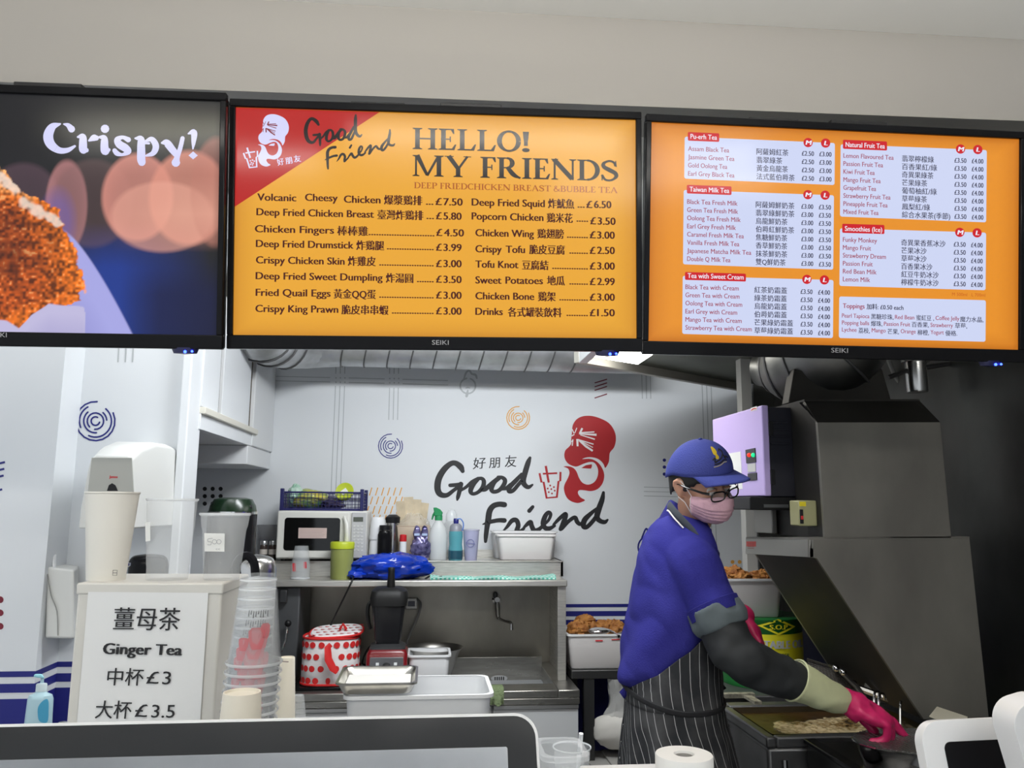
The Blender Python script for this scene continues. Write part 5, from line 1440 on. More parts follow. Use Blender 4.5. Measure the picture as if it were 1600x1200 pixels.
P.text('中杯', 557, 628, 745, 68, bold=.012, slope=.01); P.text('£', 762, 626, 826, 62, bold=.01, slope=.01); P.text('3', 845, 630, 888, 66, bold=.01, slope=.01)
P.text('大杯', 495, 800, 682, 70, bold=.012, slope=.01); P.text('£', 702, 799, 766, 64, bold=.01, slope=.01); P.text('3.5', 788, 803, 908, 66, bold=.01, slope=.01)
P.build('sign_lettering', mat('ink_black', (.012, .012, .014), rough=.6), gb, label='black lettering reading Ginger Tea with prices')

# ---- cups on the box
zb = zt + .002
creamp = mat('cup_paper', (.72, .70, .64), rough=.5)
t, s = turned('paper_cup', 'tall white paper cup standing at the left end of the sign box', 'cup', 165, 1.42, zb, [('cup_wall', creamp, [(27.5, 909), (28, 908), (39, 771)], {'capt': False}), ('rim', creamp, [(39, 772), (40.3, 770.5), (40, 768.5), (38.5, 769)], {'free': 1, 'capb': False, 'capt': False})], n=40)
P = Print(at(180, 895, 1.387), (-.1, -1, 0)); P.stroke([(177, 891, .8), (183.5, 891, .8), (183, 899, .8), (176.5, 899, .8), (177, 891, .8)], smooth=False); P.stroke([(176.8, 895, .8), (183.2, 895, .8)], smooth=False)
P.build('base_mark', mat('ink_black', (.01, .01, .01)), t)
t, s = turned('clear_cup', 'tall clear plastic cup in the middle of the sign box', 'cup', 261, 1.42, zb, [('cup_wall', CLEAR, [(30, 905.5), (30.5, 904), (31, 884), (31.8, 881), (37.5, 782)], {'capt': False}), ('rim', CLEARR, [(37.5, 783), (39.3, 781), (39.2, 779), (37.3, 779.5)], {'free': 1, 'capb': False, 'capt': False})], n=36)
P = Print(at(232, 830, 1.385), (-.5, -1, 0)); P.poly([(227.5, 816), (235, 815), (235.5, 845), (228, 846)]); P.build('sticker', mat('pale_sticker', (.75, .75, .72), rough=.6), t)
t, s = turned('clear_cup', 'shorter clear cup with a square handwritten sticker on the sign box', 'cup', 346, 1.42, zb, [('cup_wall', CLEAR, [(26, 905.5), (26.5, 904), (27.5, 892), (28, 891), (33, 827), (35, 822), (37, 804)], {'capt': False}), ('rim', CLEARR, [(37.2, 806), (39, 804), (38.8, 801.5), (37, 802)], {'free': 1, 'capb': False, 'capt': False})], n=36)
nn = Vector((-.25, -1, 0)).normalized()
P = Print(at(335, 848, 1.382), nn); P.poly([(319.5, 833), (351.5, 833.5), (351, 862), (320, 861.5)]); P.build('sticker', mat('pale_sticker', (.75, .75, .72)), t)
P = Print(at(335, 848, 1.382), nn, .0018)
for st in ([(333, 841, .7), (326, 842, .7), (326, 846, .7), (331, 847, .7), (330, 851, .7), (325, 851, .7)], ): P.stroke(st)
for cx in (336, 343): P.stroke(arcpts(cx, 846.5, 3.4, 0, 360, .7), smooth=False)
P.text('cc', 338, 859, 345, 3.2)
P.build('sticker_writing', mat('pencil', (.32, .33, .34), rough=.7), t)

# ---- nested upside-down cups
def cupprof(s, H_=.128):  # inverted: rim at the bottom
    return [(42 * s, 0), (40 * s, .010), (39.5 * s, .011), (28.5 * s, H_ - .012), (28 * s, H_ - .010), (27 * s, H_)]
Yc = 1.26
s = sc_at(395, 1040, Yc)
zbs = at(390, 1036, Yc).z
base_x = at(397, 1036, Yc).x
proto = None
ordn = ['topmost', 'second from the top', 'third from the top', 'fourth from the top', 'fifth from the top', 'sixth from the top', 'seventh from the top', 'eighth from the top', 'ninth from the top', 'tenth from the top', 'eleventh from the top', 'twelfth from the top', 'lowest but five', 'lowest but four', 'lowest but three', 'lowest but two', 'lowest but one', 'lowest']
pitch = .0135
ncup = int((zbs - CT) / pitch) + 1
pitch = (zbs - CT) / (ncup - 1)
stackcup = plastic('cup_film', (.80, .84, .87), .13)
for i in range(ncup):
    z = zbs - i * pitch
    x = base_x - .0006 * i
    lab = 'upturned clear cup, ' + (ordn[i] if i < 12 else ['', '', '', 'hidden'][0] + (['twelfth', 'thirteenth', 'fourteenth', 'fifteenth', 'sixteenth', 'seventeenth', 'eighteenth', 'nineteenth', 'twentieth', 'twenty-first', 'twenty-second', 'twenty-third', 'twenty-fourth', 'twenty-fifth', 'twenty-sixth', 'twenty-seventh', 'twenty-eighth', 'twenty-ninth', 'thirtieth', 'thirty-first', 'thirty-second'][min(i - 11, 20)] + ' from the top')) + ' of the nested stack'
    if proto is None:
        proto = thing('nested_cup', lab, 'cup', (x, Yc, z), group='upturned clear cups nested in the tall stack')
        MB().lathe(cupprof(s), n=32, capb=False).build('cup_wall', stackcup, proto, ang=50)
        MB().lathe([(42 * s, -.0005), (43.6 * s, .0015), (43.2 * s, .004), (41.6 * s, .003)], n=32, capb=False, capt=False).build('rim', CLEARR, proto, ang=50)
        MB().lathe([(28 * s, .118), (28.9 * s, .1195), (28 * s, .1215)], n=32, capb=False, capt=False).build('base_ring', CLEARR, proto, ang=50)
        # red emblem and black lettering printed upside down on the side facing us
        rp = MB(); bp_ = MB()
        def onc(a, z_):
            r = (39.5 + (28.5 - 39.5) * z_ / .116) * s + .0004
            return Vector((r * math.sin(a), -r * math.cos(a), z_))
        for (ac, zc_, ra, rz_) in ((.25, .040, .34, .020), (.62, .050, .20, .014), (-.30, .032, .22, .012)):
            rp.poly([onc(ac + ra * math.cos(a) * (1 + .2 * math.sin(3 * a)), zc_ + rz_ * math.sin(a) * (1 + .25 * math.cos(2 * a))) for a in [2 * PI * q / 14 for q in range(14)]])
        for j in range(9):
            a0 = -.2 + j * .11
            bp_.add([onc(a0, .071 + .003 * math.sin(j * 2)), onc(a0 + .05, .070 + .003 * math.sin(j * 2)), onc(a0 + .06, .078 + .002 * math.cos(j)), onc(a0 + .03, .079)], [(0, 1, 2, 3)])
        rp.build('red_print', plastic('red_cup_ink', (.60, .02, .04), .65), proto, smooth=False)
        bp_.build('black_print', plastic('black_cup_ink', (.02, .02, .02), .6), proto, smooth=False)
    else:
        dup(proto, (x, Yc, z), rz=random.uniform(-.25, .25), label=lab)
# ---- upturned paper cups
t, s = turned('paper_cup', 'short upturned cream paper cup in front of the clear cup stack', 'cup', 366, 1.10, CT, [('cup_wall', mat('cream_cup', (.74, .70, .60), rough=.5), [(38, 1300), (36, 1200), (29.5, 1084), (29, 1081), (26.5, 1081), (26, 1085), (.5, 1086)])], n=36)
t, s = turned('paper_cup', 'tall upturned paper cup behind the clear cup stack', 'cup', 441, 1.60, CT, [('cup_wall', mat('cream_cup', (.7, .7, .6)), [(24, 1200), (16, 1120), (11.5, 1028), (10.5, 1026.5), (10, 1029), (.5, 1030)])], n=32)
P = Print(at(441, 1034, 1.574), (0, -1, 0)); P.stroke([(431, 1033, 1.6), (451, 1034, 1.6)], smooth=False, cap=False)
P.build('printed_band', mat('grey_ink', (.25, .2, .2)), t)
turned('clear_cup', 'upturned clear cup right of the tall paper cup, low by the screen', 'cup', 461, 1.62, CT, [('cup_wall', CLEAR, [(16, 1200), (13, 1120), (9, 1088), (8, 1086)])], n=24)

# ---- urns and boiler behind the box
t, s = turned('drink_urn', 'steel drink urn with black lid behind the paper cup', 'urn', 208, 2.32, .94, [('urn_body', STEEL, [(30, 1200), (30, 905), (29, 900)]), ('urn_lid', mat('gloss_black', (.01, .01, .01)), [(31, 902), (30, 880), (24, 869), (10, 866), (1, 865.5)], {'free': 1, 'smooth': True})], n=36)
MB().lathe([(.007, 0), (.007, .02), (.012, .024), (.012, .03)], at(195, 899, 2.13), 12).build('tap_knob', CHROME, t, world=True)
t, s = turned('drink_urn', 'steel drink urn with black handle behind the right clear cup', 'urn', 384, 2.25, .94, [('urn_body', STEEL, [(31, 1200), (31, 908), (30, 902)]), ('urn_lid', mat('satin_steel', (.5, .5, .5)), [(31, 903), (30, 885), (24, 872), (8, 867), (1, 866)], {'free': 1, 'smooth': True})], n=36)
MB().tube(smoothpts([at(371, 905, 2.1), at(369, 885, 2.1), at(376, 872, 2.1), at(388, 869, 2.1), at(397, 880, 2.1), at(399, 900, 2.1)], 4), .011, 10).build('handle', mat('gloss_black', (.01, .01, .01)), t, world=True)
t, s = turned('water_boiler', 'dark boiler with green domed lid behind the right clear cup', 'boiler', 350, 2.85, .94, [('boiler_body', mat('gloss_black', (.01, .01, .01)), [(40, 1030), (42, 1020), (41, 803), (40, 801)]), ('band', CHROME, [(41.5, 803), (41.5, 799)], {'free': 1, 'capb': False, 'capt': False}), ('lid', mat('dark_green_gloss', (.007, .022, .009), rough=.25), [(40, 800), (38, 790), (32, 780), (20, 777.5), (1, 777)], {'free': 1})], n=40, sx=.92)
MB().sphere(at(388, 793, 2.82), .014, 12, 8).build('hinge', BLACKP, t, world=True)

# ---- towel dispensers on the left wall
t = thing('towel_dispenser', 'large white wall dispenser with a domed top behind the paper cup', 'dispenser', (at(205, 760, 2.3).x, YR, at(205, 825, 2.3).z))
Yf1 = 2.26
A = at(142, 712, Yf1); B = at(207, 713, Yf1); C_ = at(211, 826, Yf1); D_ = at(129, 826, Yf1)
A2 = at(150, 705, 2.45); top = at(212, 694, 2.45)
xr_ = atx(273, 697, at(273, 697, YR - .01).x)
xs_ = at(273, 750, YR - .005).x
zA = A.z; zd = D_.z
ringsd = []
for y, zz_, xl_, xrr, bulge in ((Yf1, zA, A.x, B.x, 0), (Yf1 + .06, zA + .028, A.x - .005, B.x + .006, .0), (Yf1 + .16, zA + .050, A.x - .01, (B.x + xs_) / 2 * 1.0, 0), (Yf1 + .26, zA + .052, A.x - .012, xs_ - .003, 0), (YR - .003, zA + .046, A.x - .014, xs_, 0)):
    r = []
    dz = zz_ - zd
    for xx, z_ in ((xl_ - .016, zd), (xl_ - .014, zd + dz * .3), (xl_ - .006, zd + dz * .75), (xl_, zz_ - .012), (xl_ + .014, zz_), (xrr - .014, zz_), (xrr, zz_ - .012), (xrr + .003, zd + dz * .6), (xrr + .006, zd + dz * .3), (xrr + .006, zd)):
        r.append(Vector((xx, y, z_)))
    ringsd.append(r)
MB().rings(ringsd).build('housing', mat('dispenser_white', (.70, .70, .67), rough=.35), t, world=True, ang=50, bevel=.004)
MB().slab([at(143, 715, Yf1 - .002), at(206, 715, Yf1 - .002), at(211, 805, Yf1 - .002), at(133, 805, Yf1 - .002)], (0, .004, 0)).build('front_panel', mat('dispenser_grey', (.46, .46, .42), rough=.4), t, world=True, bevel=.001)
MB().slab([at(*q, Yf1 - .0035) for q in ((167, 767), (170, 758), (175, 755), (180, 758), (184, 767))], (0, .002, 0)).build('sensor_window', BLACKP, t, world=True)
P = Print(Vector((0, Yf1 - .0025, 1)), (0, -1, 0)); P.text('Jantex', 171, 747, 184, 4.2, bold=.06); P.build('maker_lettering', mat('red_ink', (.6, .03, .04)), t)
t = thing('paper_dispenser', 'small white wall dispenser beside the sign box with a hanging string', 'dispenser', (at(97, 998, 2.5).x, YR, at(97, 998, 2.5).z))
yf = 2.47
b = MB().hexa([at(71, 997, yf), at(115, 998, yf), at(121, 996, YR - .003), at(76, 994, YR - .003), at(74, 886, yf), at(116, 891, yf), at(124, 884, YR - .003), at(82, 880, YR - .003)])
b.build('housing', mat('dispenser_white', (.7, .7, .7)), t, world=True, bevel=.006, seg=3)
MB().tube(smoothpts([at(74, 897, yf - .003), at(80, 930, yf - .005), at(89, 955, yf - .005), at(90.5, 993, yf - .003)], 5), .0016, 5).build('string', mat('grey_hose', (.3, .3, .3)), t, world=True)
MB().tube([at(85, 889, yf + .02), at(84, 872, yf + .03), at(87, 866, yf + .03)], [.004, .006, .002], 6).build('paper_tip', WHITE, t, world=True)

# ---- hand basin with soap and tap
Yh = 2.22
t = thing('hand_basin', 'small white hand basin at the left wall below the stripes', 'basin', (at(70, 1150, Yh).x, 2.3, 0))
hx0, hx1 = at(10, 1160, 2.1).x, at(112, 1160, 2.1).x
MB().box(hx0, hx1, 2.03, YP - .005, .86, .955).build('bowl', WHITE, t, world=True, bevel=.02, seg=3)
MB().box(hx0 + .06, hx1 - .06, 2.15, YP - .006, 0, .86).build('pedestal', WHITE, t, world=True, bevel=.02)
t, s = turned('soap_bottle', 'pale blue soap pump bottle on the hand basin', 'bottle', 57, Yh, .955, [('bottle', mat('soap_plastic', (.42, .60, .66), rough=.3), [(20, 1160), (21, 1150), (19, 1092), (17, 1086), (9, 1082), (8, 1080)]), ('collar', mat('cloudy_pump', (.62, .72, .74), rough=.4), [(8.5, 1080), (8.5, 1070), (7.5, 1068), (3, 1067)], {'free': 1}), ('pump_stem', mat('soap_plastic', (.4, .6, .6)), [(2.6, 1067), (2.6, 1058)], {'free': 1})], n=28, sy=.6)
MB().hexa([at(*q) for q in ((52, 1058, Yh - .012), (70, 1060, Yh - .012), (70, 1060, Yh + .012), (52, 1058, Yh + .012), (54, 1053, Yh - .01), (66, 1053, Yh - .01), (66, 1053, Yh + .01), (54, 1053, Yh + .01))]).build('pump_head', mat('aqua_pump', (.30, .62, .70), rough=.35), t, world=True, bevel=.003)
P = Print(at(66, 1112, Yh - .026), (.25, -1, 0)); P.poly(smoothpts([(60, 1104), (67, 1095), (75, 1093), (76, 1110), (74, 1128), (62, 1127), (59, 1115)], 4, closed=True)); P.build('blue_label', mat('soap_blue', (.06, .33, .52), rough=.4), t)
t = thing('basin_tap', 'small chrome tap on the hand basin beside the sign box', 'tap', (at(98, 1130, 2.2).x, 2.2, .955))
MB().lathe([(.016, 0), (.016, .05), (.013, .075), (.017, .08), (.017, .095), (.008, .100)], n=16).build('tap_body', CHROME, t)
MB().tube([(0, 0, .05), (-.01, -.05, .055), (-.012, -.08, .04)], .008, 10).build('spout', CHROME, t)

# ---- big tub and the steel tray
zr = at(650, 1087, 2.34).z
tub('storage_tub', 'large translucent rectangular tub under the shallow steel tray', 'tub', at(539, 1100, 2.34).x, at(768, 1095, 2.34).x, 2.34, .25, .875, zr, plastic('frosted_plastic', (.88, .89, .90), .75, .35), rim=.008, taper=.93, rimm=plastic('frosted_rim', (.9, .9, .9), .92), rad=.03)
tzz = zr + .004
tx0_, tx1_ = at(525, 1070, 2.33).x, at(650, 1070, 2.33).x
zt2 = at(588, 1069, 2.33).z
tr_ = tub('baking_tray', 'dented stainless tray with a flour coated inside resting on the clear tub', 'tray', tx0_, tx1_, 2.335, .24, tzz, zt2, mat('tray_steel', (.55, .53, .48), rough=.28, metal=1, nscale=12, namt=.25), taper=.88, rad=.025, rim=.004)
MB().box(-.093, .093, -.088, .088, .009, .014).build('flour_layer', mat('flour_white', (.62, .60, .56)), tr_, bevel=.002)

# ---- monitor, tablet, printer
mt = thing('till_monitor', 'wide till monitor with white rim and dark glossy screen facing us', 'monitor', (at(400, 1140, .78).x, .80, CT), rz=.012)
Mx0, Mx1 = at(-60, 1150, .78).x, at(860, 1150, .78).x
zt = at(600, 1128, .78).z
cxm = (Mx0 + Mx1) / 2; hw = (Mx1 - Mx0) / 2; HM = .36
Mi = INV[mt.name]
def panel(hw_, z1, z0, r, y0, y1, M_):
    pts = []
    for cx, cz, a0 in ((hw_ - r, z1 - r, 0), (-hw_ + r, z1 - r, 90), (-hw_ + r, z0 + r, 180), (hw_ - r, z0 + r, 270)):
        for k in range(9):
            a = math.radians(a0 + k * 90 / 8); pts.append(M_ @ Vector((cx + r * math.cos(a), y0, cz + r * math.sin(a))))
    d_ = M_.to_3x3() @ Vector((0, y1 - y0, 0))
    return MB().slab(pts, d_)
Mm = Matrix.Translation((0, 0, zt - CT)) @ Matrix.Rotation(math.radians(-26), 4, 'X')
panel(hw, 0, -HM, .022, 0, .022, Mm).build('case', mat('case_white', (.72, .72, .72), rough=.3), mt, bevel=.002)
panel(hw - .0028, -.0028, -HM + .02, .020, -.001, .002, Mm).build('glass', mat('monitor_glass', (.012, .013, .015), rough=.14, nscale=9, rvar=.1, coat=.3), mt)
panel(hw - .030, -.030, -HM + .05, .002, -.0014, -.0008, Mm).build('display', mat('monitor_panel', (.34, .36, .39), rough=.24, metal=.7, nscale=5, namt=.35, rvar=.1), mt)
MB().box(-.03, .03, .02, .04, 0, .3, M=Matrix.Rotation(math.radians(-10), 4, 'X')).box(-.11, .11, -.09, .09, 0, .012).build('stand', mat('case_white', (.7, .7, .7)), mt, bevel=.003)

tb2 = thing('tablet_till', 'white framed tablet till with black screen at the right corner', 'tablet', (at(1530, 1160, .80).x, .80, CT), rz=.0)
Ta, Tb = at(1436, 1150, .80).x, at(1660, 1150, .80).x
ztt = at(1500, 1123, .80).z
hw2 = (Tb - Ta) / 2
Mt = Matrix.Translation(((Ta + Tb) / 2 - tb2.location.x, 0, ztt - CT)) @ Matrix.Rotation(math.radians(-12), 4, 'X') @ Matrix.Rotation(math.radians(-1.2), 4, 'Y')
panel(hw2, 0, -.2, .022, 0, .014, Mt).build('frame', mat('case_white', (.7, .7, .7)), tb2, bevel=.003, seg=3)
panel(hw2 - .022, -.020, -.18, .007, -.0012, .001, Mt).build('screen_glass', mat('gloss_black', (.01, .01, .01)), tb2)
MB().tube([(0, .02, .0), (0, .03, ztt - CT - .12)], .02, 16).box(-.08, .08, -.05, .09, 0, .012).build('stand', mat('case_white', (.7, .7, .7)), tb2)
t = thing('card_reader', 'white rounded device cut by the right edge above the tablet', 'card reader', (at(1622, 1150, .72).x, .72, CT))
Mr = Matrix.Translation((0, 0, at(1600, 1096, .72).z - CT)) @ Matrix.Rotation(math.radians(-14), 4, 'Y')
panel(.028, 0, -.16, .022, 0, .03, Mr).build('shell', mat('case_white', (.7, .7, .7)), t, bevel=.006, seg=3)
MB().box(-.02, .04, .0, .03, 0, .2).build('stand', mat('case_white', (.7, .7, .7)), t, bevel=.004)
pr = thing('receipt_printer', 'white receipt printer under the paper roll', 'printer', (at(1040, 1200, 1.08).x, 1.1, CT))
zp = at(1040, 1191, 1.19).z
px0, px1 = at(940, 1195, 1.03).x, at(1140, 1195, 1.03).x
MB().box(px0, px1, 1.03, 1.19, CT, zp).build('case', mat('case_white', (.7, .7, .7)), pr, world=True, bevel=.006, seg=3)
ro, s = turned('paper_roll', 'white paper till roll standing on the receipt printer', 'paper roll', 1070, 1.10, zp, [('paper', mat('roll_paper', (.80, .80, .78), rough=.6), [(44, 1230), (45, 1222), (45, 1180), (44, 1178), (16, 1177.5), (15, 1180), (15, 1215)], {'capt': False}), ('core', mat('grey_card', (.35, .34, .32)), [(15, 1190), (14.5, 1181), (13, 1181), (13, 1215)], {'free': 1, 'capb': False, 'capt': False})], n=44)
t, s = turned('clear_cup', 'clear plastic cup with a straw at the right of the monitor', 'cup', 894, 1.60, CT, [('cup_wall', CLEAR, [(20, 1300), (21, 1298), (29, 1168)], {'capt': False}), ('rim', CLEARR, [(29.5, 1168.5), (31, 1167.5), (30.5, 1166), (29, 1166.5)], {'free': 1, 'capb': False, 'capt': False})], n=32)
tag(MB().tube([at(908, 1146, 1.58), at(899, 1250, 1.61)], .0045, 10).build('drinking_straw', CLEARR, None), 'clear straw standing in the plastic cup by the monitor', 'straw')
tub('clear_box', 'clear open box on the counter between monitor and printer', 'box', at(852, 1190, 1.30).x, at(918, 1190, 1.30).x, 1.30, .10, CT, at(885, 1184, 1.30).z, stackcup, rimm=CLEAR, taper=.95)
# ================================================================ FRYERS AND HOOD ON THE RIGHT
dsteel = mat('dark_steel', (.08, .08, .08))
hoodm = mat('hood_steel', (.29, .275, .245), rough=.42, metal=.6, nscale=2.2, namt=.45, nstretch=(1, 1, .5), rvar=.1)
near_black = mat('near_black_steel', (.045, .042, .038), rough=.5, metal=.6, nscale=4, namt=.4)  # near-black colour; on the plenum chamfer it paints in a dark reflection
# ceiling canopy, a slanting steel soffit with a lamp in it
zk = .5 * (at(905, 566, 3.0).z + at(1160, 610, 3.85).z)
A = atz(905, 566, zk); B = atz(1162, 610.5, zk)
t = thing('canopy', 'dark steel ceiling canopy with a slanting edge and a bright lamp', 'canopy', (1.0, 2.8, zk))
Cc = Vector((XW - .02, B.y - .02, zk)); D = Vector((XW - .02, 2.12, zk)); E_ = Vector((A.x + .02, 2.12, zk))
def inset(p, c, k): return p + (c - p) * k
ctr = (A + B + D + E_) / 4
rim = [A, B, Cc, D, E_]
MB().slab([p + Vector((0, 0, .035)) for p in rim], (0, 0, .03)).build('panel', mat('canopy_steel', (.22, .23, .18), rough=.35, metal=.8, nscale=3, namt=.4), t, world=True)
dn = (B - A).normalized(); nrm = Vector((-dn.y, dn.x, 0))
b = MB()
b.hexa([A, B, B + nrm * .03, A + nrm * .03, A + Vector((0, 0, .05)), B + Vector((0, 0, .05)), B + nrm * .03 + Vector((0, 0, .05)), A + nrm * .03 + Vector((0, 0, .05))])
b.build('edge_lip', mat('lip_steel', (.55, .53, .47), rough=.45, metal=.5), t, world=True, bevel=.002)
b = MB().box(A.x - .0, A.x + .035, 2.12, A.y + .01, zk - .002, zk + .06)
b.build('end_lip', WGLOSS, t, world=True, bevel=.002)
L0 = at(950, 562, A.y - .15)
lampm = mat('lamp_face', (.9, .9, .9), emit=(1, .98, .92), estr=10)
MB().hexa([Vector(p) for p in ((A.x + .05, 2.5, zk + .012), (A.x + .26, 2.5, zk + .012), (A.x + .26, A.y + .08, zk + .012), (A.x + .05, A.y - .05, zk + .012), (A.x + .05, 2.5, zk + .034), (A.x + .26, 2.5, zk + .034), (A.x + .26, A.y + .08, zk + .034), (A.x + .05, A.y - .05, zk + .034))]).build('lamp', lampm, t, world=True)
# white post
yp = 3.1
a_ = at(1166, 600, yp)
ps = MB().box(a_.x - .022, a_.x + .022, yp, yp + .05, 1.0, 2.7)
o = struct('trim_4', ps, mat('post_grey', (.42, .42, .40), rough=.5), bevel=.002)

# extract duct on the hood
t = thing('extract_duct', 'fat dark elbow duct rising from the fryer hood under the right screen', 'duct', (at(1300, 590, 2.5).x, 2.5, at(1300, 620, 2.5).z))
s = sc_at(1290, 560, 2.5)
dm = mat('dull_duct', (.20, .20, .19), rough=.4, metal=.9, nscale=5, namt=.3)
el = smoothpts([at(1188, 576, 2.72), at(1215, 575, 2.66), at(1250, 566, 2.58), at(1290, 548, 2.5), at(1315, 515, 2.48), at(1322, 470, 2.5)], 5)
rs = [30, 30, 32, 34, 40, 48, 54, 60, 66, 72, 76, 78, 78, 78, 78, 78, 78, 78, 78, 78, 78, 78, 78, 78, 78, 78]
MB().tube(el, [rs[i] * s for i in range(len(el))], 28).build('elbow', dm, t, world=True)
for i in (4, 8, 12, 16): 
    p = Vector(el[i]); d_ = (Vector(el[i + 1]) - Vector(el[i - 1])).normalized(); u = d_.orthogonal().normalized(); v = d_.cross(u)
    MB().tube([p + (u * math.cos(a) + v * math.sin(a)) * rs[i] * s * 1.01 for a in [2 * PI * k_ / 28 for k_ in range(28)]], .005, 6, closed=True).build('seam', mat('dark_seam', (.16, .16, .16)), t, world=True)
MB().slab([at(*q, 2.42) for q in ((1241, 576), (1300, 592), (1378, 576), (1394, 630), (1232, 630))], (0, .05, 0)).build('collar_plate', near_black, t, world=True, bevel=.003)
t = thing('sprinkler_pipe', 'short bright pipe stub hanging near the ceiling right of the duct', 'pipe', at(1432, 590, 2.5))
MB().lathe([(.032, -.05), (.034, -.045), (.034, .05), (.045, .052), (.045, .09)], n=20).build('stub', mat('satin_steel', (.5, .5, .5)), t)
MB().tube([at(1388, 590, 2.5), at(1420, 578, 2.5), at(1500, 566, 2.5)], .008, 8).build('bar', dsteel, t, world=True)
tag(MB().tube(smoothpts([at(1388, 562, 2.8), at(1400, 590, 2.8), at(1418, 612, 2.8), at(1428, 627, 2.8)], 4), .008, 8).build('cable', mat('grey_hose', (.3, .3, .28)), None), 'grey cable running down behind the fryer hood top', 'cable')

# hood
YN, YFh = 2.20, 2.66
g = lambda x, y: at(x, y, YN)
hood = thing('fryer_hood', 'large stainless steel fryer hood with a sloping underside', 'hood', (g(1400, 1000).x, 2.4, g(1400, 843).z))
prof = [g(1265, 843), g(1515, 841.5), g(1545, 1120), g(1443, 1124), g(1276, 872), g(1265, 871)]
dY = Vector((0, YFh - YN, 0))
pr2 = [p.copy() for p in prof]
MB().slab(prof, (0, .012, 0)).build('end_panel', hoodm, hood, world=True, bevel=.001)
fa = [Vector((p.x, YFh, p.z - (.018 if i_ in (0, 5) else 0))) for i_, p in enumerate(prof)]
MB().slab([p - Vector((0, .012, 0)) for p in fa], (0, .012, 0)).build('end_panel', hoodm, hood, world=True)
MB().hexa([prof[5], prof[5] + Vector((.012, 0, 0)), fa[5] + Vector((.012, 0, 0)), fa[5], prof[0], prof[0] + Vector((.012, 0, 0)), fa[0] + Vector((.012, 0, 0)), fa[0]]).build('front_lip', mat('lip_steel_pale', (.36, .35, .32), rough=.42, metal=.85), hood, world=True, bevel=.001)
MB().hexa([prof[4] + Vector((0, .01, 0)), prof[3] + Vector((0, .01, 0)), fa[3] - Vector((0, .01, 0)), fa[4] - Vector((0, .01, 0)), prof[4] + Vector((.01, .01, .012)), prof[3] + Vector((.012, .01, .012)), fa[3] + Vector((.012, -.01, .012)), fa[4] + Vector((.01, -.01, .012))]).build('sloping_baffle', near_black, hood, world=True)
MB().hexa([prof[0], prof[1], fa[1], fa[0], prof[0] + Vector((0, 0, .006)), prof[1] + Vector((0, 0, .006)), fa[1] + Vector((0, 0, .006)), fa[0] + Vector((0, 0, .006))]).build('top_plate', hoodm, hood, world=True)
MB().slab([p + Vector((-.0012, 0, 0)) for p in (atx(1166.5, 846, prof[0].x), atx(1181.5, 846, prof[0].x), atx(1182, 862, prof[0].x), atx(1167, 861, prof[0].x))], (.001, 0, 0)).build('red_sticker', mat('sticker_red', (.50, .07, .06), rough=.5), hood, world=True)
b = MB()
for k_ in range(5): b.slab([p + Vector((-.0016, 0, 0)) for p in (atx(1169, 848.5 + k_ * 2.6, prof[0].x), atx(1179, 848.5 + k_ * 2.6, prof[0].x), atx(1179, 849.3 + k_ * 2.6, prof[0].x), atx(1169, 849.3 + k_ * 2.6, prof[0].x))], (.0003, 0, 0))
b.build('sticker_lines', mat('sticker_dark', (.25, .03, .03), rough=.5), hood, world=True)
# plenum above: front face, chamfer, left side
q = [g(1277, 660), g(1469, 659.5), g(1486.5, 841), g(1289, 841)]
bk = [at(1257, 627, 2.32), at(1437, 626.5, 2.32)]
MB().slab([q[0], q[1], q[2], q[3]], (0, .012, 0)).build('plenum_front', hoodm, hood, world=True, bevel=.001)
MB().hexa([q[0], q[1], q[1] + Vector((0, .012, 0)), q[0] + Vector((0, .012, 0)), bk[0], bk[1], bk[1] + Vector((0, .012, -.004)), bk[0] + Vector((0, .012, -.004))]).build('plenum_chamfer', near_black, hood, world=True)  # the dark ceiling's reflection is put into this face's colour
xl_ = q[0].x
MB().add([q[0] + Vector((.001, 0, 0)), q[3] + Vector((.001, 0, 0)), Vector((q[3].x, YFh - .1, q[3].z)), Vector((q[0].x, YFh - .1, bk[0].z)), Vector((q[0].x + .001, 2.32, bk[0].z))], [(0, 1, 2, 3, 4)]).build('plenum_side', near_black, hood, world=True, smooth=False)
MB().add([q[1], q[2], Vector((q[2].x, YFh - .1, q[2].z)), Vector((q[1].x, YFh - .1, bk[1].z)), Vector((q[1].x, 2.32, bk[1].z))], [(0, 1, 2, 3, 4)]).build('plenum_side', hoodm, hood, world=True, smooth=False)
MB().hexa([bk[0], bk[1], Vector((bk[1].x, YFh - .1, bk[1].z)), Vector((bk[0].x, YFh - .1, bk[0].z))] + [p + Vector((0, 0, .006)) for p in (bk[0], bk[1], Vector((bk[1].x, YFh - .1, bk[1].z)), Vector((bk[0].x, YFh - .1, bk[0].z)))]).build('plenum_top', near_black, hood, world=True)
# lower side box left of the plenum
lb0 = at(1183, 843, 2.62); 
MB().box(lb0.x, q[3].x - .004, 2.50, 2.64, prof[0].z + .004, at(1200, 790, 2.5).z).build('filter_box', mat('lip_steel_pale', (.3, .3, .3)), hood, world=True, bevel=.003)

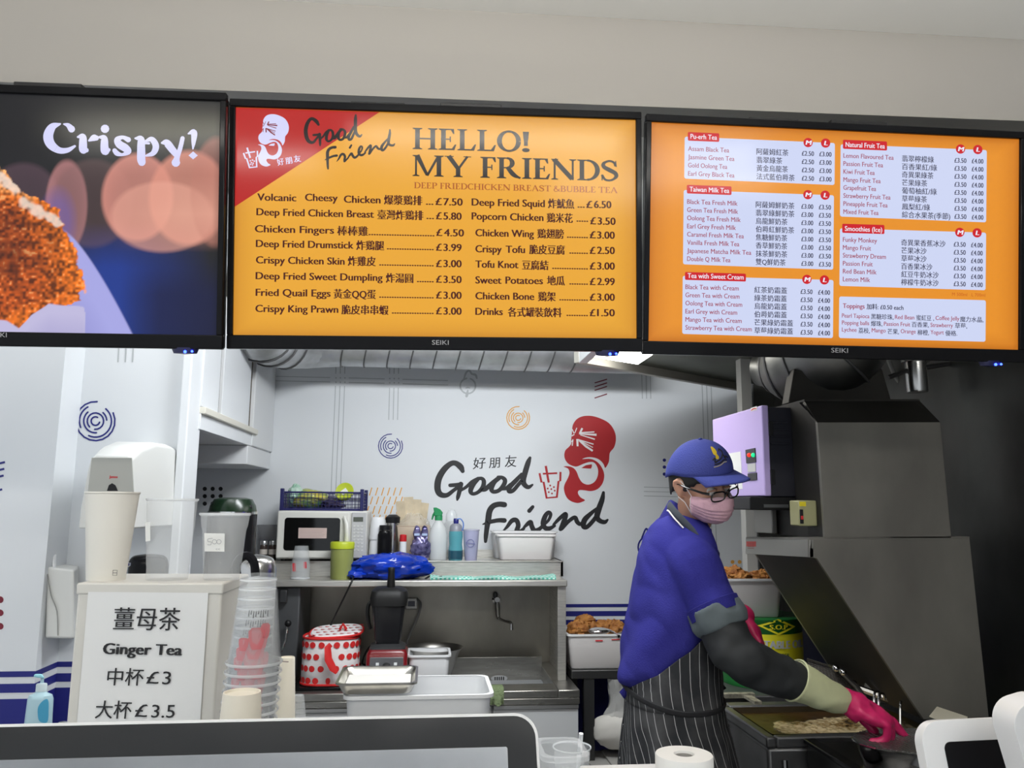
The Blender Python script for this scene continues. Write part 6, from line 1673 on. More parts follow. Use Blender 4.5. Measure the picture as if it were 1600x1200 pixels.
# isolator switch
Ys = 2.24
t = thing('isolator_switch', 'khaki isolator switch box with a yellow label on the hood side', 'switch', at(1265, 802, Ys))
c1, c2 = at(1249, 822, Ys), at(1276, 782, Ys)
khk = mat('khaki_plastic', (.33, .32, .17), rough=.45)
MB().box(c1.x, c2.x, Ys, Ys + .06, c1.z, c2.z).build('case', khk, t, world=True, bevel=.004)
MB().box(c2.x, at(1287, 800, Ys).x, Ys + .02, Ys + .07, at(1280, 816, Ys).z, at(1280, 784, Ys).z).build('back_plate', mat('khaki_dark', (.18, .18, .11), rough=.5), t, world=True, bevel=.003)
MB().box(c1.x + .003, c1.x + .022, Ys - .002, Ys, at(1255, 791, Ys).z, at(1255, 784, Ys).z).build('yellow_label', mat('yellow_label', (.75, .62, .02), rough=.5), t, world=True)
MB().box(c1.x + .002, c1.x + .012, Ys - .004, Ys, at(1255, 818, Ys).z, at(1255, 796, Ys).z).build('switch_slot', BLACKP, t, world=True, bevel=.001)
MB().box(c1.x + .004, c1.x + .010, Ys - .008, Ys - .003, at(1255, 812, Ys).z, at(1255, 806, Ys).z).build('rocker', mat('red_plastic', (.5, .02, .02)), t, world=True, bevel=.001)

# lilac control cabinet
Yc0 = 2.36
xcc = at(1190, 640, Yc0).x
Yc1 = atx(1113, 655, xcc).y
z0c, z1c = atx(1197, 775, xcc).z, atx(1190, 633, xcc).z
t = thing('control_cabinet', 'lilac control cabinet with red and green lights on the hood side', 'cabinet', (xcc + .06, (Yc0 + Yc1) / 2, z0c))
lil = mat('lilac_panel', (.56, .44, .80), rough=.35, bump=.02, bscale=60)
MB().box(xcc, xcc + .022, Yc0, Yc1, z0c, z1c).build('door', lil, t, world=True, bevel=.004, seg=3)
xb_ = at(1244, 700, Yc0).x
MB().box(xcc + .022, xb_, Yc0 + .01, Yc1, z0c - .002, z1c - .004).build('cabinet_body', mat('cabinet_black', (.012, .012, .02), rough=.5), t, world=True, bevel=.003)
for zz0 in (z1c - .07, z0c + .06): MB().box(xcc + .02, xcc + .034, Yc0 - .004, Yc0 + .012, zz0 - .025, zz0 + .02).build('hinge', BLACKP, t, world=True, bevel=.002)
for k_ in range(4):
    z = z1c - .05 - k_ * .022
    MB().box(at(1206, 700, Yc0).x, at(1234, 700, Yc0).x, Yc0 + .004, Yc0 + .011, z - .005, z + .001).build('vent_louvre', mat('cabinet_black', (.01, .01, .01)), t, world=True, bevel=.001)
MB().box(at(1173, 788, Yc0).x, at(1249, 788, Yc0).x, Yc0 + .005, Yc1 - .05, at(1200, 797, Yc0).z, z0c - .003).build('cable_tray', BLACKP, t, world=True, bevel=.003)
MB().box(at(1194, 790, Yc0).x, at(1232, 790, Yc0).x, Yc0, Yc0 + .004, at(1200, 793, Yc0).z, at(1200, 788, Yc0).z).build('slot', GREYM, t, world=True)
def onx(px_, py_, off=0): return atx(px_, py_, xcc - off)
def patch(nm, m, pts, par=t, off=.001, th=.002): return MB().slab([onx(*p, off) for p in pts], (th, 0, 0)).build(nm, m, par, world=True)
patch('paper_note', mat('paper_white', (.8, .8, .78)), [(1136, 709), (1157, 705.5), (1160, 764), (1139, 765)])
pl = patch('switch_plate', DARKG, [(1164.5, 703), (1179, 700), (1180.5, 722), (1166, 724)], off=.003, th=.003)
patch('grey_plate', mat('plate_pale', (.55, .55, .53), rough=.4), [(1167.5, 725), (1180, 723.5), (1180.5, 737), (1168.5, 738)], off=.002)
patch('lower_plate', DARKG, [(1168, 740), (1181.5, 738.5), (1182, 750), (1168.5, 751)], off=.003, th=.003)
for px_, col, e in ((1170.5, 'red_lamp', (1, .05, .02)), (1176.8, 'green_lamp', (.02, .9, .35))):
    MB().sphere(onx(px_, 711, .006), .007, 12, 8).build('indicator_light', mat(col, tuple(c * .3 for c in e), emit=e, estr=.9), t, world=True)
P = Print((xcc - .0005, 2.5, 1.8), (-1, 0, 0), .0006); P.poly([(1173, 637.5), (1183, 634.5), (1183.3, 640.5), (1173.3, 643)]); P.build('badge', mat('paper_white', (.8, .8, .8)), t)
P = Print((xcc - .0005, 2.5, 1.8), (-1, 0, 0), .0012); P.stroke([(1174.5, 641, 1.4), (1178, 638.6, 1.8), (1182, 638.4, 1.2)]); P.build('badge_lettering', mat('red_ink', (.6, .03, .04)), t)

# ---- fryer bank
ZF = .95
Xf = .5 * (atz(1130, 1111, ZF).x + atz(1206, 1152, ZF).x)
yn_ = atz(1206, 1152, ZF).y; yf_ = 2.66
XR = XW - .12
fryd = mat('fryer_steel', (.19, .19, .195), rough=.42, metal=.75, nscale=5, namt=.35, rvar=.1)
fr = thing('deep_fryer', 'grey steel deep fryer of foaming oil in front of the worker', 'fryer', (Xf + .3, (yn_ + yf_) / 2, 0))
ox0, ox1, oy0, oy1 = Xf + .03, XR - .12, yn_ + .03, yf_ - .012
b = MB()
b.box(Xf, ox0, yn_, yf_, ZF - .03, ZF).box(ox1, XR, yn_, yf_, ZF - .03, ZF).box(ox0, ox1, yn_, oy0, ZF - .03, ZF).box(ox0, ox1, oy1, yf_, ZF - .03, ZF)
b.build('top_rim', fryd, fr, world=True, bevel=.006)
MB().box(Xf + .004, XR, yn_ + .004, yf_ - .004, .1, ZF - .03).build('cabinet', fryd, fr, world=True, bevel=.01)
MB().add([(ox0, oy0, ZF), (ox1, oy0, ZF), (ox1, oy1, ZF), (ox0, oy1, ZF), (ox0 + .02, oy0 + .02, ZF - .03), (ox1 - .02, oy0 + .02, ZF - .03), (ox1 - .02, oy1 - .02, ZF - .03), (ox0 + .02, oy1 - .02, ZF - .03)], [(0, 1, 5, 4), (1, 2, 6, 5), (2, 3, 7, 6), (3, 0, 4, 7)]).build('tank_wall', mat('tank_steel', (.16, .12, .07), rough=.3, metal=.9), fr, world=True, smooth=False)
# oil surface with foam as real relief
nx_, ny_ = 120, 60; vs = []; fs = []; mk_ = []
oilz = ZF - .014
fo = MB()
for j in range(ny_):
    for i in range(nx_):
        x = ox0 + .018 + (ox1 - ox0 - .036) * i / (nx_ - 1); y = oy0 + .018 + (oy1 - oy0 - .036) * j / (ny_ - 1)
        m_ = max(0, min(1, (.92 - abs((j / ny_) - .30) * 1.9) + .45 * noise.noise(Vector((x * 9, y * 12, 0))) + .30 * noise.noise(Vector((x * 45, y * 45, 7)))))
        m_ *= max(0, min(1, (i / nx_ - .08) * 9 + .5 * noise.noise(Vector((x * 20, y * 20, 3)))))
        mk_.append(m_)
        vs.append((x, y, oilz + m_ * (.006 + .010 * abs(noise.noise(Vector((x * 55, y * 55, 2))))) + .001 * noise.noise(Vector((x * 20, y * 20, 5)))))
for j in range(ny_ - 1):
    for i in range(nx_ - 1): fs.append((j * nx_ + i, j * nx_ + i + 1, (j + 1) * nx_ + i + 1, (j + 1) * nx_ + i))
oilm = bpy.data.materials.new('frying_oil'); oilm.use_nodes = True; nt = oilm.node_tree; bs = nt.nodes['Principled BSDF']
tc = nt.nodes.new('ShaderNodeTexCoord'); nz = nt.nodes.new('ShaderNodeTexNoise'); nz.inputs['Scale'].default_value = 60; nz.inputs['Detail'].default_value = 8
nz2 = nt.nodes.new('ShaderNodeTexNoise'); nz2.inputs['Scale'].default_value = 7
ma = nt.nodes.new('ShaderNodeMath'); ma.operation = 'MULTIPLY_ADD'; ma.inputs[1].default_value = .6
ad = nt.nodes.new('ShaderNodeMath'); ad.operation = 'MULTIPLY'; ad.inputs[1].default_value = .5
cr_ = nt.nodes.new('ShaderNodeValToRGB')
cr_.color_ramp.elements[0].position = .36; cr_.color_ramp.elements[0].color = (.045, .022, .006, 1)
cr_.color_ramp.elements[1].position = .60; cr_.color_ramp.elements[1].color = (.72, .58, .34, 1)
e_ = cr_.color_ramp.elements.new(.47); e_.color = (.30, .19, .07, 1)
nt.links.new(tc.outputs['Object'], nz.inputs['Vector']); nt.links.new(tc.outputs['Object'], nz2.inputs['Vector'])
nt.links.new(nz2.outputs['Fac'], ad.inputs[0]); nt.links.new(nz.outputs['Fac'], ma.inputs[0]); nt.links.new(ad.outputs[0], ma.inputs[2])
nt.links.new(ma.outputs[0], cr_.inputs['Fac']); nt.links.new(cr_.outputs['Color'], bs.inputs['Base Color']); bs.inputs['Roughness'].default_value = .18
fo_ = [f for f in fs if sum(mk_[i] for i in f) / 4 > .22]; fd_ = [f for f in fs if sum(mk_[i] for i in f) / 4 <= .22]
def sub_(fl):
    ids = sorted({i for f in fl for i in f}); mp_ = {a: b_ for b_, a in enumerate(ids)}
    return MB().add([vs[i] for i in ids], [tuple(mp_[i] for i in f) for f in fl])
sub_(fd_).build('oil_surface', mat('brown_oil', (.075, .038, .012), rough=.32, nscale=14, namt=.4), fr, world=True, fixn=False)
o = sub_(fo_).build('oil_foam', oilm, fr, world=True, fixn=False); o['kind'] = 'stuff'
for k_ in range(2): MB().lathe([(.006, 0), (.006, .004)], (Xf - .001, yf_ - .03 + k_ * .02 - .03, ZF - .045 - k_ * .006), 10, M=Matrix.Rotation(-PI / 2, 4, 'Y')).build('screw', CHROME, fr, world=True)
MB().tube([(Xf + .05, yn_ - .003, ZF - .06), (Xf + .05, yn_ - .003, ZF - .22)], .008, 8).build('drain_rail', CHROME, fr, world=True)
# far fryer
fr2 = thing('deep_fryer', 'far dark fryer in front of the green oil drum', 'fryer', (Xf + .3, 2.78, 0))
Z2 = ZF + .0
MB().box(Xf - .02, XR, yf_ + .01, 3.28, .1, Z2 - .03).build('cabinet', fryd, fr2, world=True)
b = MB(); y0_, y1_, y2_, y3_ = yf_ + .01, yf_ + .06, 2.80, 3.28
b.box(Xf - .02, Xf + .03, y0_, y3_, Z2 - .03, Z2).box(XR - .05, XR, y0_, y3_, Z2 - .03, Z2).box(Xf + .03, XR - .05, y0_, y1_, Z2 - .03, Z2).box(Xf + .03, XR - .05, y2_, y3_, Z2 - .03, Z2)
b.build('top_rim', fryd, fr2, world=True, bevel=.005)
MB().box(Xf + .03, XR - .05, y1_, y2_, Z2 - .09, Z2 - .05).build('oil_surface', mat('dark_oil', (.03, .018, .008), rough=.12), fr2, world=True)
tag(MB().box(Xf + .01, Xf + .16, yf_ + .11, yf_ + .135, Z2, Z2 + .014).box(Xf + .12, Xf + .145, yf_ + .02, yf_ + .11, Z2, Z2 + .01).build('crumb_scraper', mat('crumbed_steel', (.45, .42, .33), rough=.6, metal=.4, nscale=60, namt=.5), None), 'crumb covered steel scraper on the far fryer by the apron', 'scraper')

# near holding unit with the draining pan
hz = .94
hu = thing('draining_unit', 'black draining unit in front of the fryer by the tablet', 'unit', (1.35, 2.05, 0))
c0 = atz(1231, 1148, hz)
hx0 = c0.x + .02; hy1 = yn_ - .01; hy0 = 1.93
MB().box(hx0, XR, hy0, hy1, .1, hz).build('cabinet', mat('black_enamel', (.012, .012, .012), rough=.25), hu, world=True, bevel=.008)
MB().box(hx0 - .006, hx0 + .03, hy0 - .004, hy1, hz - .004, hz + .008).build('front_edge', mat('gloss_black', (.01, .01, .01)), hu, world=True, bevel=.003)
pc = at(1420, 1158, 2.08)
pn, s = turned('draining_pan', 'round steel pan with a mesh top under the pink glove', 'pan', 1435, 2.06, hz + .001, [('pan', CHROME, [(85, 1182), (92, 1176), (98, 1162), (102, 1158), (100, 1157)], {'capt': False})], n=48, sy=.7)
bz_ = at(1435, 1157.5, 2.06).z - hz
b = MB()
for k_ in range(-14, 15):
    hwid = math.sqrt(max(0, 1 - (k_ / 15) ** 2))
    rx, ry = 99 * s, 99 * s * .7
    b.box(-rx * hwid, rx * hwid, k_ / 15 * ry - .0008, k_ / 15 * ry + .0008, bz_, bz_ + .0015)
    b.box(k_ / 15 * rx - .0008, k_ / 15 * rx + .0008, -ry * hwid, ry * hwid, bz_ + .001, bz_ + .0025)
o = b.build('wire_mesh', MATS['satin_steel'], pn, smooth=False); o['kind'] = 'stuff'

# basket hangers and wire baskets leaning at the back
gz = lambda x, y, Y: at(x, y, Y)
cpn = thing('fryer_control_plate', 'slanted steel control plate with a red lamp behind the glove', 'control plate', at(1380, 1060, 2.42))
MB().slab([at(1355, 1044, 2.44), at(1405, 1060, 2.36), at(1408, 1092, 2.36), at(1351, 1075, 2.44)], (.004, .012, -.004)).build('plate', mat('plate_steel', (.30, .29, .27), rough=.4, metal=.8), cpn, world=True)
MB().sphere(at(1395.5, 1062, 2.345), .0065, 12, 8).build('red_lamp', mat('red_lamp_glow', (.3, .01, .01), emit=(1, .03, .03), estr=.8), cpn, world=True)
MB().sphere(at(1395, 1074, 2.34), .009, 12, 8).sphere(at(1405, 1078, 2.33), .014, 12, 8).build('knobs', BLACKP, cpn, world=True)
MB().tube([at(1345, 1076, 2.42), at(1443, 1112, 2.30)], .010, 8).build('hanging_rail', mat('satin_steel', (.5, .5, .5)), cpn, world=True)
for i, (x, y) in enumerate(((1367, 1082), (1374, 1085), (1408, 1096))):
    r_ = tag(MB().tube(smoothpts([at(x + 8, y + 8, 2.30), at(x + 7, y, 2.28), at(x + 1, y - 1, 2.27), at(x - 1, y + 6, 2.26), at(x - 1, y + 40, 2.24)], 4), .0035, 8).build('basket_handle', CHROME, None), ['bent wire basket handle left of the glove knuckles', 'second bent wire handle close to the glove', 'rightmost bent wire handle by the hood edge'][i], 'handle')
wb_ = thing('fry_basket', 'dark wire fry basket with a hinged handle leaning at the back', 'basket', at(1300, 1060, 2.66))
b = MB()
P0, P1, P2, P3 = at(1262, 1030, 2.72), at(1318, 1048, 2.60), at(1330, 1075, 2.58), at(1262, 1062, 2.72)
for k_ in range(13):
    u = k_ / 12
    b.tube([P0.lerp(P1, u), P3.lerp(P2, u)], .0014, 4)
    b.tube([P0.lerp(P3, u), P1.lerp(P2, u)], .0014, 4)
b.tube([P0, P1, P2, P3], .004, 6, closed=True)
o = b.build('wire_mesh', mat('dark_wire', (.10, .09, .08), rough=.4, metal=.8), wb_, world=True); o['kind'] = 'stuff'
MB().tube([at(1296, 1040, 2.62), at(1312, 1048, 2.52), at(1340, 1075, 2.42), at(1352, 1092, 2.36)], [.006, .007, .008, .008], 8).build('handle', mat('dark_wire', (.1, .1, .1)), wb_, world=True)
for q_ in ((1306, 1044), (1317, 1050), (1334, 1068), (1343, 1076)): MB().sphere(at(q_[0], q_[1], 2.45), .011, 10, 6).build('clamp', CHROME, wb_, world=True)
# cream card by the hood foot
tag(MB().slab([at(1452, 1120, 2.05), at(1464, 1105, 2.15), at(1512, 1121, 2.05), at(1500, 1140, 1.98)], (0, 0, .002)).build('card', mat('cream_card', (.55, .52, .42), rough=.7), None), 'cream card lying at the foot of the fryer hood', 'card')

# ---- oil drum with the chicken tray
Yo = 3.02
zo = Z2
dr, s = turned('oil_drum', 'green and yellow vegetable oil drum behind the worker arm', 'drum', 1191, Yo, zo, [('drum_body', mat('drum_green', (.01, .13, .025), rough=.3), [(62, 1063), (63, 1060), (62.5, 1058), (62.5, 965), (63.5, 963), (63.5, 960), (62, 959)])], n=48)
R_ = 62.5 * s
def band(z0_, z1_, a0, a1, r=R_ + .0006, n=24):
    m_ = MB(); P_ = []
    for i in range(n + 1):
        a = a0 + (a1 - a0) * i / n
        P_ += [Vector((r * math.sin(a), -r * math.cos(a), z0_)), Vector((r * math.sin(a), -r * math.cos(a), z1_))]
    return m_.add(P_, [(2 * i, 2 * i + 2, 2 * i + 3, 2 * i + 1) for i in range(n)])
zd_ = lambda py: at(1191, py, Yo - R_).z - zo
yel = mat('drum_yellow', (.88, .80, .03), rough=.35)
band(zd_(1042), zd_(992), -1.5, 1.5).build('yellow_band', yel, dr, fixn=False)
class Wrap:
    """print wrapped on the drum: x px measured at the drum axis"""
    def __init__(s2, lift): s2.r = R_ + lift; s2.mb = MB(); s2.c = dr.location
    def w(s2, x, y):
        X = (at(x, y, Yo - R_).x - s2.c.x); a = math.asin(max(-.98, min(.98, X / R_)))
        return Vector((s2.r * math.sin(a), -s2.r * math.cos(a), at(x, y, Yo - R_).z - zo))
    def poly(s2, pts):
        q_ = [s2.w(*p) for p in pts]
        s2.mb.add(q_, [tuple(range(len(q_)))] if len(q_) <= 4 else [tuple(t_) for t_ in geometry.tessellate_polygon([q_])]); return s2
    def text(s2, t_, x0, yb, x1, h, bold=0):
        vs_, fs_, w0, w1 = text_mesh(t_)
        for sft in ((-bold, 0, bold) if bold else (0,)):
            s2.r += .00008
            s2.mb.add([s2.w(x0 + (v[0] - w0) / (w1 - w0) * (x1 - x0) + sft * h, yb - v[1] / CAPH * h) for v in vs_], fs_)
        return s2
W = Wrap(.0022)
out = [(1186, 978), (1216, 967), (1246, 980), (1216, 992.5)]; inn = [(1193, 978.5), (1216, 970.5), (1239, 980), (1216, 989)]
lp = lambda a, b, k: (a[0] + (b[0] - a[0]) * k, a[1] + (b[1] - a[1]) * k)
for i in range(4):
    for j in range(8): W.poly([lp(out[i], out[(i + 1) % 4], j / 8), lp(out[i], out[(i + 1) % 4], (j + 1) / 8), lp(inn[i], inn[(i + 1) % 4], (j + 1) / 8), lp(inn[i], inn[(i + 1) % 4], j / 8)])
W.mb.build('yellow_diamond', yel, dr, smooth=False, fixn=False)
W = Wrap(.0024); W.text('S.O.P.', 1203, 983.5, 1233, 7.2, bold=.08); W.mb.build('drum_lettering', yel, dr, smooth=False, fixn=False)
W = Wrap(.0028); W.text('VEGETABLE OIL', 1160, 1013.5, 1262, 12, bold=.07); W.mb.build('drum_lettering', mat('drum_silver', (.55, .57, .58), rough=.4), dr, smooth=False, fixn=False)
W = Wrap(.0028); W.text('LASTS LONGER', 1180, 1026.5, 1234, 5, bold=.05); W.text('for long frying', 1122.5, 1019, 1138, 4); W.text('2 x 1 time', 1123, 1027, 1140, 3.5); W.mb.build('drum_small_print', mat('ink_green', (.02, .07, .02), rough=.5), dr, smooth=False, fixn=False)
ztd = at(1191, 959, Yo).z
fz0, fz1 = ztd + .001, at(1175, 905, Yo - .12).z
tub('food_container', 'milky container heaped with fried chicken on the green drum', 'container', at(1124, 930, Yo - .12).x, at(1226, 930, Yo - .12).x, Yo - .12, .22, fz0, fz1, plastic('foggy_plastic', (.6, .6, .6), .8), taper=.88, rimm=MILKY)
k_ = 0
for (px_, py_, yy, r) in ((1133, 904, Yo - .05, .030), (1146, 897, Yo - .03, .034), (1158, 902, Yo - .06, .030), (1170, 905, Yo - .04, .028), (1182, 903, Yo - .05, .030), (1193, 902, Yo - .04, .030), (1205, 906, Yo - .05, .026), (1152, 905, Yo + .03, .03), (1214, 909, Yo - .03, .022)):
    k_ += 1
    c0 = at(px_, py_, yy)
    tag(blob(c0, (r * 1.15, r, r * .8), .45, 3.2, k_ * 3.1, 20, 14, fold=.35).build('fried_chicken', fry, None), 'fried chicken piece in the container on the green drum, %s' % ['leftmost by the sleeve', 'tallest at the left', 'third from the left', 'fourth from the left', 'in the middle right', 'sixth from the left', 'seventh from the left', 'behind the tallest piece', 'rightmost by the hood'][k_ - 1], 'chicken', group='fried chicken in the container on the drum')
# ================================================================ THE WORKER
def remeshed(mb, voxel, sm=6, name='tmp', factor=.5):
    me = bpy.data.meshes.new(name); me.from_pydata([tuple(v) for v in mb.v], [], mb.f)
    bm = bmesh.new(); bm.from_mesh(me); bmesh.ops.recalc_face_normals(bm, faces=bm.faces[:]); bm.to_mesh(me); bm.free()
    o = bpy.data.objects.new(name, me); COL.objects.link(o)
    r = o.modifiers.new('r', 'REMESH'); r.mode = 'VOXEL'; r.voxel_size = voxel
    if sm:
        s_ = o.modifiers.new('s', 'SMOOTH'); s_.factor = factor; s_.iterations = sm
    dg = bpy.context.evaluated_depsgraph_get()
    m2 = bpy.data.meshes.new_from_object(o.evaluated_get(dg))
    out = MB(); out.v = [v.co.copy() for v in m2.vertices]; out.f = [tuple(p.vertices) for p in m2.polygons]; out.m = [0] * len(out.f)
    bpy.data.objects.remove(o); bpy.data.meshes.remove(me); bpy.data.meshes.remove(m2)
    return out


def capsule(mb, pts, n=14):
    """tapered limb through (point, radius) joints with round ends"""
    P_ = smoothpts([(*p, r) for p, r in pts], 5) if len(pts) > 2 else [(*p, r) for p, r in pts]
    a, b = P_[0], P_[-1]
    d0 = (Vector(P_[0][:3]) - Vector(P_[1][:3])).normalized(); d1 = (Vector(P_[-1][:3]) - Vector(P_[-2][:3])).normalized()
    L_ = []
    for k_ in (1.0, .92, .7, .38): L_.append((*(Vector(a[:3]) + d0 * a[3] * k_), max(.0008, a[3] * math.sqrt(max(0, 1 - k_ * k_)))))
    L_ += P_
    for k_ in (.38, .7, .92, 1.0): L_.append((*(Vector(b[:3]) + d1 * b[3] * k_), max(.0008, b[3] * math.sqrt(max(0, 1 - k_ * k_)))))
    mb.tube([q[:3] for q in L_], [q[3] for q in L_], n)
    return mb


YM = 2.30
SM = sc_at(1050, 950, YM)
BY = math.radians(-8)     # body faces the fryer
BA = math.radians(10)     # the same angle as it looks from the camera's side
fwd = Vector((math.cos(BY), math.sin(BY), 0)); lft = Vector((-math.sin(BY), math.cos(BY), 0))
torso = [(800, 1047, 1098, .056), (810, 1033, 1103, .080), (820, 1022, 1107, .110), (837, 1010, 1113, .150), (850, 1006, 1117, .172), (868, 1001, 1119, .186), (900, 995, 1119, .190), (940, 988, 1117, .186), (980, 982, 1118, .180), (1020, 978, 1119, .178), (1050, 976, 1119, .182), (1075, 979, 1119, .185), (1100, 981, 1122, .188), (1130, 980, 1127, .19), (1165, 979, 1134, .195), (1200, 977, 1141, .20), (1260, 975, 1150, .205), (1340, 975, 1156, .21), (1420, 976, 1160, .21)]
def tring(py, grow=0.0, fn=None, n=56, p=2.35):
    r = [np.interp(py, [t_[0] for t_ in torso], [t_[k_] for t_ in torso]) for k_ in (1, 2, 3)]
    cx = (r[0] + r[1]) / 2; c = at(cx, py, YM); hpx = (r[1] - r[0]) / 2 * SM; b = r[2]
    a = math.sqrt(max(.03 ** 2, hpx ** 2 - (b * math.sin(BA)) ** 2)) / math.cos(BA)
    out = []
    for k_ in range(n):
        al = -PI + 2 * PI * k_ / n
        g_ = grow + (fn(al, py) if fn else 0)
        ca, sa = math.cos(al), math.sin(al)
        ex = (a + g_) * math.copysign(abs(ca) ** (2 / p), ca); ey = (b + g_) * math.copysign(abs(sa) ** (2 / p), sa)
        out.append(c + fwd * ex + lft * ey)
    return out


man = thing('person', 'worker in blue polo shirt, cap, mask and striped apron tending the fryer', 'person', (at(1050, 1100, YM).x, YM, 0))

# joints
Sr, Er, Wr = at(1083, 880, 2.13), at(1152, 1028, 2.03), at(1316, 1094, 2.10)
Sl = at(1078, 872, 2.46); El = at(1120, 985, 2.52); Wl = at(1160, 962, 2.46)
hipR, hipL = at(1050, 1130, 2.22), at(1055, 1130, 2.40)
# head frame
HR = Matrix.Rotation(math.radians(-62), 3, 'Z') @ Matrix.Rotation(math.radians(17), 3, 'Y') @ Matrix.Rotation(math.radians(12), 3, 'X')
HS = .89
HC = at(1062, 764, 2.195) - HR @ Vector((-.008, -.078, -.012)) * HS
HM4 = Matrix.Translation(HC) @ HR.to_4x4() @ Matrix.Scale(HS, 4)
hp = lambda x, y, z: HM4 @ Vector((x, y, z))
# ---- body: one continuous skin
b = MB()
b.sphere((0, 0, 0), 1, 32, 22, M=HM4 @ Matrix.Translation((-.008, 0, .022)) @ Matrix.Diagonal((.100, .077, .098, 1)))
b.sphere((0, 0, 0), 1, 28, 18, M=HM4 @ Matrix.Translation((.030, 0, -.045)) @ Matrix.Diagonal((.064, .060, .075, 1)))
b.sphere((0, 0, 0), 1, 20, 14, M=HM4 @ Matrix.Translation((.060, 0, -.088)) @ Matrix.Diagonal((.034, .034, .026, 1)))   # chin
b.sphere((0, 0, 0), 1, 16, 12, M=HM4 @ Matrix.Translation((.062, 0, .022)) @ Matrix.Diagonal((.030, .056, .024, 1)))   # brow
for sy_ in (-1, 1):
    b.sphere((0, 0, 0), 1, 16, 12, M=HM4 @ Matrix.Translation((.056, sy_ * .036, -.022)) @ Matrix.Diagonal((.030, .026, .022, 1)))  # cheek
    # ear: helix rim and lobe
    eb = [(-.004, sy_ * .076, -.040), (-.010, sy_ * .081, -.026), (-.019, sy_ * .087, -.010), (-.020, sy_ * .090, .008), (-.010, sy_ * .089, .018), (.002, sy_ * .084, .014), (.006, sy_ * .078, .002)]
    capsule(b, [(hp(*q_), .0062) for q_ in eb], 8)
    b.sphere((0, 0, 0), 1, 12, 8, M=HM4 @ Matrix.Translation((-.006, sy_ * .078, -.010)) @ Matrix.Diagonal((.014, .006, .024, 1)))
capsule(b, [(hp(.088, 0, .008), .007), (hp(.100, 0, -.012), .009), (hp(.108, 0, -.032), .012)], 10)  # nose
nb = at(1078, 838, YM - .0)
capsule(b, [(hp(.0, 0, -.05), .056), (hp(-.012, 0, -.095) * .6 + nb * .4, .052), (nb + Vector((-.012, 0, 0)), .052)], 20)
for py in (0,):
    rg = [tring(p_, -.024) for p_ in (826, 838, 850, 868, 900, 940, 980, 1020, 1050, 1075, 1100, 1130)]
    b.rings(rg)
capsule(b, [(Sr, .055), (Sr.lerp(Er, .5), .044), (Er, .036), (Er.lerp(Wr, .5), .034), (Wr, .026)])
capsule(b, [(Sl, .058), (Sl.lerp(El, .5), .048), (El, .042), (El.lerp(Wl, .5), .038), (Wl, .029)])
capsule(b, [(Sr + Vector((0, .06, -.01)), .065), (Sl + Vector((0, -.06, -.01)), .065)])
for h_ in (hipR, hipL):
    capsule(b, [(h_, .085), (Vector((h_.x + .01, h_.y, .52)), .056), (Vector((h_.x, h_.y, .30)), .05), (Vector((h_.x - .01, h_.y, .10)), .038)])
    capsule(b, [(Vector((h_.x - .03, h_.y, .05)), .038), (Vector((h_.x + .13, h_.y, .035)), .032)])
def handparts(mb, W_, d_, up, curl, sc_=1.0, rk=1.0):
    """palm and five fingers; d_ along the hand, up the back of the hand"""
    d_ = d_.normalized(); sd = d_.cross(up).normalized(); up = sd.cross(d_).normalized()
    Mh = Matrix(((d_.x, sd.x, up.x, W_.x), (d_.y, sd.y, up.y, W_.y), (d_.z, sd.z, up.z, W_.z), (0, 0, 0, 1)))
    mb.sphere((0, 0, 0), 1, 18, 12, M=Mh @ Matrix.Translation((.048 * sc_, 0, 0)) @ Matrix.Diagonal((.056 * sc_ * rk, .043 * sc_ * rk, .021 * sc_ * rk, 1)))
    L_ = (.072, .080, .075, .060)
    for i in range(4):
        y = (-.031 + i * .0205) * sc_; ln = L_[i] * sc_; r = (.0105, .0108, .0102, .009)[i] * sc_ * 1.05 * rk
        x0 = (.082, .088, .086, .078)[i] * sc_; c = curl[i]
        p = Vector((x0, y, 0)); a = 0; pts = [(Mh @ Vector((x0 - .03, y, .0)), r * 1.1), (Mh @ p, r * 1.12)]
        for j, fr_ in enumerate((.45, .32, .23)):
            a += c[j]; p = p + Vector((math.cos(a), 0, -math.sin(a))) * ln * fr_; pts.append((Mh @ p, r * (1 - .08 * j)))
        capsule(mb, pts, 10)
    th = curl[4]
    capsule(mb, [(Mh @ Vector((.012 * sc_, th[0] * -.022 * sc_, -.006)), .016 * sc_ * rk), (Mh @ Vector((.040 * sc_, th[0] * -.046 * sc_, -.018 * sc_)), .0135 * sc_ * rk), (Mh @ Vector((.066 * sc_, th[0] * -.046 * sc_, -.034 * sc_)), .012 * sc_ * rk), (Mh @ Vector((.088 * sc_, th[0] * -.036 * sc_, -.044 * sc_)), .0105 * sc_ * rk)], 10)
    return mb
dh = (at(1378, 1122, 2.08) - Wr)
CURL_R = [(.30, .10, .05), (.95, .95, .6), (1.05, 1.0, .6), (1.1, 1.0, .6), (1.0,)]
CURL_L = [(.5, .5, .3), (.6, .6, .3), (.6, .6, .3), (.6, .6, .3), (1.0,)]
upR = Vector((.25, -.25, 1)); dl = Vector((.25, -.3, -.65))
handparts(b, Wr + dh.normalized() * .012, dh, upR, CURL_R, 1.2, .72); handparts(b, Wl, dl, Vector((1, -.3, .2)), CURL_L, 1.18, .72)
skin = mat('skin', (.50, .27, .18), rough=.5, sss=.15, bump=.05, bscale=200)
bo = remeshed(b, .0052, 4).build('body', skin, man, world=True, ang=180, fixn=False)
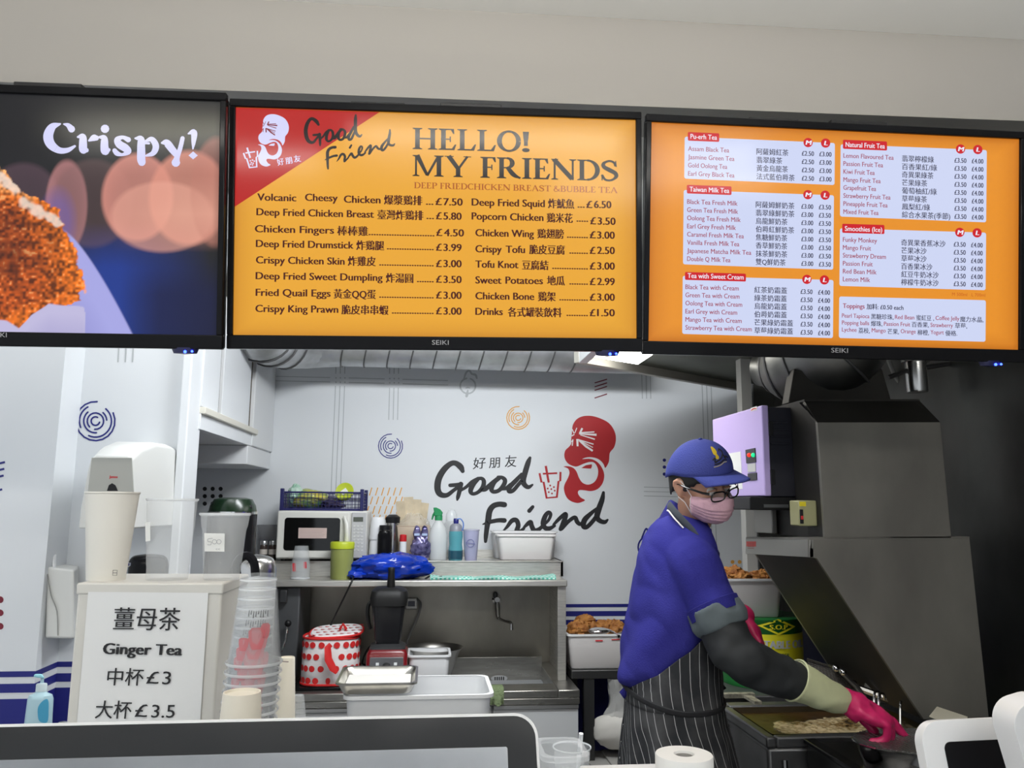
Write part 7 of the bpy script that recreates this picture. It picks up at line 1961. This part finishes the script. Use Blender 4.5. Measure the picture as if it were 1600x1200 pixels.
# eyes and brows
for sy_ in (-1, 1):
    e = MB().sphere(hp(.080, sy_ * .032, -.002), .0125, 16, 12).build('eye', mat('eye_white', (.62, .58, .54), rough=.2), man, world=True)
    MB().sphere(hp(.0895, sy_ * .032, -.005), .0052, 12, 8).build('iris', mat('iris_dark', (.012, .008, .006), rough=.1), man, world=True)
    MB().tube([hp(.088, sy_ * .014, .002), hp(.094, sy_ * .030, .0045), hp(.084, sy_ * .050, .000)], [.002, .0035, .002], 8).build('eyelid', skin, man, world=True)
    MB().tube([hp(.090, sy_ * .012, .022), hp(.092, sy_ * .032, .027), hp(.078, sy_ * .054, .020)], [.002, .0032, .0015], 8).build('eyebrow', mat('hair_black', (.010, .008, .007), rough=.55), man, world=True)
MB().tube([hp(.094, -.018, -.072), hp(.099, 0, -.073), hp(.094, .018, -.072)], [.003, .004, .003], 8).build('mouth', mat('lip', (.40, .16, .13), rough=.5), man, world=True)
# ---- hair
hairm = mat('hair_black', (.010, .008, .007))
def hair_low(az):
    a = abs(math.degrees(az))
    return np.interp(a, [0, 40, 62, 80, 92, 105, 130, 180], [.035, .032, .010, -.018, .012, -.020, -.050, -.058])
hb = MB(); NR = 12; NA = 72; rows = []
for j in range(NR):
    row_ = []
    for i in range(NA):
        az = -PI + 2 * PI * i / NA; zl_ = hair_low(az) + .004 * math.sin(i * 2.3)
        z = zl_ + (.105 - zl_) * (j / (NR - 1)) ** .8
        k_ = math.sqrt(max(.02, 1 - ((z - .020) / .104) ** 2)) if z > .02 else 1 - .10 * ((.02 - z) / .08) ** 1.5
        row_.append(hp(-.008 + .1035 * k_ * math.cos(az), .0795 * k_ * math.sin(az), z))
    rows.append(row_)
hb.rings(rows, capb=False)
hb.build('hair', hairm, man, world=True, ang=180, solid=.004, offset=0)
ft = MB(); rr_ = random.Random(4)
for i in range(46):
    az = math.radians(-62 + i * 2.1 + rr_.uniform(-1, 1)); ln = rr_.uniform(.012, .030) * (1.15 if -35 < math.degrees(az) < 30 else .7)
    p0 = hp(-.008 + .103 * math.cos(az), .079 * math.sin(az), .056); p1 = hp(-.004 + .106 * math.cos(az + .03), .082 * math.sin(az + .03), .054 - ln * .6); p2 = hp(-.004 + .105 * math.cos(az + .08), .081 * math.sin(az + .08), .052 - ln)
    ft.tube([p0, p1, p2], [.0035, .0028, .0005], 5)
o = ft.build('fringe', hairm, man, world=True); o['kind'] = 'stuff'
# ---- cap
capm = mat('cap_blue', (.050, .062, .25), rough=.85, spec=.2, bump=.25, bscale=300)
cb = MB(); rows = []
for j in range(14):
    ph = (j / 13) * PI / 2
    rows.append([hp(-.006 + (.113 * math.cos(ph) + .001) * math.cos(a), (.0905 * math.cos(ph) + .001) * math.sin(a), .034 + .016 * math.cos(a) * math.cos(ph) + .103 * math.sin(ph) - (.022 * (1 - math.sin(ph)) if math.cos(a) < -.2 else 0) * min(1, (-math.cos(a) - .2) * 2 if math.cos(a) < -.2 else 0)) for a in [2 * PI * k_ / 48 for k_ in range(48)]])
cb.rings(rows, capb=False)
cap = cb.build('cap_crown', capm, man, world=True, ang=180, solid=.003, offset=0)
MB().sphere(hp(-.006, 0, .139), (.006, .006, .0035), 12, 8).build('cap_button', capm, man, world=True)
bm_ = MB(); R = []
for i in range(9):
    u = i / 8
    row_ = []
    for k_ in range(21):
        v_ = -1 + 2 * k_ / 20
        az = v_ * math.radians(64)
        x0, y0 = -.006 + .112 * math.cos(az), .090 * math.sin(az)
        x1, y1 = .062 + .122 * math.cos(v_ * 1.25), .080 * math.sin(v_ * 1.25)
        x, y = x0 + (x1 - x0) * u, y0 + (y1 - y0) * u
        z = .054 + .006 * u - .030 * (v_ ** 2) * (.35 + .65 * u) - .006 * u * u
        row_.append(hp(x, y, z))
    R.append(row_)
vs_ = [p for r_ in R for p in r_]; fs_ = [(i * 21 + k_, i * 21 + k_ + 1, (i + 1) * 21 + k_ + 1, (i + 1) * 21 + k_) for i in range(8) for k_ in range(20)]
bm_.add(vs_, fs_).build('cap_brim', capm, man, world=True, ang=180, solid=.0045, offset=0)
MB().tube([hp(-.006 + .115 * math.cos(a), .092 * math.sin(a), .037 + .016 * math.cos(a)) for a in [math.radians(x) for x in range(-70, 71, 7)]], .0018, 6).build('cap_seam', mat('cap_dark', (.02, .025, .14), rough=.8), man, world=True)
MB().tube([hp(-.108, -.022, .0), hp(-.122, -.010, -.008), hp(-.122, .01, -.008)], [.006, .010, .006], 8, flat=.3).build('cap_strap', mat('strap_black', (.01, .01, .02), rough=.7), man, world=True)
def oncap(u, v_, k_=1.012):  # u azimuth, v elevation in degrees
    a, ph = math.radians(u), math.radians(v_)
    return hp(-.006 + .113 * k_ * math.cos(ph) * math.cos(a), .0905 * k_ * math.cos(ph) * math.sin(a), .034 + .016 * math.cos(a) * math.cos(ph) + .103 * k_ * math.sin(ph))
e = MB()
e.poly([oncap(-16 + x, 40 + y, 1.025) for x, y in smoothpts([(-5, 8), (-3, 16), (2, 18), (6, 14), (7, 6), (4, 1), (6, -5), (2, -9), (-3, -7), (-1, -2), (-5, 1)], 3, closed=True)])
e.build('cap_emblem', mat('emblem_yellow', (.60, .42, .02), rough=.6), man, world=True, smooth=False)
e = MB()
for pts in ([(-26, 30), (-20, 34), (-22, 26), (-16, 28), (-10, 30), (-4, 33), (4, 38), (6, 30), (10, 34), (16, 30)], [(-24, 22), (-16, 23), (-8, 25), (0, 28), (8, 27)], [(-2, 46), (4, 50), (8, 44), (4, 38)]):
    e.tube([oncap(x, y, 1.018) for x, y in smoothpts([p for p in pts], 4)], .0022, 6)
e.build('cap_embroidery', mat('thread_black', (.01, .01, .012), rough=.8), man, world=True)
e = MB().tube([oncap(x, y, 1.022) for x, y in smoothpts([(-26, 18), (-18, 19), (-10, 21), (-2, 24), (6, 24)], 4)], .0012, 5)
e.build('cap_lettering', mat('thread_gold', (.5, .42, .2), rough=.7), man, world=True)
# ---- glasses
glm = mat('glasses_black', (.008, .008, .008), rough=.2)
for sy_ in (-1, 1):
    pts = []
    for k_ in range(24):
        a = 2 * PI * k_ / 24; ca, sa = math.cos(a), math.sin(a)
        yy = sy_ * (.033 + .025 * math.copysign(abs(ca) ** .6, ca)); zz_ = -.010 + .0150 * math.copysign(abs(sa) ** .7, sa)
        pts.append(hp(.116 - .10 * abs(yy) ** 1.5 * 6, yy, zz_))
    MB().tube(pts, .0021, 8, closed=True).build('glasses_rim', glm, man, world=True)
    MB().poly(pts).build('lens', plastic('lens_glass', (.6, .65, .7), .10, .03), man, world=True, smooth=False)
    MB().tube([hp(.100, sy_ * .060, .000), hp(.088, sy_ * .074, .002), hp(.03, sy_ * .083, .003), hp(-.010, sy_ * .086, .006), hp(-.022, sy_ * .085, -.010)], [.004, .0035, .0025, .002, .0015], 8).build('glasses_arm', glm, man, world=True)
MB().tube([hp(.114, -.009, -.006), hp(.118, 0, -.002), hp(.114, .009, -.006)], .0022, 8).build('glasses_bridge', glm, man, world=True)
# ---- mask
mk = MB(); R = []
mz = [-.016, -.026, -.040, -.054, -.066, -.078, -.090, -.102, -.112, -.118]
mxf = [.112, .121, .127, .128, .127, .124, .118, .108, .092, .070]
mw_ = [.066, .070, .072, .072, .071, .069, .066, .062, .055, .045]
for z, xf, wd in zip(mz, mxf, mw_):
    row_ = []
    for k_ in range(25):
        v_ = -1 + 2 * k_ / 24; az = v_ * math.radians(82)
        nose_ = .006 * math.exp(-(v_ / .2) ** 2) if z > -.05 else 0
        x = .018 + (xf - .018) * math.cos(az) ** .85 + nose_ - .004
        y = wd * math.sin(az) * 1.02
        zz_ = z - (.010 * abs(v_) ** 2 if z > -.03 else -.022 * (abs(v_) ** 1.6) * min(1, (-z - .03) / .08))
        row_.append(hp(x + .0012 * math.sin(k_ * 1.7 + z * 300), y, zz_ + .001 * math.sin(k_ * .9)))
    R.append(row_)
# pleats: fold rows in and out
R2 = []
for j, r_ in enumerate(R):
    R2.append(r_)
    if 3 <= j <= 6:
        nxt = R[j + 1]
        R2.append([a.lerp(b_, .18) + (HR @ Vector((.0032, 0, -.0015))) * (1 - abs(i - 12) / 14) for i, (a, b_) in enumerate(zip(r_, nxt))])
        R2.append([a.lerp(b_, .24) - (HR @ Vector((.0010, 0, 0))) * (1 - abs(i - 12) / 14) for i, (a, b_) in enumerate(zip(r_, nxt))])
vs_ = [p for r_ in R2 for p in r_]; fs_ = [(i * 25 + k_, i * 25 + k_ + 1, (i + 1) * 25 + k_ + 1, (i + 1) * 25 + k_) for i in range(len(R2) - 1) for k_ in range(24)]
MB().add(vs_, fs_).build('face_mask', mat('mask_pink', (.60, .36, .42), rough=.85, bump=.15, bscale=250), man, world=True, ang=180, solid=.002, offset=0)
lpm = mat('loop_white', (.75, .70, .68), rough=.8)
for sy_ in (-1, 1):
    c_top = R[0][0 if sy_ < 0 else 24]; c_bot = R[8][0 if sy_ < 0 else 24]
    MB().tube([c_top, hp(.020, sy_ * .080, .002), hp(.002, sy_ * .086, .020)], .0015, 6).tube([c_bot, hp(.012, sy_ * .074, -.050), hp(-.008, sy_ * .084, -.036)], .0015, 6).build('ear_loop', lpm, man, world=True)
    MB().tube([R[j][0 if sy_ < 0 else 24] for j in range(10)], .0016, 6).build('mask_edge', lpm, man, world=True)

# ---- polo shirt
shirtm = mat('polo_blue', (.020, .019, .175), rough=.85, spec=.2, nscale=5, col2=(.032, .031, .22), bump=.25, bscale=260)
lim_py = [900, 940, 970, 1000, 1035, 1060, 1072]; lim_a = [35, 46, 60, 84, 112, 150, 181]
def under_apron(al, py):
    a = abs(math.degrees(al)); L_ = np.interp(py, lim_py, lim_a)
    t_ = max(0, min(1, (a - L_ + 4) / 14))
    if py > 1068: t_ = 0
    flare = .010 * max(0, min(1, (py - 980) / 70))
    wr = .0035 * noise.noise(Vector((math.cos(al) * 2.2, math.sin(al) * 2.2 + py * .012, py * .02))) + .005 * math.sin(al * 5 + py * .045) * max(0, min(1, (py - 930) / 90))
    return -.006 + t_ * (.014 + flare + wr)
b = MB().rings([tring(p_, 0, under_apron, n=80) for p_ in (804, 812, 820, 830, 840, 850, 860, 870, 885, 900, 920, 940, 955, 970, 985, 1000, 1012, 1024, 1036, 1048, 1056, 1062, 1068)])
hemR = at(1119, 958, 2.085); hemL = at(1105, 950, 2.50)
capsule(b, [(Sr + Vector((-.012, .065, .004)), .062), (Sr, .070), (Sr.lerp(hemR, .5), .068)], 20)
capsule(b, [(Sl + Vector((-.01, -.055, 0)), .066), (Sl, .074), (Sl.lerp(hemL, .5), .070)], 20)
def cuttube(mb, pts, n=24):
    mb.tube([p for p, r in pts], [r for p, r in pts], n); return mb
cuttube(b, [(Sr.lerp(hemR, .25), .067), (Sr.lerp(hemR, .6), .066), (hemR, .066)])
cuttube(b, [(Sl.lerp(hemL, .25), .070), (hemL, .070)])
sm_ = remeshed(b, .007, 4)
axis_ = (hemR - Sr).normalized()
for i, v in enumerate(sm_.v):
    f1 = noise.noise(v * 9 + Vector((3, 1, 7))); f2 = noise.noise(Vector((v.x * 14 + v.z * 9, v.y * 6, v.z * 5 - v.x * 6)))
    c_ = Vector((HC.x - .03, YM, v.z)); d_ = (v - c_); d_.z = 0
    if d_.length > 1e-4: sm_.v[i] = v + d_.normalized() * (f1 * .004 + (abs(f2) - .2) * .011)
sh_ = sm_.build('polo_shirt', shirtm, man, world=True, ang=180, fixn=False)
# sleeve hem band, armhole seam
for hm, S0, r in ((hemR, Sr, .069), (hemL, Sl, .073)):
    ax = (hm - S0).normalized(); u = ax.orthogonal().normalized(); v_ = ax.cross(u)
    MB().rings([[hm + ax * (.002 - k_ * .001) - ax * o_ + (u * math.cos(a) + v_ * math.sin(a)) * (r + g_) for a in [2 * PI * q_ / 36 for q_ in range(36)]] for k_, o_, g_ in ((0, 0, -.002), (0, -.002, .001), (0, .028, .0015), (0, .030, -.002))], capb=False, capt=False).build('sleeve_hem', mat('polo_band', (.018, .017, .15), spec=.2, rough=.85, bump=.3, bscale=300), man, world=True, ang=50)
cen = Sr + (hemR - Sr) * .10
ax = Vector((.35, .62, .55)).normalized()
# collar
ncx = hp(-.014, 0, -.088)
base = nb + Vector((-.005, 0, .012))
ringc = lambda c, rx, ry, tilt, n=30: [c + fwd * rx * math.cos(a) + lft * ry * math.sin(a) + Vector((0, 0, tilt * math.cos(a))) for a in [2 * PI * k_ / n for k_ in range(n)]]
q0, q1 = at(1073, 824, YM), at(1078, 805, YM)
MB().rings([ringc(q0 + Vector((0, 0, -.012)), .082, .098, -.032), ringc(q0 + Vector((0, 0, .012)), .071, .080, -.028), ringc(q1, .060, .065, -.042), ringc(q1 + Vector((0, 0, .002)), .055, .060, -.042), ringc(q0 + Vector((0, 0, .0)), .062, .07, -.026)], capb=False, capt=False).build('collar', mat('polo_band', (.026, .024, .20)), man, world=True, ang=60)
# collar flap on our side and placket
MB().add([at(1062, 812, 2.205), at(1084, 822, 2.19), at(1106, 842, 2.19), at(1112, 868, 2.185), at(1096, 852, 2.165), at(1078, 838, 2.165), at(1062, 828, 2.18)], [(0, 1, 5, 6), (1, 2, 4, 5), (2, 3, 4)]).build('collar_flap', mat('polo_band', (.026, .024, .20)), man, world=True, solid=.004)
MB().tube([at(1112, 850, 2.215), at(1118, 866, 2.21), at(1119, 884, 2.215)], [.010, .013, .010], 8, flat=.4).build('placket', mat('polo_dark', (.012, .012, .08), rough=.8), man, world=True)
MB().lathe([(.005, 0), (.005, .003)], at(1112, 861, 2.198), 10, M=Matrix.Rotation(PI / 2, 4, 'X')).build('button', BLACKP, man, world=True)
# ---- apron
apm = bpy.data.materials.new('apron_stripe'); apm.use_nodes = True; nt = apm.node_tree; bs = nt.nodes['Principled BSDF']; bs.inputs['Roughness'].default_value = .85
uv = nt.nodes.new('ShaderNodeUVMap'); sp = nt.nodes.new('ShaderNodeSeparateXYZ'); nt.links.new(uv.outputs[0], sp.inputs[0])
wz = nt.nodes.new('ShaderNodeTexNoise'); wz.inputs['Scale'].default_value = 14
mm = nt.nodes.new('ShaderNodeMath'); mm.operation = 'MULTIPLY_ADD'; mm.inputs[1].default_value = .004; nt.links.new(wz.outputs['Fac'], mm.inputs[0]); nt.links.new(sp.outputs['X'], mm.inputs[2])
md = nt.nodes.new('ShaderNodeMath'); md.operation = 'PINGPONG'; md.inputs[1].default_value = .0132; nt.links.new(mm.outputs[0], md.inputs[0])
ls = nt.nodes.new('ShaderNodeMath'); ls.operation = 'LESS_THAN'; ls.inputs[1].default_value = .00085; nt.links.new(md.outputs[0], ls.inputs[0])
nz = nt.nodes.new('ShaderNodeTexNoise'); nz.inputs['Scale'].default_value = 9; nz.inputs['Detail'].default_value = 9
tc = nt.nodes.new('ShaderNodeTexCoord'); nt.links.new(tc.outputs['Object'], nz.inputs['Vector']); nt.links.new(tc.outputs['Object'], wz.inputs['Vector'])
rp = nt.nodes.new('ShaderNodeValToRGB'); rp.color_ramp.elements[0].position = .45; rp.color_ramp.elements[0].color = (.012, .013, .016, 1); rp.color_ramp.elements[1].position = .72; rp.color_ramp.elements[1].color = (.060, .060, .062, 1)
nt.links.new(nz.outputs['Fac'], rp.inputs['Fac'])
mx = nt.nodes.new('ShaderNodeMix'); mx.data_type = 'RGBA'; nt.links.new(ls.outputs[0], mx.inputs['Factor']); nt.links.new(rp.outputs['Color'], mx.inputs['A']); mx.inputs['B'].default_value = (.42, .42, .42, 1)
nt.links.new(mx.outputs['Result'], bs.inputs['Base Color'])


def apron_sheet(pys, limfn, grow, name, foldk=0.0):
    N = 96; vs_ = []; us = []
    for py in pys:
        L_ = limfn(py); ring = tring(py, grow, lambda al, p_: (foldk * (.5 + .5 * (math.sin(al * 11 + 1.3 * math.sin(p_ * .01)))) * max(0, min(1, (p_ - 1085) / 100)) + .004 * noise.noise(Vector((al * 2, p_ * .03, 1)))), n=360)
        z = 0
        # arc lengths
        ring2 = ring + [ring[0]]
        acc = [0]
        for i in range(360): acc.append(acc[-1] + (ring2[i + 1] - ring2[i]).length)
        mid = acc[180]
        for k_ in range(N + 1):
            al = -L_ + 2 * L_ * k_ / N; f_ = (al + 180) ; i0 = min(359, int(f_)); fr_ = f_ - i0
            vs_.append(ring2[i0].lerp(ring2[i0 + 1], fr_)); us.append((acc[i0] + (acc[i0 + 1] - acc[i0]) * fr_ - mid, py * SM))
    fs_ = [(i * (N + 1) + k_, i * (N + 1) + k_ + 1, (i + 1) * (N + 1) + k_ + 1, (i + 1) * (N + 1) + k_) for i in range(len(pys) - 1) for k_ in range(N)]
    o = MB().add(vs_, fs_).build(name, apm, man, world=True, ang=180, solid=.003, offset=0, fixn=False)
    ul = o.data.uv_layers.new(name='UVMap')
    for lp_ in o.data.loops: ul.data[lp_.index].uv = us[lp_.vertex_index]
    return o
apron_sheet([880, 900, 920, 940, 955, 970, 985, 1000, 1012, 1024, 1036, 1048, 1060, 1070, 1078, 1085, 1090], lambda p_: float(np.interp(p_, [880, 900, 940, 970, 1000, 1035, 1060, 1072], [20, 32, 46, 60, 84, 112, 150, 172])), .006, 'apron_bib')
apron_sheet([1076, 1084, 1092, 1104, 1120, 1140, 1160, 1180, 1200, 1240, 1280, 1320, 1380], lambda p_: 179.5, .004, 'apron_skirt', foldk=.012)
tie = mat('tie_black', (.012, .012, .014), rough=.8)
q_ = []
for k_ in range(48):
    al = 2 * PI * k_ / 48 - PI; py = 1088 - 20 * max(0, -math.cos(al)) ** 1.2
    r_ = tring(py, .010, None, n=48); q_.append(r_[k_])
MB().tube(q_, .008, 8, closed=True, flat=.5).build('waist_tie', tie, man, world=True)
MB().tube([at(1118, 1072, 2.26), at(1126, 1066, 2.24), at(1131, 1074, 2.24), at(1122, 1080, 2.25)], [.006, .008, .007, .005], 8).tube([at(1120, 1078, 2.24), at(1128, 1094, 2.23), at(1127, 1108, 2.23)], [.006, .007, .004], 8).build('tie_bow', tie, man, world=True)
MB().add([at(983, 1064, 2.28), at(978, 1072, 2.27), at(969, 1082, 2.27), at(976, 1092, 2.27), at(984, 1080, 2.27)], [(0, 1, 2, 3, 4)]).build('shirt_tail', shirtm, man, world=True, solid=.008)
st_ = smoothpts([at(1044, 796, 2.30), at(1047, 792, 2.25), at(1056, 803, 2.205), at(1068, 816, 2.185), at(1080, 829, 2.172), at(1089, 843, 2.165), at(1096, 858, 2.175)], 4)
MB().tube(st_, .0155, 8, flat=.28).build('neck_strap', mat('strap_grey', (.055, .062, .072), rough=.85), man, world=True)
MB().tube([Vector(p) + Vector((-.008, -.006, -.010)) for p in st_[3:14]], .0022, 6).build('strap_piping', lpm, man, world=True)
# ---- sleeves under the polo, gloves
def wrinkled(mb, amp, sc_, seed):
    for i, v in enumerate(mb.v):
        n_ = Vector((noise.noise(v * sc_ + Vector((seed, 0, 0))), noise.noise(v * sc_ + Vector((0, seed, 0))), noise.noise(v * sc_ + Vector((0, 0, seed)))))
        mb.v[i] = v + n_ * amp
    return mb
cuff0 = at(1250, 1067, 2.07)
b = MB(); capsule(b, [(hemR - axis_ * .03, .060), (at(1133, 990, 2.06), .060), (at(1152, 1022, 2.04), .061), (at(1192, 1047, 2.045), .055), (cuff0, .0475)], 22)
wrinkled(remeshed(b, .006, 3), .009, 20, 2).build('black_oversleeve', mat('oversleeve_black', (.016, .018, .020), rough=.7, nscale=9, namt=.3), man, world=True, ang=180, fixn=False)
b = MB(); b.tube([hemR - axis_ * .02, hemR + axis_ * .02, hemR + axis_ * .045], [.071, .074, .068], 24)
wrinkled(remeshed(b, .006, 3), .007, 22, 5).build('rolled_grey_sleeve', mat('grey_fabric', (.075, .092, .10), rough=.85), man, world=True, ang=180, fixn=False)
g0, g1, g2 = at(1250, 1066, 2.07), at(1285, 1083, 2.08), at(1322, 1097, 2.095)
b = MB(); b.tube([at(1243, 1063, 2.068), g0, g1, g2], [.053, .050, .043, .031], 26)
wrinkled(remeshed(b, .005, 3), .004, 24, 8).build('glove_cuff', mat('glove_cream', (.58, .60, .36), rough=.5, nscale=12, namt=.15), man, world=True, ang=180, fixn=False)
ax = (g1 - at(1243, 1063, 2.068)).normalized(); u = ax.orthogonal().normalized(); v_ = ax.cross(u); c_ = at(1242, 1063, 2.068)
MB().tube([c_ + (u * math.cos(a) + v_ * math.sin(a)) * .053 for a in [2 * PI * k_ / 30 for k_ in range(30)]], .003, 6, closed=True).build('cuff_roll', mat('glove_cream', (.5, .5, .3)), man, world=True)
pink = mat('glove_pink', (.62, .02, .13), rough=.28, nscale=20, namt=.15)
b = MB(); b.tube([at(1314, 1093, 2.093), at(1322, 1096, 2.093), at(1334, 1102, 2.09), at(1346, 1110, 2.088)], [.034, .033, .037, .036], 24)
handparts(b, Wr + dh.normalized() * .012, dh, upR, CURL_R, 1.22)
wrinkled(remeshed(b, .0032, 2), .004, 38, 3).build('right_glove', pink, man, world=True, ang=180, fixn=False)
b = MB(); handparts(b, Wl, dl, Vector((1, -.3, .2)), CURL_L, 1.2)
capsule(b, [(El.lerp(Wl, .3), .045), (Wl, .036)], 18)
wrinkled(remeshed(b, .005, 2), .004, 30, 6).build('left_glove', mat('glove_pink_dark', (.42, .015, .08), rough=.4), man, world=True, ang=180, fixn=False)
for h_ in (hipR, hipL):
    MB().tube([h_ + Vector((0, 0, -.1)), Vector((h_.x, h_.y, .5)), Vector((h_.x - .01, h_.y, .1))], [.098, .078, .068], 18).build('trouser_leg', mat('trouser_black', (.012, .012, .014), rough=.9), man, world=True)
    MB().sphere((h_.x + .04, h_.y, .045), (.14, .05, .045), 18, 10).build('shoe', BLACKR, man, world=True)
